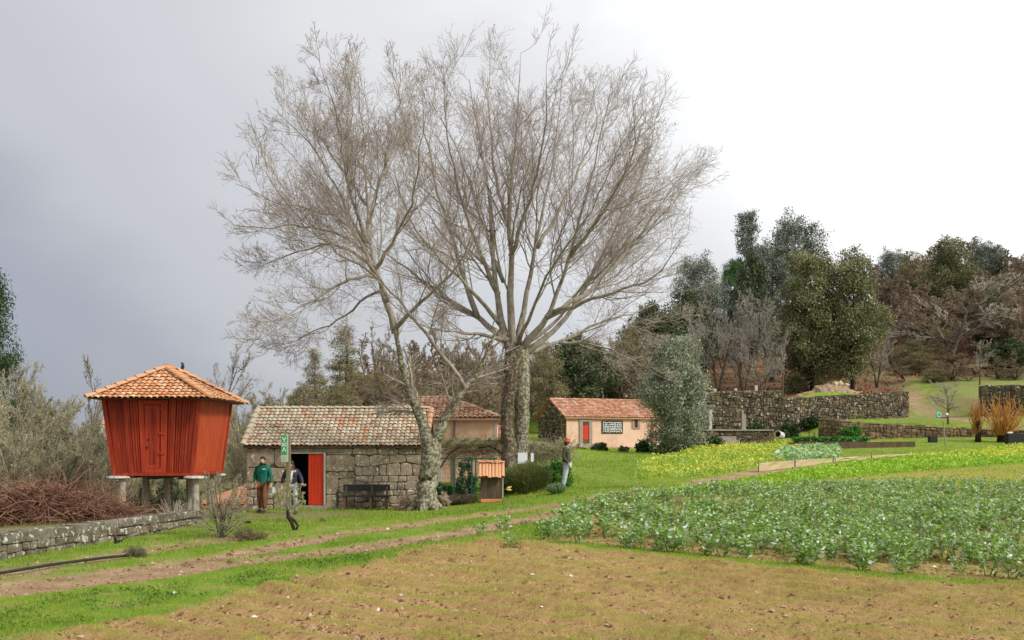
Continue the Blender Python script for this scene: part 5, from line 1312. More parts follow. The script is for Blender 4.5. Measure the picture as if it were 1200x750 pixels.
# thickets behind the houses
for row, (Y, top, dpx) in enumerate(((60, 446, 26), (74, 428, 24), (93, 412, 22), (108, 402, 22))):
    px = 405 + row * 11
    while px < 760:
        if not (row < 2 and 600 < px):
            place('bare_tree', rr.choice(['bareB', 'bareB2', 'bareR2']), 'brown leafless thicket tree behind the roofs in the middle', 'tree', px, Y + rr.uniform(-4, 4), top + rr.uniform(-22, 14), rr.uniform(56, 80), GRT)
        px += dpx * rr.uniform(.8, 1.2)
for px, Y, top, wd, key, nm, lab in [
 (405, 75, 384, 62, 'brown', 'brown_conifer', 'tall pointed brownish conifer behind the stone house roof'),
 (368, 72, 410, 44, 'brown', 'brown_conifer', 'shorter brownish conifer left of the tall pointed one'),
 (356, 60, 450, 60, 'brown2', 'evergreen_shrub', 'olive brown bushy tree above the left end of the stone house roof'),
 (440, 62, 436, 70, 'brown2', 'evergreen_shrub', 'olive brown bushy tree above the right half of the stone house roof'),
 (398, 56, 452, 64, 'brown2', 'evergreen_shrub', 'olive bushy tree over the middle of the stone house roof'),
 (312, 58, 455, 66, 'bareL', 'bare_tree', 'grey green twiggy tree just left of the stone house roof'),
 (330, 70, 448, 60, 'bareL', 'bare_tree', 'grey green twiggy tree rising behind the stone house ridge'),
 (286, 64, 462, 60, 'bareL', 'bare_tree', 'grey twiggy tree right behind the granary roof corner'),
 (282, 52, 476, 46, 'bareL', 'thicket', 'grey green thicket filling the gap between granary and stone house'),
 (300, 47, 486, 40, 'bareL', 'thicket', 'grey thicket touching the left end of the stone house roof'),
 (243, 68, 402, 96, 'bareG', 'bare_tree', 'pale fine twigged bare tree rising behind the granary roof'),
 (672, 90, 396, 84, 'laurel', 'ivy_tree', 'dark ivy covered tree behind the right hand plane tree'),
 (640, 86, 404, 50, 'brown2', 'ivy_tree', 'mossy green crown just right of the twin trunks'),
 (705, 96, 414, 60, 'laurel', 'ivy_tree', 'dark green tree above the gable of the pink house'),
 (735, 100, 395, 60, 'brown2', 'evergreen_tree', 'olive green tree right of the ivy covered trees'),
 (668, 88, 408, 92, 'bareW', 'bare_tree', 'pale branched bare tree in front of the ivy covered tree'),
 (728, 92, 392, 110, 'bareW', 'bare_tree', 'pale arching bare tree over the pink house roof'),
 (-4, 62, 330, 92, 'cypress', 'conifer_tree', 'dark green conifer at the left edge of the view'),
 (25, 38, 425, 120, 'bareL', 'lichen_tree', 'grey green twiggy tree at the far left in front of the conifer'),
 (78, 40, 424, 110, 'bareL', 'lichen_tree', 'grey green twiggy tree between the conifer and the granary'),
 (-30, 34, 430, 130, 'bareL', 'lichen_tree', 'grey green twiggy tree cut by the left edge'),
 (55, 33, 470, 110, 'bareL', 'lichen_tree', 'low tangled grey green tree over the brush pile'),
 (108, 50, 448, 90, 'bareG', 'bare_tree', 'pale fine twigged tree just left of the granary'),
 (5, 31, 520, 90, 'bareB2', 'thicket', 'brownish tangle at the far left just behind the brush pile'),
 (70, 32, 525, 80, 'bareL', 'thicket', 'grey green tangle behind the middle of the brush pile'),
 (120, 42, 500, 60, 'bareB', 'thicket', 'brown thin stemmed tangle at the left foot of the granary'),
 (130, 47, 470, 80, 'bareL', 'lichen_tree', 'grey green twiggy tree half hidden behind the left end of the granary'),
 (-5, 36, 455, 120, 'bareL', 'lichen_tree', 'dense grey green tree filling the left edge below the conifer'),
 (48, 45, 440, 110, 'bareL', 'lichen_tree', 'dense grey green tree just right below the conifer'),
 (95, 37, 500, 80, 'bareL', 'lichen_tree', 'low grey green tree right behind the brush pile, nearest the granary'),
 (40, 38, 520, 80, 'laurel', 'ivy_mass', 'dark ivy mound showing through the left thicket twigs'),
 (320, 50, 468, 70, 'brown2', 'evergreen_shrub', 'olive grey bush showing over the left end of the stone house roof'),
 (470, 66, 440, 70, 'brown2', 'evergreen_shrub', 'olive brown bush behind the left fork of the near plane tree'),
 (15, 30, 480, 110, 'bareL', 'lichen_tree', 'low tangled grey green tree at the left edge over the brush pile'),
 (18, 42, 495, 110, 'laurel', 'ivy_mass', 'dark leafy undergrowth inside the left thicket'),
 (150, 46, 560, 60, 'bareL', 'thicket', 'grey twigs under the left side of the granary'),
 (200, 40, 560, 46, 'laurel', 'evergreen_shrub', 'dark green shrub seen between the granary pillars'),
 (170, 41, 568, 30, 'laurel', 'evergreen_shrub', 'small dark green shrub behind the left granary pillars'),
 (220, 37, 570, 40, 'bareL', 'thicket', 'grey twigs under the right side of the granary'),
 (1030, 165, 300, 50, 'bareR', 'bare_tree', 'brown bare tree on the skyline just right of the evergreen oaks'),
 (1052, 150, 306, 56, 'bareR2', 'bare_tree', 'twin stemmed brown bare tree on the skyline right of the evergreen oaks'),
 (1072, 170, 296, 50, 'brown2', 'evergreen_tree', 'brownish green crown on the skyline between the oaks and the ivy covered tree')]:
    place(nm, key, lab, 'tree' if nm.endswith('tree') or nm.endswith('conifer') else 'shrub', px, Y, top, wd)
for i, px in enumerate((60, 95, 125, 150, 180, 210, 245, 275, 300, 325)):
    place('bare_tree', 'bareG' if i % 2 else 'bareL', 'greyish tree far down the valley behind the granary', 'tree', px, rr.uniform(85, 130), 486 + rr.uniform(-12, 16), rr.uniform(34, 52), 'trees down the valley')

# olive tree
mk_leafy('olive', 51, LF_OLIVE, M_BRK_G, blob_crown(12, 70, .9, 9.4, 2.5, .95, lambda t: (math.sin(math.pi * (.14 + .78 * t))) ** .5, .9), 60000, .1, .34, tr=.2, H_=10)
place('olive_tree', 'olive', 'silvery olive tree standing in front of the right end of the pink house', 'tree', 792, 66, 397, 72)
place('apple_tree', 'bareW', 'small crooked dark trunked tree with lichen grey twigs on the low terrace', 'tree', 1112, 86, 444, 62)

# ---------------------------------------------------------------- bushes
def bush(name, label, cat, px, Y, top, wpx, mat, n=2500, size=.05, k=4, aspect=.5, base=None, dep=.7, seed=None, stems=M_TWIG_B, lump=.3, dz=0, group=None):
    rng = np.random.default_rng(seed if seed is not None else int(px * 7 + Y))
    b = GP(px, Y); b.z += dz; hgt = PZ(top, Y) - b.z; rx = wpx / 2 / F * Y
    T = thing(name, label, cat, tuple(b), group=group)
    ncl = max(12, n // 50); d = unit(rng.normal(size=(ncl, 3))); d[:, 2] = np.abs(d[:, 2]) * 1.0
    cc = d * (rng.random(ncl) ** .35)[:, None] * np.array([rx * .88, rx * .88 * dep, hgt * .86]) * (1 - .25 * rng.random(ncl))[:, None]
    idx = rng.integers(0, ncl, n); pts = cc[idx] + rng.normal(size=(n, 3)) * lump * .33 * min(rx, hgt); pts[:, 2] = np.abs(pts[:, 2]) + .02
    v = np.clip(.5 + (rng.random(ncl)[idx] - .5) * .6 + rng.normal(size=n) * .2, 0, 1)
    V = leaves_np(pts, size, k, aspect, rng) + np.array(tuple(b))
    obj_from_mesh('foliage', np_mesh('foliage', V, n, k, v), mat, T)
    C = np.zeros((14, 5, 3)); tips = cc[rng.integers(0, ncl, 14)] * .9
    for j in range(5): C[:, j] = tips * (j / 4) ** 1.1
    C += rng.normal(size=C.shape) * .02; V, Fq = tubes_np(C + np.array(tuple(b)), np.tile(np.linspace(.02, .006, 5), (14, 1)), 4)
    obj_from_mesh('stems', indexed_mesh('stems', V, Fq), stems, T, kind='stuff')
    return T
def broom(name, label, cat, px, Y, top, wpx, mat, n=900, r=.006, seed=1, spread=.55, curve=.2, dz=0, k=6, stub=.0):
    """upright fan of thin stems"""
    rng = np.random.default_rng(seed); b = GP(px, Y); b.z += dz; hgt = PZ(top, Y) - b.z; rx = wpx / 2 / F * Y
    a = rng.random(n) * 2 * np.pi; q = rng.random(n) ** .6; L = hgt * (.55 + .45 * rng.random(n))
    tip = np.stack([np.cos(a) * q * rx, np.sin(a) * q * rx * .8, L * np.sqrt(1 - .55 * q ** 2)], -1)
    st = np.stack([np.cos(a) * q * rx * .28, np.sin(a) * q * rx * .25, np.full(n, stub)], -1)
    t = np.linspace(0, 1, k)[None, :, None]
    C = st[:, None] * (1 - t) + tip[:, None] * t; C[:, :, :2] *= (1 - curve * np.sin(np.pi * t))
    C += rng.normal(size=C.shape) * .035 * hgt * t
    V, Fq = tubes_np(C + np.array(tuple(b)), np.tile(np.linspace(r * 1.4, r * .6, k), (n, 1)), 3)
    me = indexed_mesh(name, V, Fq, np.repeat(rng.random(n), k * 3))
    o = tag(obj_from_mesh(name, me, mat), label, cat); at_base(o, tuple(b)); return o
bush('laurel_bush', 'bright green leafy bush behind the figure in the red hat', 'bush', 652, 37, 529, 46, LF_BUSH, 4200, .055)
bush('laurel_bush', 'small bright green bush between the broom and the leafy bush', 'bush', 636, 36.5, 540, 26, LF_BUSH, 1600, .05)
bush('round_bush', 'clipped round dark green bush below the red door of the pink house', 'bush', 703, 69, 517, 26, LF_BUSHD, 2600, .07, dep=1)
bush('round_bush', 'dark green bush left of the pink house doorstep', 'bush', 679, 67, 527, 16, LF_BUSHD, 1200, .07)
bush('round_bush', 'small olive green bush right of the round clipped bush', 'bush', 731, 69, 519, 16, LF_BROOM, 1200, .07)
bush('round_bush', 'rounded dark bush below the small window of the pink house', 'bush', 756, 69, 511, 28, LF_BUSHD, 2600, .08)
bush('round_bush', 'brownish bush at the left foot of the olive tree', 'bush', 777, 66, 513, 24, LF_BROOM, 1600, .07)
bush('round_bush', 'dark low planting right under the olive tree', 'bush', 800, 68, 515, 34, LF_BUSHD, 2600, .08)
bush('round_bush', 'rounded green bush against the stone ledge steps', 'bush', 836, 76, 507, 32, LF_BUSHD, 2600, .08)
bush('ivy_clump', 'ivy clump hanging at the foot of the long dark wall', 'ivy', 960, 91, 488, 60, LF_BUSHD, 3000, .1, dep=.3)
bush('ivy_clump', 'ivy clump at the foot of the tall wall left of the drain pipe', 'ivy', 885, 88.3, 490, 54, LF_BUSHD, 2600, .1, dep=.3)
bush('ivy_clump', 'ivy tuft growing on the tall wall above the drain pipe', 'ivy', 925, 89, 487, 30, LF_BUSHD, 1500, .1, dep=.3)
bush('ivy_clump', 'ivy growing over the left end of the low terrace wall', 'ivy', 1000, 83.5, 494, 44, LF_BUSH, 1800, .1, dep=.4)
broom('broom_shrub', 'tall olive green broom shrub right of the insect house', 'shrub', 617, 35, 540, 64, LF_BROOM, 2600, .008, 3, curve=.1)
broom('broom_shrub', 'low dark broom shrub touching the twin trunks', 'shrub', 598, 36.2, 552, 36, LF_BROOM, 1200, .008, 4, curve=.1)
broom('grass_tuft', 'grey green leafy tuft at the feet of the red hat figure', 'plant', 652, 33.2, 565, 26, mat_leaf('grey green blades', [(.12, .19, .07), (.22, .32, .13), (.36, .44, .24)]), 500, .012, 5, curve=-.2)
LF_LAV = mat_leaf('dry lavender stalks', [(.3, .2, .14), (.5, .37, .28), (.7, .55, .45)], .9, .1)
M_LAV = mat_simple('dry pinkish flower stalks', (.36, .26, .2), (.66, .53, .44), 8, .9, 0)
bush('dry_lavender', 'dry pinkish lavender clump against the wall left of the forked trunk', 'plant', 478, 33, 575, 34, LF_LAV, 1500, .07, 4, .12, seed=5)
bush('dry_lavender', 'dry pinkish lavender clump just right of the forked trunk', 'plant', 520, 33.2, 572, 20, LF_LAV, 900, .07, 4, .12, seed=6)
broom('dry_plant', 'brown dry plants below the green mesh fence', 'plant', 540, 34, 577, 50, M_TWIG_B, 400, .01, 8, curve=-.2)
broom('willow_shrub', 'large orange pollarded willow fan by the dark planter box', 'shrub', 1176, 80, 456, 62, M_WILLOW, 120, .028, 9, curve=.1, stub=.6)
broom('willow_shrub', 'narrower orange pollarded willow over a dark stump', 'shrub', 1145, 80.5, 462, 26, M_WILLOW, 60, .028, 10, curve=.1, stub=.6)
for px, w_, lab in ((1146, 7, 'dark willow stump under the narrower orange shoots'), (1174, 11, 'brown willow stump under the large orange fan')):
    b = GP(px, 80.4); MBx = MB().tube([b + Vector((0, 0, -.2)), b + Vector((.05, 0, .8)), b + Vector((-.05, 0, 1.7))], [w_ / F * 80 * .55, w_ / F * 80 * .42, w_ / F * 80 * .5], 9)
    at_base(tag(MBx.build('willow_stump', M_BRK_D, smooth=True), lab, 'stump'), tuple(b))
# bare shrub, dry cushions and the thorny vine in the grass on the left
mk_bare('shrub', 61, mat_simple('greenish bare shrub twigs', (.24, .21, .13), (.46, .41, .28), 3, .9, 0), M_BRK_G, 8, .9, (7, 7, 5, 3), H_=3, tr=.04, low=.1, twig=.005, upw=.09, ang=38)
place('bare_shrub', 'shrub', 'leafless twiggy shrub on the grass below the granary', 'shrub', 259, 23.6, 552, 58)
b = GP(343, 24.9); VN = thing('pruned_vine', 'small gnarled plant with crooked dark stem in front of the sign post', 'plant', tuple(b))
vp = [(346, 625, 0), (342, 613, .05), (338, 606, 0), (337, 598, -.05), (332, 590, 0)]; vq = [(346, 625, 0), (349, 616, 0), (345, 610, 0), (338, 604, 0)]
vpt = [P(x_, y_, 24.9 + o_) for x_, y_, o_ in vp]; vqt = [P(x_, y_, 24.95 + o_) for x_, y_, o_ in vq]
MB().tube(vpt, [.05, .045, .05, .035, .02], 7).build('stem', M_BRK_D, VN, smooth=True); MB().tube(vqt, [.035, .03, .035, .02], 6).build('stem', M_BRK_D, VN, smooth=True)
rngv = np.random.default_rng(8); tw = [(340, 600, 325, 578), (338, 602, 330, 568), (338, 600, 340, 566), (340, 600, 352, 574), (338, 602, 345, 580), (335, 598, 322, 588), (340, 605, 356, 588)]
CV = np.array([resample([P(a_, b_, 24.9), (P(a_, b_, 24.9) + P(c_, d_, 24.9)) / 2 + Vector((rngv.normal() * .08, rngv.normal() * .12, 0)), P(c_, d_, 24.9 + rngv.normal() * .2)], [1, 1, 1], 7)[0] for a_, b_, c_, d_ in tw]); RV = np.tile(np.linspace(.014, .007, 7), (len(tw), 1))
V2, R2_ = grow(CV, RV, 7, .3, 1, .5, 50, 4, rng=rngv, rr=.7); V3, R3_ = grow(V2, np.maximum(R2_, .005), 4, .3, 1, .6, 50, 3, rng=rngv, rr=.8)
V, Fq = merge([tubes_np(CV, RV, 4), tubes_np(V2, np.maximum(R2_, .005), 3), tubes_np(V3, np.maximum(R3_, .004), 3)]); obj_from_mesh('twigs', indexed_mesh('twigs', V, Fq), M_TWIG_L, VN, kind='stuff')
tp = V3[:, -1][rngv.random(len(V3)) < .8]; obj_from_mesh('leaves', np_mesh('leaves', leaves_np(tp, .045, 4, .5, rngv), len(tp), 4, rngv.random(len(tp))), mat_leaf('pale vine leaves', [(.2, .24, .07), (.4, .42, .18)]), VN, kind='stuff')
bush('dry_cushion', 'wide dry brown cushion plant right of the leafless shrub', 'plant', 293, 22.8, 616, 56, mat_leaf('dry brown leaves', [(.07, .05, .025), (.16, .12, .06), (.26, .2, .11)]), 3000, .03, 3, .2)
bush('grey_cushion', 'grey green cushion plant beside the black hose', 'plant', 159, 19.2, 638, 38, mat_leaf('grey cushion leaves', [(.07, .075, .04), (.15, .155, .09), (.25, .25, .16)]), 2600, .022, 3, .2)
bush('dry_cushion', 'tiny dry plant right of the gnarled vine', 'plant', 378, 27.8, 607, 12, LF_BROWN, 300, .03, 3, .2)
# brush pile of cut red-brown branches
rng = np.random.default_rng(9); N = 2600
u = rng.random(N) * 2 - 1; hgt_ = np.interp(u, [-1, -.3, .1, .35, .8, 1], [.3, .55, .9, .85, .4, .05])
q = np.sqrt(rng.random(N)); bx = -11.5 + u * 2.2; by = 23.3 + u * 1.3 + rng.normal(size=N) * .5; bz = .3 + hgt_ * (1 - .9 * np.abs(rng.random(N) - .0) ** 1.3) 
C = np.zeros((N, 6, 3)); C[:, 0] = np.stack([bx, by, bz], -1); d = unit(rng.normal(size=(N, 3)) * np.array([1, .7, .28])); L = rng.uniform(.3, 1.3, N)
for j in range(1, 6): d = unit(d + rng.normal(size=(N, 3)) * .26 - np.array([0, 0, .07])); C[:, j] = C[:, j - 1] + d * (L / 5)[:, None]
C[:, :, 2] = np.maximum(C[:, :, 2], .2)
V, Fq = tubes_np(C, np.tile(np.linspace(.012, .004, 6), (N, 1)) * rng.uniform(.6, 1.5, (N, 1)), 3)
o = tag(obj_from_mesh('brush_pile', indexed_mesh('brush_pile', V, Fq), M_BRUSH), 'heap of cut red brown branches lying behind the low garden wall', 'brush pile'); at_base(o, (-11.6, 23.6, .3))
pl = broom('pale_sapling', 'pale leafless sapling just behind the garden wall under the granary', 'plant', 202, 28.0, 582, 50, M_TWIG_W, 26, .014, 12, curve=0)
# ================================================================ pergola, fence, insect house, signs
YG = 38.5
PG = thing('pergola', 'mossy topped pergola with tangled brown vine in front of the peach house', 'pergola', (PX(552, YG), YG, .4))
x0_, x1_ = PX(514, YG), PX(590.5, YG); zt_ = PZ(515.5, YG)
m_ = MB(); m_.box((x0_, YG - .06, zt_ - .17), (x1_, YG + .06, zt_)); m_.build('front_beam', M_MOSS, PG, bevel=.01)
m_ = MB(); m_.box((x0_, YG + 2.4, zt_ - .17), (x1_, YG + 2.52, zt_)); m_.build('rear_beam', M_MOSS, PG)
for x in np.linspace(x0_ + .1, x1_ - .1, 6):
    m_ = MB(); m_.box((x - .035, YG - .2, zt_ + .003), (x + .035, YG + 2.7, zt_ + .07)); m_.build('rafter', M_GREYWOOD, PG)
for x, y in ((x1_ - .05, YG), (x0_ + .05, YG), (PX(528, YG), YG + 2.46), (x1_ - .05, YG + 2.46)):
    m_ = MB(); m_.box((x - .05, y - .05, H(x, y) - .1), (x + .05, y + .05, zt_ - .172)); m_.build('post', M_CONC, PG)
M_VINE = mat_simple('vine canes', (.26, .19, .11), (.46, .37, .24), 2, .9, 0)
rng = np.random.default_rng(17); N = 700
C = np.zeros((N, 6, 3)); C[:, 0] = np.stack([rng.uniform(x0_, x1_, N), YG + rng.uniform(-.1, 2.4, N), zt_ - .1 - np.abs(rng.normal(size=N)) * .28], -1); d = unit(rng.normal(size=(N, 3)) * np.array([1, .6, .35]))
for j in range(1, 6): d = unit(d + rng.normal(size=(N, 3)) * .35 - np.array([0, 0, .05])); C[:, j] = C[:, j - 1] + d * .16
V, Fq = tubes_np(C, np.tile(np.linspace(.012, .005, 6), (N, 1)), 3)
o = tag(obj_from_mesh('grape_vine', indexed_mesh('grape_vine', V, Fq), M_VINE), 'tangled brown leafless grape vine hanging under the pergola beam', 'vine'); at_base(o, (PX(552, YG), YG, zt_))
for (a, b) in (((516, 548), (542, 523)), ((560, 525), (590, 533))):
    p, q_ = P(a[0], a[1], YG - .15), P(b[0], b[1], YG - .15); mid = (p + q_) / 2 + Vector((0, 0, .22))
    MB().tube(resample([p, mid, q_], [.035, .03, .025], 9)[0], .03, 6).build('vine_stem', M_BRK_D, PG, smooth=True)
# green mesh fence
YF = 35.2
FN = thing('mesh_fence', 'dark green metal mesh fence with gate between forked tree and insect house', 'fence', (PX(545, YF), YF, .2))
zr = PZ(536.5, YF)
for px, w_ in ((509.5, .14), (532, .05), (553, .05), (557.5, .05), (580, .05)):
    x = PX(px, YF); m_ = MB(); m_.box((x - w_ / 2, YF - .04, H(x, YF) - .1), (x + w_ / 2, YF + .04, zr if w_ < .1 else PZ(531, YF))); m_.build('post', M_GREENMETAL, FN)
m_ = MB(); m_.box((PX(512, YF), YF - .02, zr - .04), (PX(580, YF), YF + .02, zr - .002)); m_.build('rail', M_GREENMETAL, FN)
for (pa, pb) in ((512, 532), (532, 553), (557.5, 580)):
    m_ = MB(); xa, xb = PX(pa, YF), PX(pb, YF); k = 0
    for x in np.arange(xa + .06, xb - .03, .06): m_.bar((x, YF, .3), (x, YF, zr - .04), .006)
    for z in np.arange(.4, zr - .06, .16): m_.bar((xa, YF + .006, z), (xb, YF + .006, z), .006)
    m_.build('wire_mesh', M_GREENMETAL, FN, kind='stuff')
bush('ivy_column', 'dark leafy climber behind the middle of the green fence', 'climber', 546, 36.6, 526, 34, mat_leaf('climber leaves', [(.03, .045, .015), (.07, .09, .03), (.13, .15, .06)], .6, .15), 3600, .045)
bush('ivy_column', 'dark leafy climber right behind the insect house', 'climber', 575, 37.2, 540, 32, LF_DARK, 2200, .05)
bush('garden_shrub', 'low mixed green shrub behind the green fence near the forked trunk', 'shrub', 520, 36.8, 562, 30, LF_BUSHD, 1500, .045)
# fence of pale stakes right of the twin trunks
YK = 44.0
for i, px in enumerate((628, 636, 641, 646, 652, 659)):
    b = GP(px, YK); h_ = PZ(530 + (i % 3) * 2, YK) - b.z; m_ = MB().tube([b + Vector((0, 0, -.1)), b + Vector((.03, 0, h_ / 2)), b + Vector((-.02 + .02 * i, 0, h_))], [.04, .035, .03], 6)
    at_base(tag(m_.build('vineyard_stake', M_CONC), 'pale thin stake above the bright green bush right of the twin trunks', 'stake', 'pale stakes behind the leafy bush'), tuple(b))
PG2 = thing('pergola', 'long low vine trellis behind the broom shrub right of the twin trunks', 'trellis', (PX(635, 43), 43, .9))
za = PZ(520, 43)
for dz_, w_ in ((0, .08), (-.3, .03)):
    m_ = MB(); m_.box((PX(610, 43), 43 - .03, za + dz_ - w_), (PX(664, 43), 43 + .03, za + dz_)); m_.build('rail', M_MOSS, PG2)
for px in (611, 628, 647, 663):
    x = PX(px, 43); m_ = MB(); m_.box((x - .04, 43.035, H(x, 43) - .1), (x + .04, 43.1, za + .03)); m_.build('post', M_GREYWOOD, PG2)
N = 900; C = np.zeros((N, 5, 3)); C[:, 0] = np.stack([rng.uniform(PX(606, 43), PX(668, 43), N), 43 + rng.normal(size=N) * .25, za - .05 - np.abs(rng.normal(size=N)) * .4], -1); d = unit(rng.normal(size=(N, 3)) * np.array([1, .6, .5]))
for j in range(1, 5): d = unit(d + rng.normal(size=(N, 3)) * .35); C[:, j] = C[:, j - 1] + d * .17
V, Fq = tubes_np(C, np.tile(np.linspace(.012, .006, 5), (N, 1)), 3)
o = tag(obj_from_mesh('trellis_vine', indexed_mesh('trellis_vine', V, Fq), M_TWIG_L), 'leafless tangled vine on the low trellis left of the pink house', 'vine'); at_base(o, (PX(635, 43), 43, za))

# insect house
YI = 33.2
IH = thing('insect_house', 'brown wooden insect house with small terracotta tile roof', 'insect house', (PX(576, YI), YI, .25))
ix0, ix1 = PX(563, YI), PX(589, YI); iz0 = PZ(588, YI); iz1 = PZ(559, YI); iD = .55
for i in range(3):
    a = ix0 + (ix1 - ix0) * i / 3; b = ix0 + (ix1 - ix0) * (i + 1) / 3
    m_ = MB(); m_.box((a + .004, YI - rg.uniform(0, .008), iz0 + .12), (b - .004, YI + .03, iz1 + .1)); m_.build('board', M_BROWNWOOD, IH, bevel=.003)
m_ = MB(); m_.box((ix0, YI + .031, iz0 + .12), (ix0 + .03, YI + iD, iz1 + .1)); m_.box((ix0, YI + iD, iz0 + .12), (ix1, YI + iD + .03, iz1 + .1)); m_.build('back_panel', M_BROWNWOOD, IH)
m_ = MB(); m_.box((ix0 + .02, YI - .01, iz0 - .02), (ix1 - .02, YI + iD, iz0 + .10)); m_.build('brick_base', M_TILE_O, IH)
# open right side with shelves and blocks with holes
for i, z in enumerate(np.linspace(iz0 + .12, iz1 + .05, 5)):
    m_ = MB(); m_.box((ix1 - .3, YI + .035, z), (ix1 + .012, YI + iD - .002, z + .025)); m_.build('shelf', M_PLINTH, IH)
for i in range(4):
    z = iz0 + .12 + i * (iz1 + .05 - iz0 - .12) / 4 + .03; h_ = (iz1 + .05 - iz0 - .12) / 4 - .04
    m_ = MB(); m_.tube([(ix1 - .25, YI + .17, z + h_ / 2), (ix1 + .01, YI + .17, z + h_ / 2)], h_ / 2.2, 10); m_.tube([(ix1 - .25, YI + .4, z + h_ / 2), (ix1 + .01, YI + .4, z + h_ / 2)], h_ / 2.2, 10)
    m_.build('drilled_log', M_BLACKWOOD if i % 2 == 0 else M_BROWNWOOD, IH)
m_ = MB(); m_.box((ix1 - .01, YI + .0, iz0 + .12), (ix1 + .02, YI + .034, iz1 + .1)); m_.box((ix1 - .01, YI + iD - .0, iz0 + .12), (ix1 + .02, YI + iD + .03, iz1 + .1)); m_.build('side_frame', M_CONC, IH)
rzI = PZ(544, YI + .25); re = PZ(559.5, YI - .15)
ra0, ra1 = PX(560.5, YI - .15), PX(591, YI - .15)
a_, b_, c_, d_ = Vector((ra0, YI - .17, re)), Vector((ra1, YI - .17, re)), Vector((ra1, YI + .28, rzI)), Vector((ra0, YI + .28, rzI)); e_, f_ = Vector((ra1, YI + .73, re)), Vector((ra0, YI + .73, re))
m_ = MB(); dn = Vector((0, 0, -.03)); V6 = [a_, b_, c_, d_, e_, f_]
m_.add(V6 + [v + dn for v in V6], [(0, 1, 2, 3), (3, 2, 4, 5), (7, 6, 9, 8), (8, 9, 11, 10), (0, 6, 7, 1), (5, 4, 10, 11), (1, 7, 8, 2), (2, 8, 10, 4), (0, 3, 9, 6), (3, 5, 11, 9)]); rfI = m_.build('roof', M_BROWNWOOD, IH)
sp = (d_ - a_)
for i in range(8):
    w_ = (ra1 - ra0) / 8
    for (o3, sdir, uu) in ((a_, sp, 1), (e_, c_ - e_, -1)):
        m_ = MB(); tile_field(m_, o3 + Vector((uu * w_ * i, 0, .0)), (uu, 0, 0), sdir, w_, sp.length * .95, w_, sp.length, rng=rt, n=5); m_.build('roof_tile', M_TILE_H, rfI)
for i in range(3):
    p, q_ = d_.lerp(c_, i / 3), d_.lerp(c_, (i + 1) / 3); m_ = MB(); ridge_run(m_, p, q_, 99, .075, .075, rt); m_.build('ridge_tile', M_TILE_O, rfI)
yl = mat_simple('yellow dry leaf', (.55, .45, .12), (.7, .6, .22), 5, .7, 0)
c = P(596, 573, YI + .1); m_ = MB(); m_.tube([Vector((ix1 + .01, YI + .2, c.z - .03)), c - Vector((.05, 0, 0))], .008, 5); st_ = m_.build('yellow_leaf', yl)
me2 = MB(); 
for ang_, l_ in ((.7, .16), (-.3, .13), (1.5, .1)):
    t_ = c + Vector((math.cos(ang_) * l_, 0, math.sin(ang_) * l_)); s_ = c + Vector((-.07, 0, -.03)); nrm = Vector((-math.sin(ang_), 0, math.cos(ang_))) * .04
    me2.add([s_, (s_ + t_) / 2 + nrm, t_, (s_ + t_) / 2 - nrm, (s_ + t_) / 2 + Vector((0, -.02, 0))], [(0, 1, 4), (1, 2, 4), (2, 3, 4), (3, 0, 4)])
bpy.data.objects.remove(st_); me2.tube([Vector((ix1 + .01, YI + .2, c.z - .03)), c - Vector((.05, 0, 0))], .008, 5)
at_base(tag(me2.build('yellow_leaf', yl), 'yellow leafy stalk sticking out of the insect house side', 'leaf'), tuple(c))
# white panels
YW = 36.5
for (pa, pb, ya, yb, lab) in ((607, 618, 530.5, 543.5, 'white square board on a stake behind the broom shrub'), (622, 625.5, 531, 541, 'narrow white slip of board right of the white square board')):
    x = PX((pa + pb) / 2, YW); b = GP((pa + pb) / 2, YW); t = thing('notice_board', lab, 'board', tuple(b))
    m_ = MB(); m_.box((PX(pa, YW), YW - .02, PZ(yb, YW)), (PX(pb, YW), YW, PZ(ya, YW))); m_.build('panel', M_WHITE, t)
    m_ = MB(); m_.box((x - .025, YW + .003, b.z - .1), (x + .025, YW + .05, PZ(ya + 2, YW))); m_.build('post', M_GREYWOOD, t)
# green sign post
YN = 28.0
b = GP(337, YN); SP = thing('sign_post', 'square wooden post with narrow green and white sign in front of the doorway', 'sign', tuple(b))
m_ = MB(); m_.box((PX(335.2, YN), YN, b.z - .15), (PX(339.8, YN), YN + .11, PZ(510, YN))); m_.build('post', mat_wood('mossy post wood', (.13, .1, .055), (.27, .22, .13), wear=(.22, .25, .1)), SP, bevel=.006)
M_SGREEN = mat_simple('sign green', (.02, .26, .09), (.03, .31, .11), 4, .45, 0)
sx0, sx1 = PX(329.6, YN), PX(337.8, YN); szt, szm, szb = PZ(509.5, YN), PZ(533, YN), PZ(541.5, YN)
m_ = MB(); m_.box((sx0, YN - .03, szb), (sx1, YN - .003, szt)); pn = m_.build('sign_panel', mat_simple('pale sign panel', (.38, .43, .3), (.48, .52, .38), 12, .5, 0), SP)
m_ = MB(); m_.box((sx0 + .012, YN - .036, szm), (sx1 - .035, YN - .0305, szt - .012)); m_.build('green_field', M_SGREEN, pn)
m_ = MB(); xc = (sx0 + sx1) / 2 - .012; w_ = .055; hS = szt - szm
def stroke(x1s, z1s, x2s, z2s, wd=.02): m_.bar((xc + x1s * w_, YN - .04, szm + z1s * hS), (xc + x2s * w_, YN - .04, szm + z2s * hS), wd, .006, up=Vector((0, 1, 0)))
stroke(-.8, .88, -.05, .70); stroke(.8, .88, .05, .70); stroke(0, .74, 0, .63)
stroke(-.9, .62, -.9, .40, .014); stroke(.9, .62, .9, .40, .014); stroke(-.35, .55, .3, .55, .03); stroke(-.35, .47, .3, .47, .03)
stroke(0, .40, 0, .32); stroke(-.05, .36, -.8, .16); stroke(.05, .36, .8, .16)
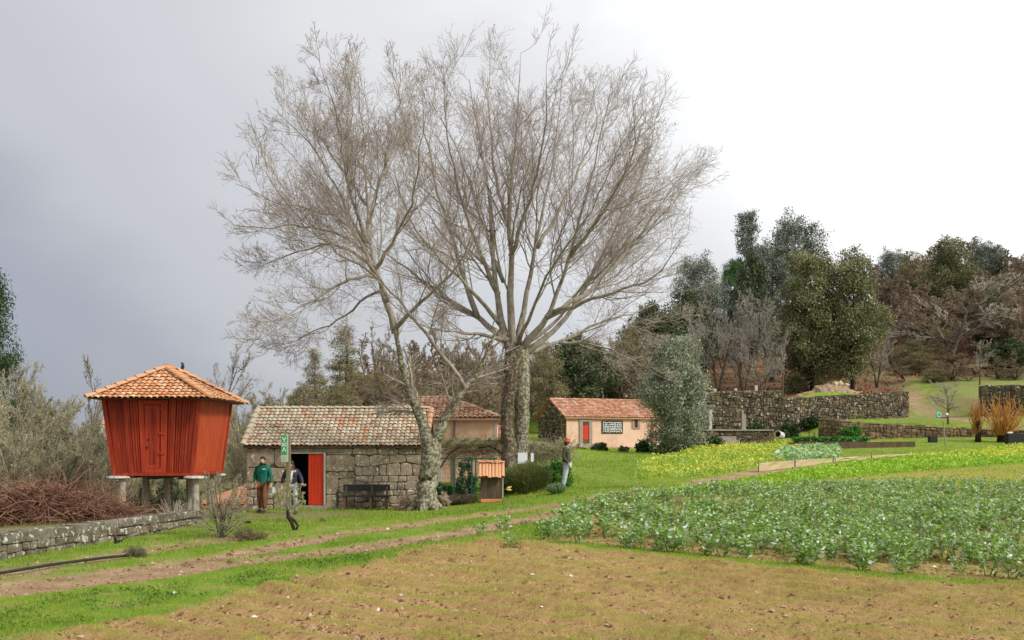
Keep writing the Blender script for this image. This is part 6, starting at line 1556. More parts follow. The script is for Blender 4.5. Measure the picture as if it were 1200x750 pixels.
m_.build('sign_symbol', M_WHITE, pn)
m_ = MB()
for k in range(3): m_.box((sx0 + .02, YN - .034, szb + .035 + k * .045), (sx1 - .06, YN - .0302, szb + .048 + k * .045))
m_.build('small_print', mat_simple('grey print', (.2, .24, .18), (.25, .28, .2), 5, .6, 0), pn, kind='stuff')

# garden bed with brown edging and short stakes
YB = 74.0
ga, gb = G(936, 521), G(1072, 519.5)
YB = 76.0; ga = GP(936, YB)
BD_ = thing('garden_bed', 'raised vegetable bed with brown weathered edging board', 'garden bed', tuple(ga))
xa, xb = PX(936, YB), PX(1073, YB); hb = PZ(517.6, YB)
nb_ = 7
for i in range(nb_):
    a = xa + (xb - xa) * i / nb_; b_ = xa + (xb - xa) * (i + 1) / nb_; m_ = MB(); m_.box((a + .01, YB, H((a + b_) / 2, YB) - .15), (b_ - .01, YB + .07, hb + rg.uniform(-.02, .02))); m_.build('edging_board', M_BROWNWOOD, BD_)
m_ = MB(); m_.box((xa, YB + .08, hb - .5), (xb, YB + 3.2, hb - .04)); m_.build('soil', mat_simple('bed soil', (.08, .05, .03), (.2, .13, .08), 6, .95, .5), BD_)
rng = np.random.default_rng(5); N = 2600
pts = np.stack([rng.uniform(xa + .3, xa + (xb - xa) * .62, N), rng.uniform(YB + .2, YB + 3, N), hb + rng.random(N) * .35], -1)
V = leaves_np(pts, .12, 4, .6, rng); o = tag(obj_from_mesh('vegetable_leaves', np_mesh('vegetable_leaves', V, N, 4, rng.random(N)), LF_BUSH), 'low green vegetable leaves in the raised bed', 'plants', kind='stuff')
for i, px in enumerate((935, 948, 954, 961, 969, 975, 987, 990, 1006)):
    y_ = YB + (.15 if i % 2 else 1.9); x = PX(px, y_); m_ = MB().tube([(x, y_, hb - .3), (x + .02, y_, hb + .75)], .035, 6)
    at_base(tag(m_.build('stake', M_BLACKWOOD), 'short dark stake standing in the raised vegetable bed', 'stake', 'short dark stakes of the raised bed'), (x, y_, hb - .05))
# low windbreak netting
NN = [G(889, 552), G(940, 546), G(983, 541), G(1040, 536), G(1100, 533), G(1125, 532)]
nh = [.36, .32, .22, .16, .1, .08]
M_NET = mat_simple('tan netting', (.36, .29, .15), (.46, .39, .22), 14, .9, .3)
NT_ = thing('windbreak_netting', 'low tan windbreak netting stretched between the mustard and the lime green rows', 'netting', tuple(NN[0]))
m_ = MB(); vs = []; K = 30
Pn = resample([tuple(p) for p in NN], nh, K); rng = np.random.default_rng(2)
for i in range(K):
    x, y, z = Pn[0][i]; z = H(x, y); s_ = .05 * rng.normal()
    for (dy, dz) in ((0, -.03), (s_, Pn[1][i] * .55), (.0, Pn[1][i] * (1 + .08 * rng.normal())), (.03, Pn[1][i]), (.03 + s_, Pn[1][i] * .5), (.03, -.03)): vs.append((x, y + dy, z + dz))
fs = [(i * 6 + k, (i + 1) * 6 + k, (i + 1) * 6 + k + 1, i * 6 + k + 1) for i in range(K - 1) for k in range(5)]
m_.add(vs, fs); m_.build('net', M_NET, NT_)
for i in (0, 5, 11, 17, 23, 29):
    x, y, _ = Pn[0][i]; z = H(x, y); m_ = MB(); m_.tube([(x, y - .03, z - .1), (x, y - .03, z + Pn[1][i] + .12)], .03, 6); m_.build('stake', M_GREYWOOD, NT_)
# ornament on a pole: teal ring and silver ball
b = G(1111, 523); yq = b.y
b = Vector((PX(1108.5, yq), yq, b.z))
TR = thing('garden_ornament', 'thin pole topped with a teal ring and a shiny silver ball', 'ornament', tuple(b))
zt_ = PZ(488, yq); xt = PX(1105.5, yq)
m_ = MB(); m_.tube([b + Vector((0, 0, -.1)), (xt, yq, PZ(493, yq))], [.05, .04], 7); m_.build('pole', M_PLINTH, TR)
m_ = MB(); m_.tube([(PX(1100, yq), yq, PZ(489.5, yq)), (PX(1110, yq), yq, PZ(489.5, yq))], .035, 6); m_.build('crossbar', M_BLACKWOOD, TR)
def torus(c, R, r, nrm, mb, n=20, k=7):
    nrm = Vector(nrm).normalized(); a = nrm.orthogonal().normalized(); b2 = nrm.cross(a); vs = []
    for i in range(n):
        t = 2 * math.pi * i / n; d = a * math.cos(t) + b2 * math.sin(t)
        for j in range(k): p = 2 * math.pi * j / k; vs.append(c + d * (R + r * math.cos(p)) + nrm * r * math.sin(p))
    mb.add(vs, [(i * k + j, ((i + 1) % n) * k + j, ((i + 1) % n) * k + (j + 1) % k, i * k + (j + 1) % k) for i in range(n) for j in range(k)])
m_ = MB(); torus(Vector((PX(1099.5, yq), yq - .05, PZ(486.5, yq))), .155, .075, (.1, -1, 0), m_); m_.build('teal_ring', mat_simple('teal plastic', (.1, .5, .38), (.14, .58, .45), 4, .4, 0), TR, smooth=True)
m_ = MB(); r = .13; m_.lathe((PX(1109.3, yq), yq - .05, PZ(486, yq) - r), [(.02, 0)] + [(r * math.sin(math.pi * k / 8), r - r * math.cos(math.pi * k / 8)) for k in range(1, 8)] + [(.02, 2 * r)], 14); m_.build('silver_ball', mat_simple('shiny silver', (.7, .7, .72), (.8, .8, .82), 3, .2, 0, metal=.8), TR, smooth=True)
# planters
for (pa, pb, ya, yb, Y_, lab) in ((1182, 1212, 508, 520, 77, 'long dark planter box at the right edge'), (1090.5, 1099, 511.5, 517, 80, 'small black tub in front of the low terrace wall')):
    x0_, x1_ = PX(pa, Y_), PX(pb, Y_); z0_ = min(PZ(yb, Y_), H((x0_ + x1_) / 2, Y_)); z1_ = PZ(ya, Y_); t = thing('planter_box', lab, 'planter', ((x0_ + x1_) / 2, Y_, z0_))
    d = .5
    for nm, bxs in (('side', [((x0_, Y_, z0_), (x1_, Y_ + .04, z1_))]), ('side', [((x0_, Y_ + d, z0_), (x1_, Y_ + d + .04, z1_))]), ('end', [((x0_, Y_ + .041, z0_), (x0_ + .04, Y_ + d - .001, z1_))]), ('end', [((x1_ - .04, Y_ + .041, z0_), (x1_, Y_ + d - .001, z1_))]), ('soil', [((x0_ + .041, Y_ + .041, z0_), (x1_ - .041, Y_ + d - .001, z1_ - .06))])):
        m_ = MB()
        for q_ in bxs: m_.box(*q_)
        m_.build(nm, M_BLACK if nm != 'soil' else M_MORTAR, t)
    if pa > 1150:
        m_ = MB().box((x0_ + .02, Y_ + .1, z1_ + .003), (x0_ + .38, Y_ + .3, z1_ + .13)); at_base(tag(m_.build('white_crate', M_WHITE, bevel=.02), 'small white box lying on the corner of the long dark planter', 'box'), (x0_ + .2, Y_ + .2, z1_))
# dirt mound with yellow stones behind the long wall
c = GP(970, 103); rng = np.random.default_rng(3); nn = 26; vs = []; fs = []
for i in range(nn):
    for j in range(14):
        u = i / (nn - 1) * 2 - 1; v = j / 13 * 2 - 1; r2 = u * u + v * v; hgt = max(0, 1 - r2) ** .8 * 1.0 * (1 - .35 * u * u) * (1.25 if -.3 < u < .45 else .9) + rng.normal() * .07 * (r2 < 1) - .15
        vs.append((c.x + u * 4.2, c.y + v * 2.2, H(c.x + u * 4.2, c.y + v * 2.2) + hgt * 1.05))
fs = [(i * 14 + j, (i + 1) * 14 + j, (i + 1) * 14 + j + 1, i * 14 + j + 1) for i in range(nn - 1) for j in range(13)]
m_ = MB(); m_.add(vs, fs); at_base(tag(m_.build('earth_mound', mat_simple('reddish heap earth', (.16, .1, .06), (.42, .3, .21), 4, .95, .8, .05), smooth=False), 'reddish heap of earth and rubble on the terrace behind the long wall', 'mound'), tuple(c))
def rock(name, lab, cat, c, r, mat, seed, group=None):
    rk = random.Random(seed); bm = bmesh.new(); bmesh.ops.create_icosphere(bm, subdivisions=2, radius=1)
    for v in bm.verts:
        k = 1 + (mathutils_noise(v.co * 1.3 + Vector((seed, 0, 0)))) * .45; v.co = Vector((v.co.x * r[0] * k, v.co.y * r[1] * k, v.co.z * r[2] * k))
    me = bpy.data.meshes.new(name); bm.to_mesh(me); bm.free(); o = obj_from_mesh(name, me, mat); o.location = c; o.rotation_euler = (0, 0, rk.uniform(0, 6)); return tag(o, lab, cat, group)
from mathutils import noise as _mn
def mathutils_noise(p): return _mn.noise(p)
M_YST = mat_simple('yellowish stone', (.42, .32, .17), (.62, .5, .32), 6, .9, .5)
for i, (px, py) in enumerate(((979, 449.5), (985, 449.5), (991, 451.5))):
    rock('yellow_stone', ['yellowish block on the earth mound, leftmost of three', 'yellowish block on the earth mound, middle of three', 'yellowish block on the earth mound, rightmost of three'][i], 'stone', P(px, py, 103), (.38, .3, .28), M_YST, i)
# red shed in the wood
YR = 116
b = GP(1151, YR); RS = thing('red_shed', 'small dark red shed among the trees behind the right wall', 'shed', tuple(b))
x0_, x1_ = PX(1146.5, YR), PX(1157, YR); zt_ = PZ(431, YR)
m_ = MB(); m_.box((x0_, YR, b.z - .3), (x1_, YR + 1.4, zt_)); m_.build('wall', mat_simple('dark red paint', (.16, .02, .016), (.22, .035, .025), 5, .8, .1), RS)
m_ = MB(); m_.box((x0_ - .12, YR - .15, zt_ + .003), (x1_ + .12, YR + 1.5, zt_ + .09)); m_.build('roof', M_BLACK, RS); m_ = MB(); m_.box((x0_ + .3, YR - .03, b.z - .2), (x1_ - .25, YR - .003, zt_ - .25)); m_.build('door', M_BROWNWOOD, RS)
# black hose in the grass
hp = [G(*q) for q in ((-60, 686), (0, 674), (65, 663), (125, 655), (165, 652))]
C, R = resample([tuple(p + Vector((0, 0, .03))) for p in hp], [.045] * 5, 60)
hz4 = np.array([H(c_[0], c_[1]) for c_ in C]); C[:, 2] = np.convolve(np.pad(hz4, 6, mode='edge'), np.ones(13) / 13, 'valid') + .03
MBx = MB(); MBx.tube(C, .028, 8); at_base(tag(MBx.build('hose', M_BLACK, smooth=True), 'thick black hose lying across the grass below the garden wall', 'hose'), tuple(hp[0]))
# dark branch stub by the garden wall
b = G(137, 637); m_ = MB(); m_.tube([b + Vector((-.08, 0, 0)), b + Vector((0, 0, .05)), b + Vector((.08, 0, .05)), b + Vector((.17, 0, .12))], [.03, .04, .025, .008], 7); m_.tube([b + Vector((-.02, 0, .06)), b + Vector((-.08, 0, .2))], [.04, .012], 6)
at_base(tag(m_.build('driftwood', M_BRK_D, smooth=True), 'dark twisted branch stub lying at the foot of the garden wall', 'branch'), tuple(b))
b = G(289, 613.5); m_ = MB(); m_.box((b.x - .1, b.y, b.z - .01), (b.x + .1, b.y + .12, b.z + .06)); at_base(tag(m_.build('black_box', M_BLACK, bevel=.01), 'small flat black box in the grass left of the man in green', 'box'), tuple(b))
for i, (px, py, r, lab) in enumerate(((203, 697.5, .05, 'lone pale pebble in the grass strip beside the field'), (658, 556, .12, 'white scrap on the grass left of the mustard field'), (751, 555, .1, 'small pale stone at the near edge of the mustard field'), (814, 553.5, .12, 'pale stone near the netting corner'))):
    if i == 1: continue
    b = G(px, py); rock('pale_stone', lab, 'stone', b + Vector((0, 0, r * .3)), (r, r * .8, r * .6), M_CONC, 20 + i)
b = G(924, 555.5); rock('dark_clod', 'small dark lump in the grass between the netting and the lime green rows', 'clod', b + Vector((0, 0, .06)), (.2, .15, .1), M_BLACK, 33)
# distant houses down the valley
for i, (px, Y_, top, wpx, hpx, wm, lab) in enumerate(((110, 260, 497, 14, 12, M_CONC, 'distant pale house with pinkish roof left of the granary, upper one'), (98, 240, 517, 46, 18, M_PLINTH, 'long distant pale building left of the granary'), (112, 225, 529, 30, 12, M_CONC, 'distant house with orange roof left of the granary, lower one'),
    (190, 230, 560, 50, 16, M_CONC, 'distant pale building seen between the granary pillars'), (262, 210, 530, 24, 12, M_CONC, 'distant pale house in the gap right of the granary'))):
    x = PX(px, Y_); w_ = wpx / F * Y_; h_ = hpx / F * Y_; zt_ = PZ(top, Y_) ; zb_ = min(H(x, Y_) - 1, zt_ - h_); t = thing('distant_house', lab, 'house', (x, Y_, zb_))
    m_ = MB(); m_.box((x - w_ / 2, Y_, zb_), (x + w_ / 2, Y_ + 8, zt_)); m_.build('wall', wm, t)
    m_ = MB(); rh = 1.3; m_.add([(x - w_ / 2 - .3, Y_ - .3, zt_ + .01), (x + w_ / 2 + .3, Y_ - .3, zt_ + .01), (x + w_ / 2 + .3, Y_ + 8.3, zt_ + .01), (x - w_ / 2 - .3, Y_ + 8.3, zt_ + .01), (x - w_ / 2, Y_ + 4, zt_ + rh), (x + w_ / 2, Y_ + 4, zt_ + rh)], [(0, 1, 5, 4), (2, 3, 4, 5), (0, 4, 3), (1, 2, 5), (3, 2, 1, 0)]); m_.build('roof', M_TILE_P if i != 2 else M_TILE_O, t)
    nw = max(2, int(w_ / 3))
    for k in range(nw):
        cx_ = x - w_ / 2 + (k + .5) * w_ / nw; m_ = MB(); m_.box((cx_ - .5, Y_ - .05, zt_ - 1.9), (cx_ + .5, Y_ - .003, zt_ - .7)); m_.build('window', M_DARK, t)

# ================================================================ people
def skin_mesh(name, verts, edges, sub=1, root=0):
    me = bpy.data.meshes.new(name); me.from_pydata([v[:3] for v in verts], edges, []); o = bpy.data.objects.new(name, me); COL.objects.link(o)
    sm = o.modifiers.new('skin', 'SKIN'); sm.use_smooth_shade = True
    for i, v in enumerate(verts):
        sv = me.skin_vertices[0].data[i]; r = v[3]; sv.radius = (r, v[4] if len(v) > 4 else r); sv.use_root = (i == root)
    ss = o.modifiers.new('sub', 'SUBSURF'); ss.levels = sub; ss.render_levels = sub
    dg = bpy.context.evaluated_depsgraph_get(); dg.update(); m2 = bpy.data.meshes.new_from_object(o.evaluated_get(dg)); m2.name = name
    bpy.data.objects.remove(o); bpy.data.meshes.remove(me); return m2
def ball(c, r, n=12, mb=None, squash=(1, 1, 1)):
    mb = mb or MB(); vs = []
    for i in range(1, 8):
        for k in range(n): a = math.pi * i / 8; t = 2 * math.pi * k / n; vs.append((c[0] + r * math.sin(a) * math.cos(t) * squash[0], c[1] + r * math.sin(a) * math.sin(t) * squash[1], c[2] + r * math.cos(a) * squash[2]))
    vs += [(c[0], c[1], c[2] + r * squash[2]), (c[0], c[1], c[2] - r * squash[2])]
    fs = [(i * n + k, (i + 1) * n + k, (i + 1) * n + (k + 1) % n, i * n + (k + 1) % n) for i in range(6) for k in range(n)]
    fs += [(7 * n, k, (k + 1) % n) for k in range(n)] + [(7 * n + 1, 6 * n + (k + 1) % n, 6 * n + k) for k in range(n)]
    mb.add(vs, fs); return mb
M_SKIN = mat_simple('skin', (.5, .28, .19), (.62, .38, .27), 12, .55, .05)
def person(label, loc, rz, J, clothes, hair_fn, skin=M_SKIN, fig='person', cat='person'):
    """J: dict joint -> (x, y, z); facing -y"""
    T = thing(fig, label, cat, loc, rz)
    v = []; e = []
    def add(p, r, par=None, ry=None):
        v.append((*p, r) if ry is None else (*p, r, ry)); i = len(v) - 1
        if par is not None: e.append((par, i))
        return i
    pel = add(J['pelvis'], .13, None, .1); sp_ = add(J['spine'], .12, pel, .095); ch = add(J['chest'], .15, sp_, .1)
    nb = add(J['neck'], .055, ch); hd0 = add(J['jaw'], .062, nb, .07); hd = add(J['head'], .078, hd0, .095); add(J['crown'], .06, hd, .07)
    nose = Vector(J['head']) + Vector((0, -.1, -.035)); 
    for s in 'LR':
        sh = add(J['sh' + s], .055, ch); el = add(J['el' + s], .042, sh); wr = add(J['wr' + s], .027, el)
        W = Vector(J['wr' + s]); d = (Vector(J['ha' + s]) - W).normalized(); palm = add(W + d * .05, .03, wr, .018); kn = add(W + d * .09, .034, palm, .016)
        side = d.cross(Vector((0, 1, 0))).normalized() if abs(d.y) < .9 else Vector((1, 0, 0)); fwd = side.cross(d)
        for f_, (o_, L) in enumerate(((-.03, .06), (-.01, .075), (.01, .07), (.03, .055))):
            b0 = W + d * .1 + side * o_; a1 = add(b0 + d * L * .5 + fwd * .008, .0095, kn); add(b0 + d * L + fwd * .03, .008, a1)
        th = add(W + d * .055 + side * -.045 + fwd * .01, .011, palm); add(W + d * .09 + side * -.06 + fwd * .02, .009, th)
        hp_ = add(J['hip' + s], .095, pel); k_ = add(J['kn' + s], .06, hp_); an = add(J['an' + s], .038, k_); add(J['to' + s], .032, an)
    body = obj_from_mesh('body', skin_mesh('body', v, e, 1), skin, T, world=False)
    for nm, mt, ve in clothes(J):
        vv = [q[1] for q in ve]; ee = [(q[0], i) for i, q in enumerate(ve) if q[0] is not None]
        obj_from_mesh(nm, skin_mesh(nm, vv, ee, 1), mt, T, world=False)
    hh = Vector(J['head'])
    m_ = MB(); m_.add([hh + Vector(q) for q in ((-.014, -.088, -.03), (.014, -.088, -.03), (0, -.09, .015), (0, -.118, -.028), (0, -.088, -.04))], [(0, 3, 2), (3, 1, 2), (0, 4, 3), (4, 1, 3)]); m_.build('nose', skin, T, world=False)
    for s in (-1, 1): ball(hh + Vector((s * .03, -.086, .008)), .009).build('eye', M_BLACK, T, world=False); ball(hh + Vector((s * .08, 0, -.01)), .022, squash=(.4, .8, 1.2)).build('ear', skin, T, world=False)
    m_ = MB(); m_.bar(hh + Vector((-.02, -.087, -.062)), hh + Vector((.02, -.087, -.062)), .01, .008); m_.build('mouth', mat_simple('lips', (.4, .14, .11), (.45, .17, .13), 5, .6, 0), T, world=False)
    hair_fn(T, J, hh)
    for s in 'LR':
        a = Vector(J['an' + s]); t_ = Vector(J['to' + s])
        obj_from_mesh('shoe', skin_mesh('shoe', [(*(a + Vector((0, .03, -.01))), .068), (*(a.lerp(t_, .5) + Vector((0, 0, -.005))), .062, .066), (*(t_ + Vector((0, -.03, 0))), .05, .058)], [(0, 1), (1, 2)], 1, 0), M_SHOE, T, world=False)
    return T
M_SHOE = mat_simple('dark shoe leather', (.03, .026, .024), (.08, .07, .06), 10, .6, .1)
def P3(J, k): return J[k]
def std(J, s): return J[s]
# man in the green jacket
JM = dict(pelvis=(0, 0, .95), spine=(0, .0, 1.13), chest=(0, 0, 1.34), neck=(0, -.01, 1.5), jaw=(0, -.035, 1.585), head=(0, -.03, 1.66), crown=(0, -.02, 1.72),
  shL=(-.19, 0, 1.43), elL=(-.29, .06, 1.16), wrL=(-.22, -.08, .97), haL=(-.16, -.14, .9), shR=(.19, 0, 1.43), elR=(.29, .0, 1.16), wrR=(.33, -.1, .93), haR=(.34, -.16, .82),
  hipL=(-.1, 0, .9), knL=(-.11, -.02, .5), anL=(-.1, .04, .1), toL=(-.13, -.12, .04), hipR=(.1, 0, .9), knR=(.12, -.16, .52), anR=(.12, -.12, .1), toR=(.13, -.28, .05))
M_JG = mat_simple('green jacket cloth', (.0, .095, .065), (.008, .15, .105), 9, .75, .3, .01)
M_TB = mat_simple('brown trouser cloth', (.11, .045, .02), (.2, .09, .045), 9, .85, .3, .01)
M_HAIRD = mat_simple('dark hair', (.012, .01, .009), (.035, .027, .022), 30, .6, .2)
def legs(J, m, rt_=.1, rk=.085, ra=.075, nm='trousers', z=.13):
    ve = [(None, (*J['pelvis'], .15, .115))]
    for s in 'LR':
        a = Vector(J['an' + s]); k = Vector(J['kn' + s]); l_ = k.lerp(a, .93); i = len(ve)
        ve += [(0, (*J['hip' + s], rt_)), (i, (*J['kn' + s], rk)), (i + 1, (*l_, ra))]
    return (nm, m, ve)
M_COATD = mat_simple('dark collar', (.012, .015, .025), (.03, .035, .05), 9, .8, .2)
def clothes_m(J):
    ve = [(None, (0, 0, 1.1, .18, .145)), (0, (0, 0, .8, .2, .16)), (0, (*J['chest'], .185, .13)), (2, (0, -.01, 1.5, .085, .08))]
    for s in 'LR': i = len(ve); w_ = Vector(J['wr' + s]); ve += [(2, (*J['sh' + s], .085)), (i, (*J['el' + s], .072)), (i + 1, (*w_, .055))]
    return [('jacket', M_JG, ve), legs(J, M_TB)]
def hair_m(T, J, h):
    ball(h + Vector((0, .035, .04)), .095, mb=MB(), squash=(.92, 1.0, .95)).build('hair', M_HAIRD, T, world=False, smooth=True)
    ball(h + Vector((0, -.04, -.095)), .052, squash=(1.0, .9, .8)).build('beard', M_HAIRD, T, world=False, smooth=True)
    m_ = MB(); torus(h + Vector((0, .03, -.13)), .075, .04, (0, .2, 1), m_); m_.build('collar', M_COATD, T, world=False, smooth=True)
    MB().box((-.095 + .15, -.142, 1.37), (.15, -.132, 1.4)).build('chest_patch', M_WHITE, T, world=False)
mp_ = GP(308, 31.4)
person('bearded man in green jacket and brown trousers walking left of the doorway', tuple(mp_), math.radians(-12), JM, clothes_m, hair_m)
# light gloves / bag in his hand
t = thing('white_bag', 'crumpled white bag carried by the man in the green jacket', 'bag', (mp_.x + .36, mp_.y - .1, mp_.z + .62))
ball((mp_.x + .37, mp_.y - .14, mp_.z + .68), .1, squash=(.8, .6, 1.5)).build('pouch', M_WHITE, t, smooth=True)
# woman behind the post
JW = dict(pelvis=(0, 0, .93), spine=(.0, .0, 1.1), chest=(-.02, -.03, 1.28), neck=(-.04, -.06, 1.42), jaw=(-.05, -.11, 1.49), head=(-.05, -.11, 1.56), crown=(-.04, -.1, 1.62),
  shL=(-.2, -.03, 1.36), elL=(-.32, .0, 1.12), wrL=(-.3, -.12, .95), haL=(-.28, -.2, .86), shR=(.16, -.02, 1.36), elR=(.27, .03, 1.12), wrR=(.36, -.12, .95), haR=(.46, -.2, .93),
  hipL=(-.09, 0, .88), knL=(-.1, -.04, .5), anL=(-.09, .02, .1), toL=(-.1, -.14, .04), hipR=(.09, 0, .88), knR=(.11, -.1, .5), anR=(.12, -.04, .1), toR=(.13, -.2, .04))
M_COAT = mat_simple('dark navy coat', (.014, .018, .032), (.04, .045, .07), 9, .8, .3, .01)
M_SCARF = mat_simple('purple brown scarf', (.1, .035, .04), (.2, .085, .09), 12, .9, .4, .01)
M_JEAN = mat_simple('pale jeans', (.34, .36, .4), (.52, .54, .58), 14, .85, .3, .01)
def clothes_w(J):
    ve = [(None, (0, 0, 1.08, .15, .125)), (0, (0, .01, .62, .2, .15)), (0, (*J['chest'], .165, .125)), (2, (-.03, -.04, 1.42, .075, .075))]
    for s in 'LR': i = len(ve); ve += [(2, (*J['sh' + s], .078)), (i, (*J['el' + s], .07)), (i + 1, (*J['wr' + s], .055))]
    return [('coat', M_COAT, ve), legs(J, M_JEAN)]
def hair_w(T, J, h):
    ball(h + Vector((.01, .05, .03)), .105, squash=(1, .95, 1.0)).build('hair', M_HAIRD, T, world=False, smooth=True)
    ball(h + Vector((.06, .06, -.1)), .085, squash=(1, 1, 1.3)).build('hair', M_HAIRD, T, world=False, smooth=True)
    m_ = MB(); torus(h + Vector((0, .03, -.15)), .085, .05, (0, .25, 1), m_); m_.tube([h + Vector((-.04, -.08, -.17)), h + Vector((-.05, -.12, -.38)), h + Vector((-.04, -.1, -.55))], [.05, .045, .03], 8); m_.build('scarf', M_SCARF, T, world=False, smooth=True)
    MB().bar(h + Vector((.13, -.12, -.18)), h + Vector((.02, -.2, -.85)), .055, .02, up=Vector((0, 1, 0))).build('coat_edging', M_WHITE, T, world=False)
    MB().bar(h + Vector((.07, -.12, -.22)), h + Vector((.0, -.18, -.72)), .07, .02, up=Vector((0, 1, 0))).build('blouse', mat_simple('violet cloth', (.12, .1, .38), (.18, .16, .45), 7, .8, 0), T, world=False)
person('woman in dark coat and scarf holding out her hand behind the sign post', tuple(GP(343, 31.2)), math.radians(-8), JW, clothes_w, hair_w)
# figure with the red hat, seen from the side facing right
JH = dict(pelvis=(0, 0, .96), spine=(0, .0, 1.13), chest=(0, .03, 1.33), neck=(0, .0, 1.49), jaw=(0, -.05, 1.56), head=(0, -.045, 1.63), crown=(0, -.03, 1.7),
  shL=(-.19, .02, 1.42), elL=(-.22, .06, 1.14), wrL=(-.18, -.12, .94), haL=(-.17, -.17, .85), shR=(.19, .02, 1.42), elR=(.22, .08, 1.14), wrR=(.2, -.1, .93), haR=(.2, -.13, .84),
  hipL=(-.08, 0, .9), knL=(-.08, .04, .5), anL=(-.08, .12, .1), toL=(-.08, -.02, .04), hipR=(.08, 0, .9), knR=(.08, .07, .5), anR=(.08, .16, .1), toR=(.08, .04, .05))
M_JO = mat_simple('dark olive jacket', (.035, .036, .02), (.085, .08, .05), 8, .85, .4, .01)
M_HAT = mat_simple('rust red felt hat', (.38, .07, .03), (.52, .12, .055), 9, .85, .3, .005)
def clothes_h(J):
    ve = [(None, (0, .0, 1.1, .17, .15)), (0, (0, 0, .9, .175, .15)), (0, (*J['chest'], .18, .15)), (2, (0, .0, 1.49, .085, .085))]
    for s in 'LR': i = len(ve); ve += [(2, (*J['sh' + s], .08)), (i, (*J['el' + s], .068)), (i + 1, (*J['wr' + s], .052))]
    return [('jacket', M_JO, ve), legs(J, M_JEAN, .105, .09, .08)]
def hair_h(T, J, h):
    m_ = MB(); m_.lathe(h + Vector((0, .01, .05)), [(.17, -.012), (.175, 0), (.1, .012), (.098, .07), (.085, .11), (.03, .12)], 16); m_.build('hat', M_HAT, T, world=False, smooth=True)
    ball(h + Vector((0, .03, 0)), .09).build('hair', M_HAIRD, T, world=False, smooth=True)
    ball(h + Vector((0, -.05, -.07)), .05, squash=(1, .8, 1)).build('beard', M_CONC, T, world=False, smooth=True)
person('person in rust red hat, dark jacket and pale jeans standing sideways by the leafy bush', tuple(GP(664, 34.5)), math.radians(72), JH, clothes_h, hair_h, mat_simple('pale skin', (.5, .36, .28), (.6, .46, .38), 9, .6, 0))

# ================================================================ crops, grass and clods
def scatter(poly, n, rng, nearw=True, ymin=0):
    """points inside a world polygon, denser near the viewer's side"""
    x0_, y0_ = poly.min(0); x1_, y1_ = poly.max(0); y0_ = max(y0_, ymin); out = []
    got = 0
    while got < n:
        m = n * 3
        y = y0_ + (y1_ - y0_) * rng.random(m) if not nearw else np.exp(rng.uniform(math.log(max(y0_, 8)), math.log(y1_), m)); x = rng.uniform(x0_, x1_, m)
        q = poly_sd(poly, x, y) > 0; out.append(np.stack([x[q], y[q]], -1)); got += q.sum()
    return np.concatenate(out)[:n]
class Terr:   # fast height lookup from the built ground sheet
    def __init__(s): s.gx = gx; s.gy = gy; s.Z = GZ
    def __call__(s, x, y):
        i = np.clip(np.searchsorted(s.gx, x) - 1, 0, len(s.gx) - 2); j = np.clip(np.searchsorted(s.gy, y) - 1, 0, len(s.gy) - 2)
        fx = np.clip((x - s.gx[i]) / (s.gx[i + 1] - s.gx[i]), 0, 1); fy = np.clip((y - s.gy[j]) / (s.gy[j + 1] - s.gy[j]), 0, 1); Z = s.Z
        return (Z[j, i] * (1 - fx) + Z[j, i + 1] * fx) * (1 - fy) + (Z[j + 1, i] * (1 - fx) + Z[j + 1, i + 1] * fx) * fy
TZ = Terr()
# broad bean plants
LF_BEAN = mat_leaf('broad bean leaves', [(.13, .28, .02), (.2, .36, .04), (.28, .42, .12), (.46, .55, .37), (.78, .82, .74)], .6, .25, spec=.2)
def bean_mesh(seed, leaves=110, hgt=.47, simple=False):
    rng = np.random.default_rng(seed); ns = 5; C = np.zeros((ns, 5, 3)); a = rng.random(ns) * 6.28
    for j in range(5): t = j / 4; C[:, j] = np.stack([np.cos(a) * (.04 + .13 * t), np.sin(a) * (.04 + .13 * t), -.03 + hgt * t * (1 - .25 * rng.random(ns))], -1)
    Vs, Fs = tubes_np(C, np.tile(np.linspace(.008, .004, 5), (ns, 1)), 3)
    si = rng.integers(0, ns, leaves); t = rng.random(leaves) ** .6; ft = np.clip(t * 4, 0, 3.999); i0 = ft.astype(int); fr = (ft - i0)[:, None]
    P0 = C[si, i0] * (1 - fr) + C[si, i0 + 1] * fr
    az = rng.random(leaves) * 6.28; el = rng.uniform(-.15, .8, leaves); d = np.stack([np.cos(az) * np.cos(el), np.sin(az) * np.cos(el), np.sin(el)], -1)
    s = .078 * (1 - .35 * t[:, None]) * rng.uniform(.8, 1.4, (leaves, 1)); side = unit(np.cross(d, np.array([0, 0, 1.]) + rng.normal(size=(leaves, 3)) * .5)); nrm = np.cross(side, d)
    b = P0 + d * .035; q = np.stack([b, b + d * s * .6 + side * s * .42 - nrm * s * .1, b + d * s * 1.45, b + d * s * .6 - side * s * .42 - nrm * s * .1], 1)
    V = np.concatenate([Vs, q.reshape(-1, 3)]); Fq = np.concatenate([Fs, len(Vs) + np.arange(leaves * 4).reshape(-1, 4)])
    vv = np.concatenate([np.full(len(Vs), .2), np.repeat(np.clip(rng.beta(1.05, 1.35, leaves), 0, 1), 4)])
    return V, Fq, vv
bp_ = BEANS; rows = []; perp = Vector((-RDIR.y, RDIR.x))
rb = np.random.default_rng(14)
cands = []
x0b, y0b = BEANS[0]
for k in range(0, 46):
    for s in np.arange(-14, 34, .36):
        x = x0b + perp.x * (k * .78 + .2) + RDIR.x * s + rb.normal() * .07; y = y0b + perp.y * (k * .78 + .2) + RDIR.y * s + rb.normal() * .07
        cands.append((x, y))
cands = np.array(cands); inb = poly_sd(BEANS, cands[:, 0], cands[:, 1]) > .12
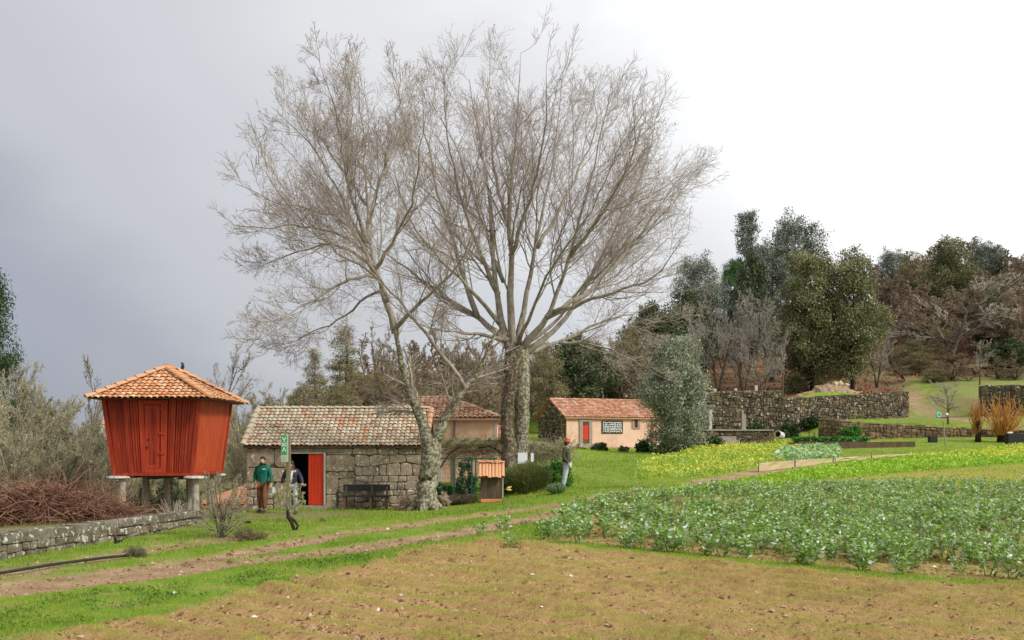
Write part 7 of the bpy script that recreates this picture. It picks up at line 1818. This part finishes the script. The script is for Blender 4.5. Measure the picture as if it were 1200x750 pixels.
dens = fnoise(cands[:, 0], cands[:, 1], 2.2, 44); inb &= (rb.random(len(cands)) < np.where(dens < .37, .3, .9)) & (np.abs(cands[:, 0] / cands[:, 1]) < .56)
cands = cands[inb]; cands = np.concatenate([cands, [(G(590, 621).x, G(590, 621).y), (G(563, 628).x, G(563, 628).y), (G(600, 640).x, G(600, 640).y)]]); cands = cands[np.argsort(cands[:, 1])]
bmesh_ = []
for i in range(6):
    V, Fq, vv = bean_mesh(100 + i); me_ = indexed_mesh('bean_plant', V, Fq, vv); me_.materials.append(LF_BEAN); bmesh_.append(me_)
cz_ = TZ(cands[:, 0], cands[:, 1])
for i, ((x, y), z) in enumerate(zip(cands[:300], cz_[:300])):
    o = bpy.data.objects.new('bean_plant', bmesh_[i % 6]); COL.objects.link(o); o.location = (x, y, z); o.rotation_euler = (rb.normal() * .1, rb.normal() * .1, rb.random() * 6.28); s = rb.uniform(.62, 1.28); o.scale = (s, s, s * rb.uniform(.85, 1.15))
    tag(o, 'leafy grey green bean plant standing in the crop rows beyond the bare field', 'bean plant', 'bean plants of the crop rows')
Vs, Fs, vs_ = [], [], []; base_ = 0
light = [bean_mesh(200 + i, 80) for i in range(5)]
for i, ((x, y), z) in enumerate(zip(cands[300:], cz_[300:])):
    V, Fq, vv = light[i % 5]; a = rb.random() * 6.28; s = rb.uniform(.75, 1.15); R_ = np.array([[math.cos(a), -math.sin(a), 0], [math.sin(a), math.cos(a), 0], [0, 0, 1]])
    Vs.append((V @ R_.T) * s + np.array([x, y, z])); Fs.append(Fq + base_); vs_.append(vv); base_ += len(V)
print('bean plants', len(cands))
tag(obj_from_mesh('bean_crop', indexed_mesh('bean_crop', np.concatenate(Vs), np.concatenate(Fs), np.concatenate(vs_)), LF_BEAN), 'grey green bean plants of the farther crop rows', 'crop', kind='stuff')

# generic low leafy crop
def crop(name, label, poly, n, h, size, mat, rng, flowers=0, aspect=.45, ymin=0, k=4, vbias=.0, mask=None):
    p = scatter(poly, n, rng, True, ymin)
    if mask is not None: p = p[mask(p)]
    n = len(p); z = TZ(p[:, 0], p[:, 1]); zz = z + h * rng.random(n) * (.6 + .8 * fnoise(p[:, 0], p[:, 1], 1.5, 6))
    C = np.stack([p[:, 0], p[:, 1], zz], -1); s = size * (p[:, 1] / 45.0) ** .5
    V = leaves_np(C, 1, k, aspect, rng, updir=.9).reshape(n, k, 3); V = C[:, None] + (V - C[:, None]) * s[:, None, None]
    v = np.clip(.45 + .5 * (fnoise(p[:, 0], p[:, 1], 2.0, 12) - .5) + rng.normal(size=n) * .2 + vbias, 0, 1)
    return tag(obj_from_mesh(name, np_mesh(name, V.reshape(-1, 3), n, k, v), mat), label, 'crop', kind='stuff')
rng = np.random.default_rng(50)
LF_LIME = mat_leaf('lime green crop leaves', [(.17, .32, .02), (.28, .46, .035), (.4, .58, .06), (.55, .68, .16)], .5, .3)
LF_MUS = mat_leaf('mustard leaves', [(.18, .32, .03), (.3, .44, .05), (.42, .55, .1), (.5, .6, .25)], .5, .3)
LF_YEL = mat_leaf('mustard flowers', [(.6, .55, .05), (.75, .7, .12)], .6, .25)
LF_CAB = mat_leaf('cabbage leaves', [(.12, .28, .05), (.25, .44, .14), (.48, .62, .38), (.7, .78, .65)], .45, .2)
crop('lime_crop', 'band of lime green leafy crop beyond the bean plants', LIME, 26000, .26, .085, LF_LIME, rng, mask=lambda p: masks(p[:, 0], p[:, 1])['track'] < .35)
crop('mustard_crop', 'mustard plants in the field before the pink house and walls', MUSTARD, 22000, .3, .08, LF_MUS, rng, mask=lambda p: masks(p[:, 0], p[:, 1])['track'] < .35)
def ysel(p):
    u = 600 + F * p[:, 0] / p[:, 1]; w_ = fnoise(p[:, 0], p[:, 1], 3.0, 71); return (w_ > .47 - .14 * (u > 810)) & (u > 752)
m_p = scatter(MUSTARD, 6500, rng); m_p = m_p[ysel(m_p)]; C = np.stack([m_p[:, 0], m_p[:, 1], TZ(m_p[:, 0], m_p[:, 1]) + .18 + .3 * rng.random(len(m_p))], -1)
tag(obj_from_mesh('mustard_flowers', np_mesh('mustard_flowers', leaves_np(C, .046, 4, .8, rng), len(C), 4, rng.random(len(C))), LF_YEL), 'yellow mustard blossom over the field', 'flowers', kind='stuff')
mm_ = scatter(LIME, 9000, rng); u = 600 + F * mm_[:, 0] / mm_[:, 1]; mm_ = mm_[(u > 1050) & (fnoise(mm_[:, 0], mm_[:, 1], 2.5, 5) > .5) & (mm_[:, 1] > 58)]
C = np.stack([mm_[:, 0], mm_[:, 1], TZ(mm_[:, 0], mm_[:, 1]) + .2 + .2 * rng.random(len(mm_))], -1)
if len(C): tag(obj_from_mesh('mustard_flowers', np_mesh('mustard_flowers', leaves_np(C, .05, 4, .8, rng), len(C), 4, rng.random(len(C))), LF_YEL), 'yellow blossom along the far edge of the lime green rows', 'flowers', kind='stuff')
CAB = poly_from_px([(905, 545), (912, 532), (960, 527), (985, 531), (984, 541), (940, 545)])
crop('cabbage_crop', 'grey green leafy rows at the right end of the mustard field', CAB, 4500, .4, .15, LF_CAB, rng, aspect=.6)

VERGE = poly_from_px([(-20, 742), (-20, 706), (200, 688), (330, 664), (430, 648), (440, 655), (330, 684), (200, 708), (100, 733)])
crop('verge_weeds', 'dark green broad leaved weeds on the verge between track and bare field', VERGE, 8000, .06, .042, mat_leaf('verge weed leaves', [(.07, .15, .015), (.13, .24, .025), (.22, .33, .05)]), rng, mask=lambda p: rng.random(len(p)) < sstep((fnoise(p[:, 0], p[:, 1], .7, 55) - .4) / .25))
# grass blades
LF_GRASS = mat_leaf('grass blades', [(.1, .19, .015), (.19, .3, .025), (.3, .38, .04), (.46, .45, .12)], .6, .3)
LF_SPR = mat_leaf('seedling blades', [(.22, .32, .03), (.34, .44, .05), (.5, .54, .12), (.6, .52, .26)], .6, .3)
def blades(name, label, n, dens_fn, hmin, hmax, wd, mat, rng, y0_, y1_, seed=0, pw=1.0):
    """grass blades where dens_fn allows; size grows gently with distance so far turf stays closed"""
    m = int(n * 2.2); y = np.exp(rng.uniform(math.log(y0_), math.log(y1_), m)); x = rng.uniform(-.56, .56, m) * y
    mk = masks(x, y); keep = rng.random(m) < dens_fn(mk, x, y); x, y = x[keep][:n], y[keep][:n]; n = len(x); z = TZ(x, y)
    nzv = fnoise(x, y, 1.1, 60 + seed); sc = np.clip(y / 18, .7, 2.2) ** .7
    h = (hmin + (hmax - hmin) * rng.random(n) * nzv * 1.6) * sc; a = rng.random(n) * 6.28; w2 = wd * sc * rng.uniform(.6, 1.4, n)
    bx, by = np.cos(a) * w2, np.sin(a) * w2; lx, ly = rng.normal(size=n) * h * .45, rng.normal(size=n) * h * .45
    V = np.stack([np.stack([x - bx, y - by, z - .01], -1), np.stack([x + bx, y + by, z - .01], -1), np.stack([x + lx, y + ly, z + h], -1)], 1)
    v = np.clip(.45 + .9 * (fnoise(x, y, 3.5, 80 + seed) - .5) + rng.normal(size=n) * .18, 0, 1)
    pass
    return tag(obj_from_mesh(name, np_mesh(name, V.reshape(-1, 3), n, 3, v), mat), label, 'grass', kind='stuff')
def dgrass(m, x, y):
    bare = sstep((fnoise(x, y, 2.3, 91) - .5) / .12) * .85 * (y < 48)
    d = (1 - m['track'] * .93) * (1 - m['field']) * (1 - m['beans'] * .8) * (1 - m['lime']) * (1 - m['must']) * (1 - m['litter']) * (1 - m['rough'] * .8) * (1 - m['stub'] * .6)
    return d * (1 - bare) * (~((x > hx0) & (x < hx1) & (y > HY) & (y < hB)))
blades('grass', 'short green grass of the verges and slope', 210000, dgrass, .02, .085, .006, LF_GRASS, rng, 11, 95)
def dseed(m, x, y):
    edge = np.exp(-(poly_sd(BEANS, x, y) + .45) ** 2 / .25)
    row = .5 + .5 * np.sin((x * -RDIR.y + y * RDIR.x + (fnoise(x, y, 3.0, 5) - .5) * .5) * 2 * math.pi / .7)
    return np.clip(m['field'] * (.08 + .8 * sstep((fnoise(x, y, .9, 33) - .42) / .25)) * (.1 + 1.5 * row ** 3) + edge * .9 * (1 - m['track']), 0, 1)
blades('seedlings', 'thin yellow green seedlings over the bare field soil', 110000, dseed, .02, .06, .005, LF_SPR, rng, 9.8, 24, 5)
def dweed(m, x, y): return np.clip(m['beans'] * .4 + m['stub'] * .7 + np.exp(-(poly_sd(FIELD, x, y)) ** 2 / .3) * (x < .5) * .8, 0, 1)
blades('weeds', 'low weeds between the crop rows and along the field edge', 50000, dweed, .03, .09, .006, LF_GRASS, rng, 10, 60, 7)
# clods and pebbles on the bare soil
N = 26000; y = np.exp(rng.uniform(math.log(9.8), math.log(30), N * 3)); x = rng.uniform(-.56, .56, N * 3) * y; mk = masks(x, y); rowq = .5 - .5 * np.sin((x * -RDIR.y + y * RDIR.x + (fnoise(x, y, 3.0, 5) - .5) * .5) * 2 * math.pi / .7)
kp = rng.random(len(x)) < (mk['field'] * .9 * rowq ** 2 * (.3 + 1.2 * fnoise(x, y, 1.2, 19)) + mk['track'] * .25 + mk['beans'] * .5); x, y = x[kp][:N], y[kp][:N]; N = len(x); z = TZ(x, y)
oct_ = np.array([(1, 0, 0), (0, 1, 0), (-1, 0, 0), (0, -1, 0), (0, 0, .8)]); s = np.minimum(np.exp(rng.normal(size=N) * .55) * .015, .045) * (1 + .5 * (y > 18))
V = (oct_[None] * (1 + rng.normal(size=(N, 5, 3)) * .25 * np.array([1, 1, .6]) + 0) + rng.normal(size=(N, 5, 3)) * .18) * s[:, None, None] + np.stack([x, y, z], -1)[:, None]
Ft = np.array([(0, 1, 4), (1, 2, 4), (2, 3, 4), (3, 0, 4)]); Fq = (np.arange(N)[:, None, None] * 5 + Ft[None]).reshape(-1, 3)
M_CLOD = mat_simple('soil clods', (.14, .08, .045), (.36, .23, .13), 3, .95, 0, isl=.0)
n = NT('soil clods'); n.finish(n.ramp(n.attr('v'), [(0, (.09, .05, .025)), (.6, (.26, .155, .075)), (.975, (.42, .29, .18)), (1, (.66, .62, .54))]), .95, .1)
tag(obj_from_mesh('soil_clods', indexed_mesh('soil_clods', V.reshape(-1, 3), Fq, np.repeat(rng.random(N), 5)), n.m), 'loose clods and pebbles on the bare soil', 'clods', kind='stuff')
# fallen leaves and undergrowth on the hillside
N = 9000; x = rng.uniform(15, 90, N * 3); y = rng.uniform(98, 150, N * 3); mk = masks(x, y); kp = rng.random(N * 3) < mk['litter']; x, y = x[kp][:N], y[kp][:N]; z = TZ(x, y)
C = np.stack([x, y, z + .04 + rng.random(len(x)) * .25], -1); LF_LIT = mat_leaf('fallen leaves', [(.12, .04, .02), (.3, .1, .045), (.42, .2, .09)], .8, .1)
tag(obj_from_mesh('leaf_litter', np_mesh('leaf_litter', leaves_np(C, .14, 4, .6, rng), len(C), 4, rng.random(len(C))), LF_LIT), 'red brown fallen leaves and bracken on the wooded slope', 'leaf litter', kind='stuff')
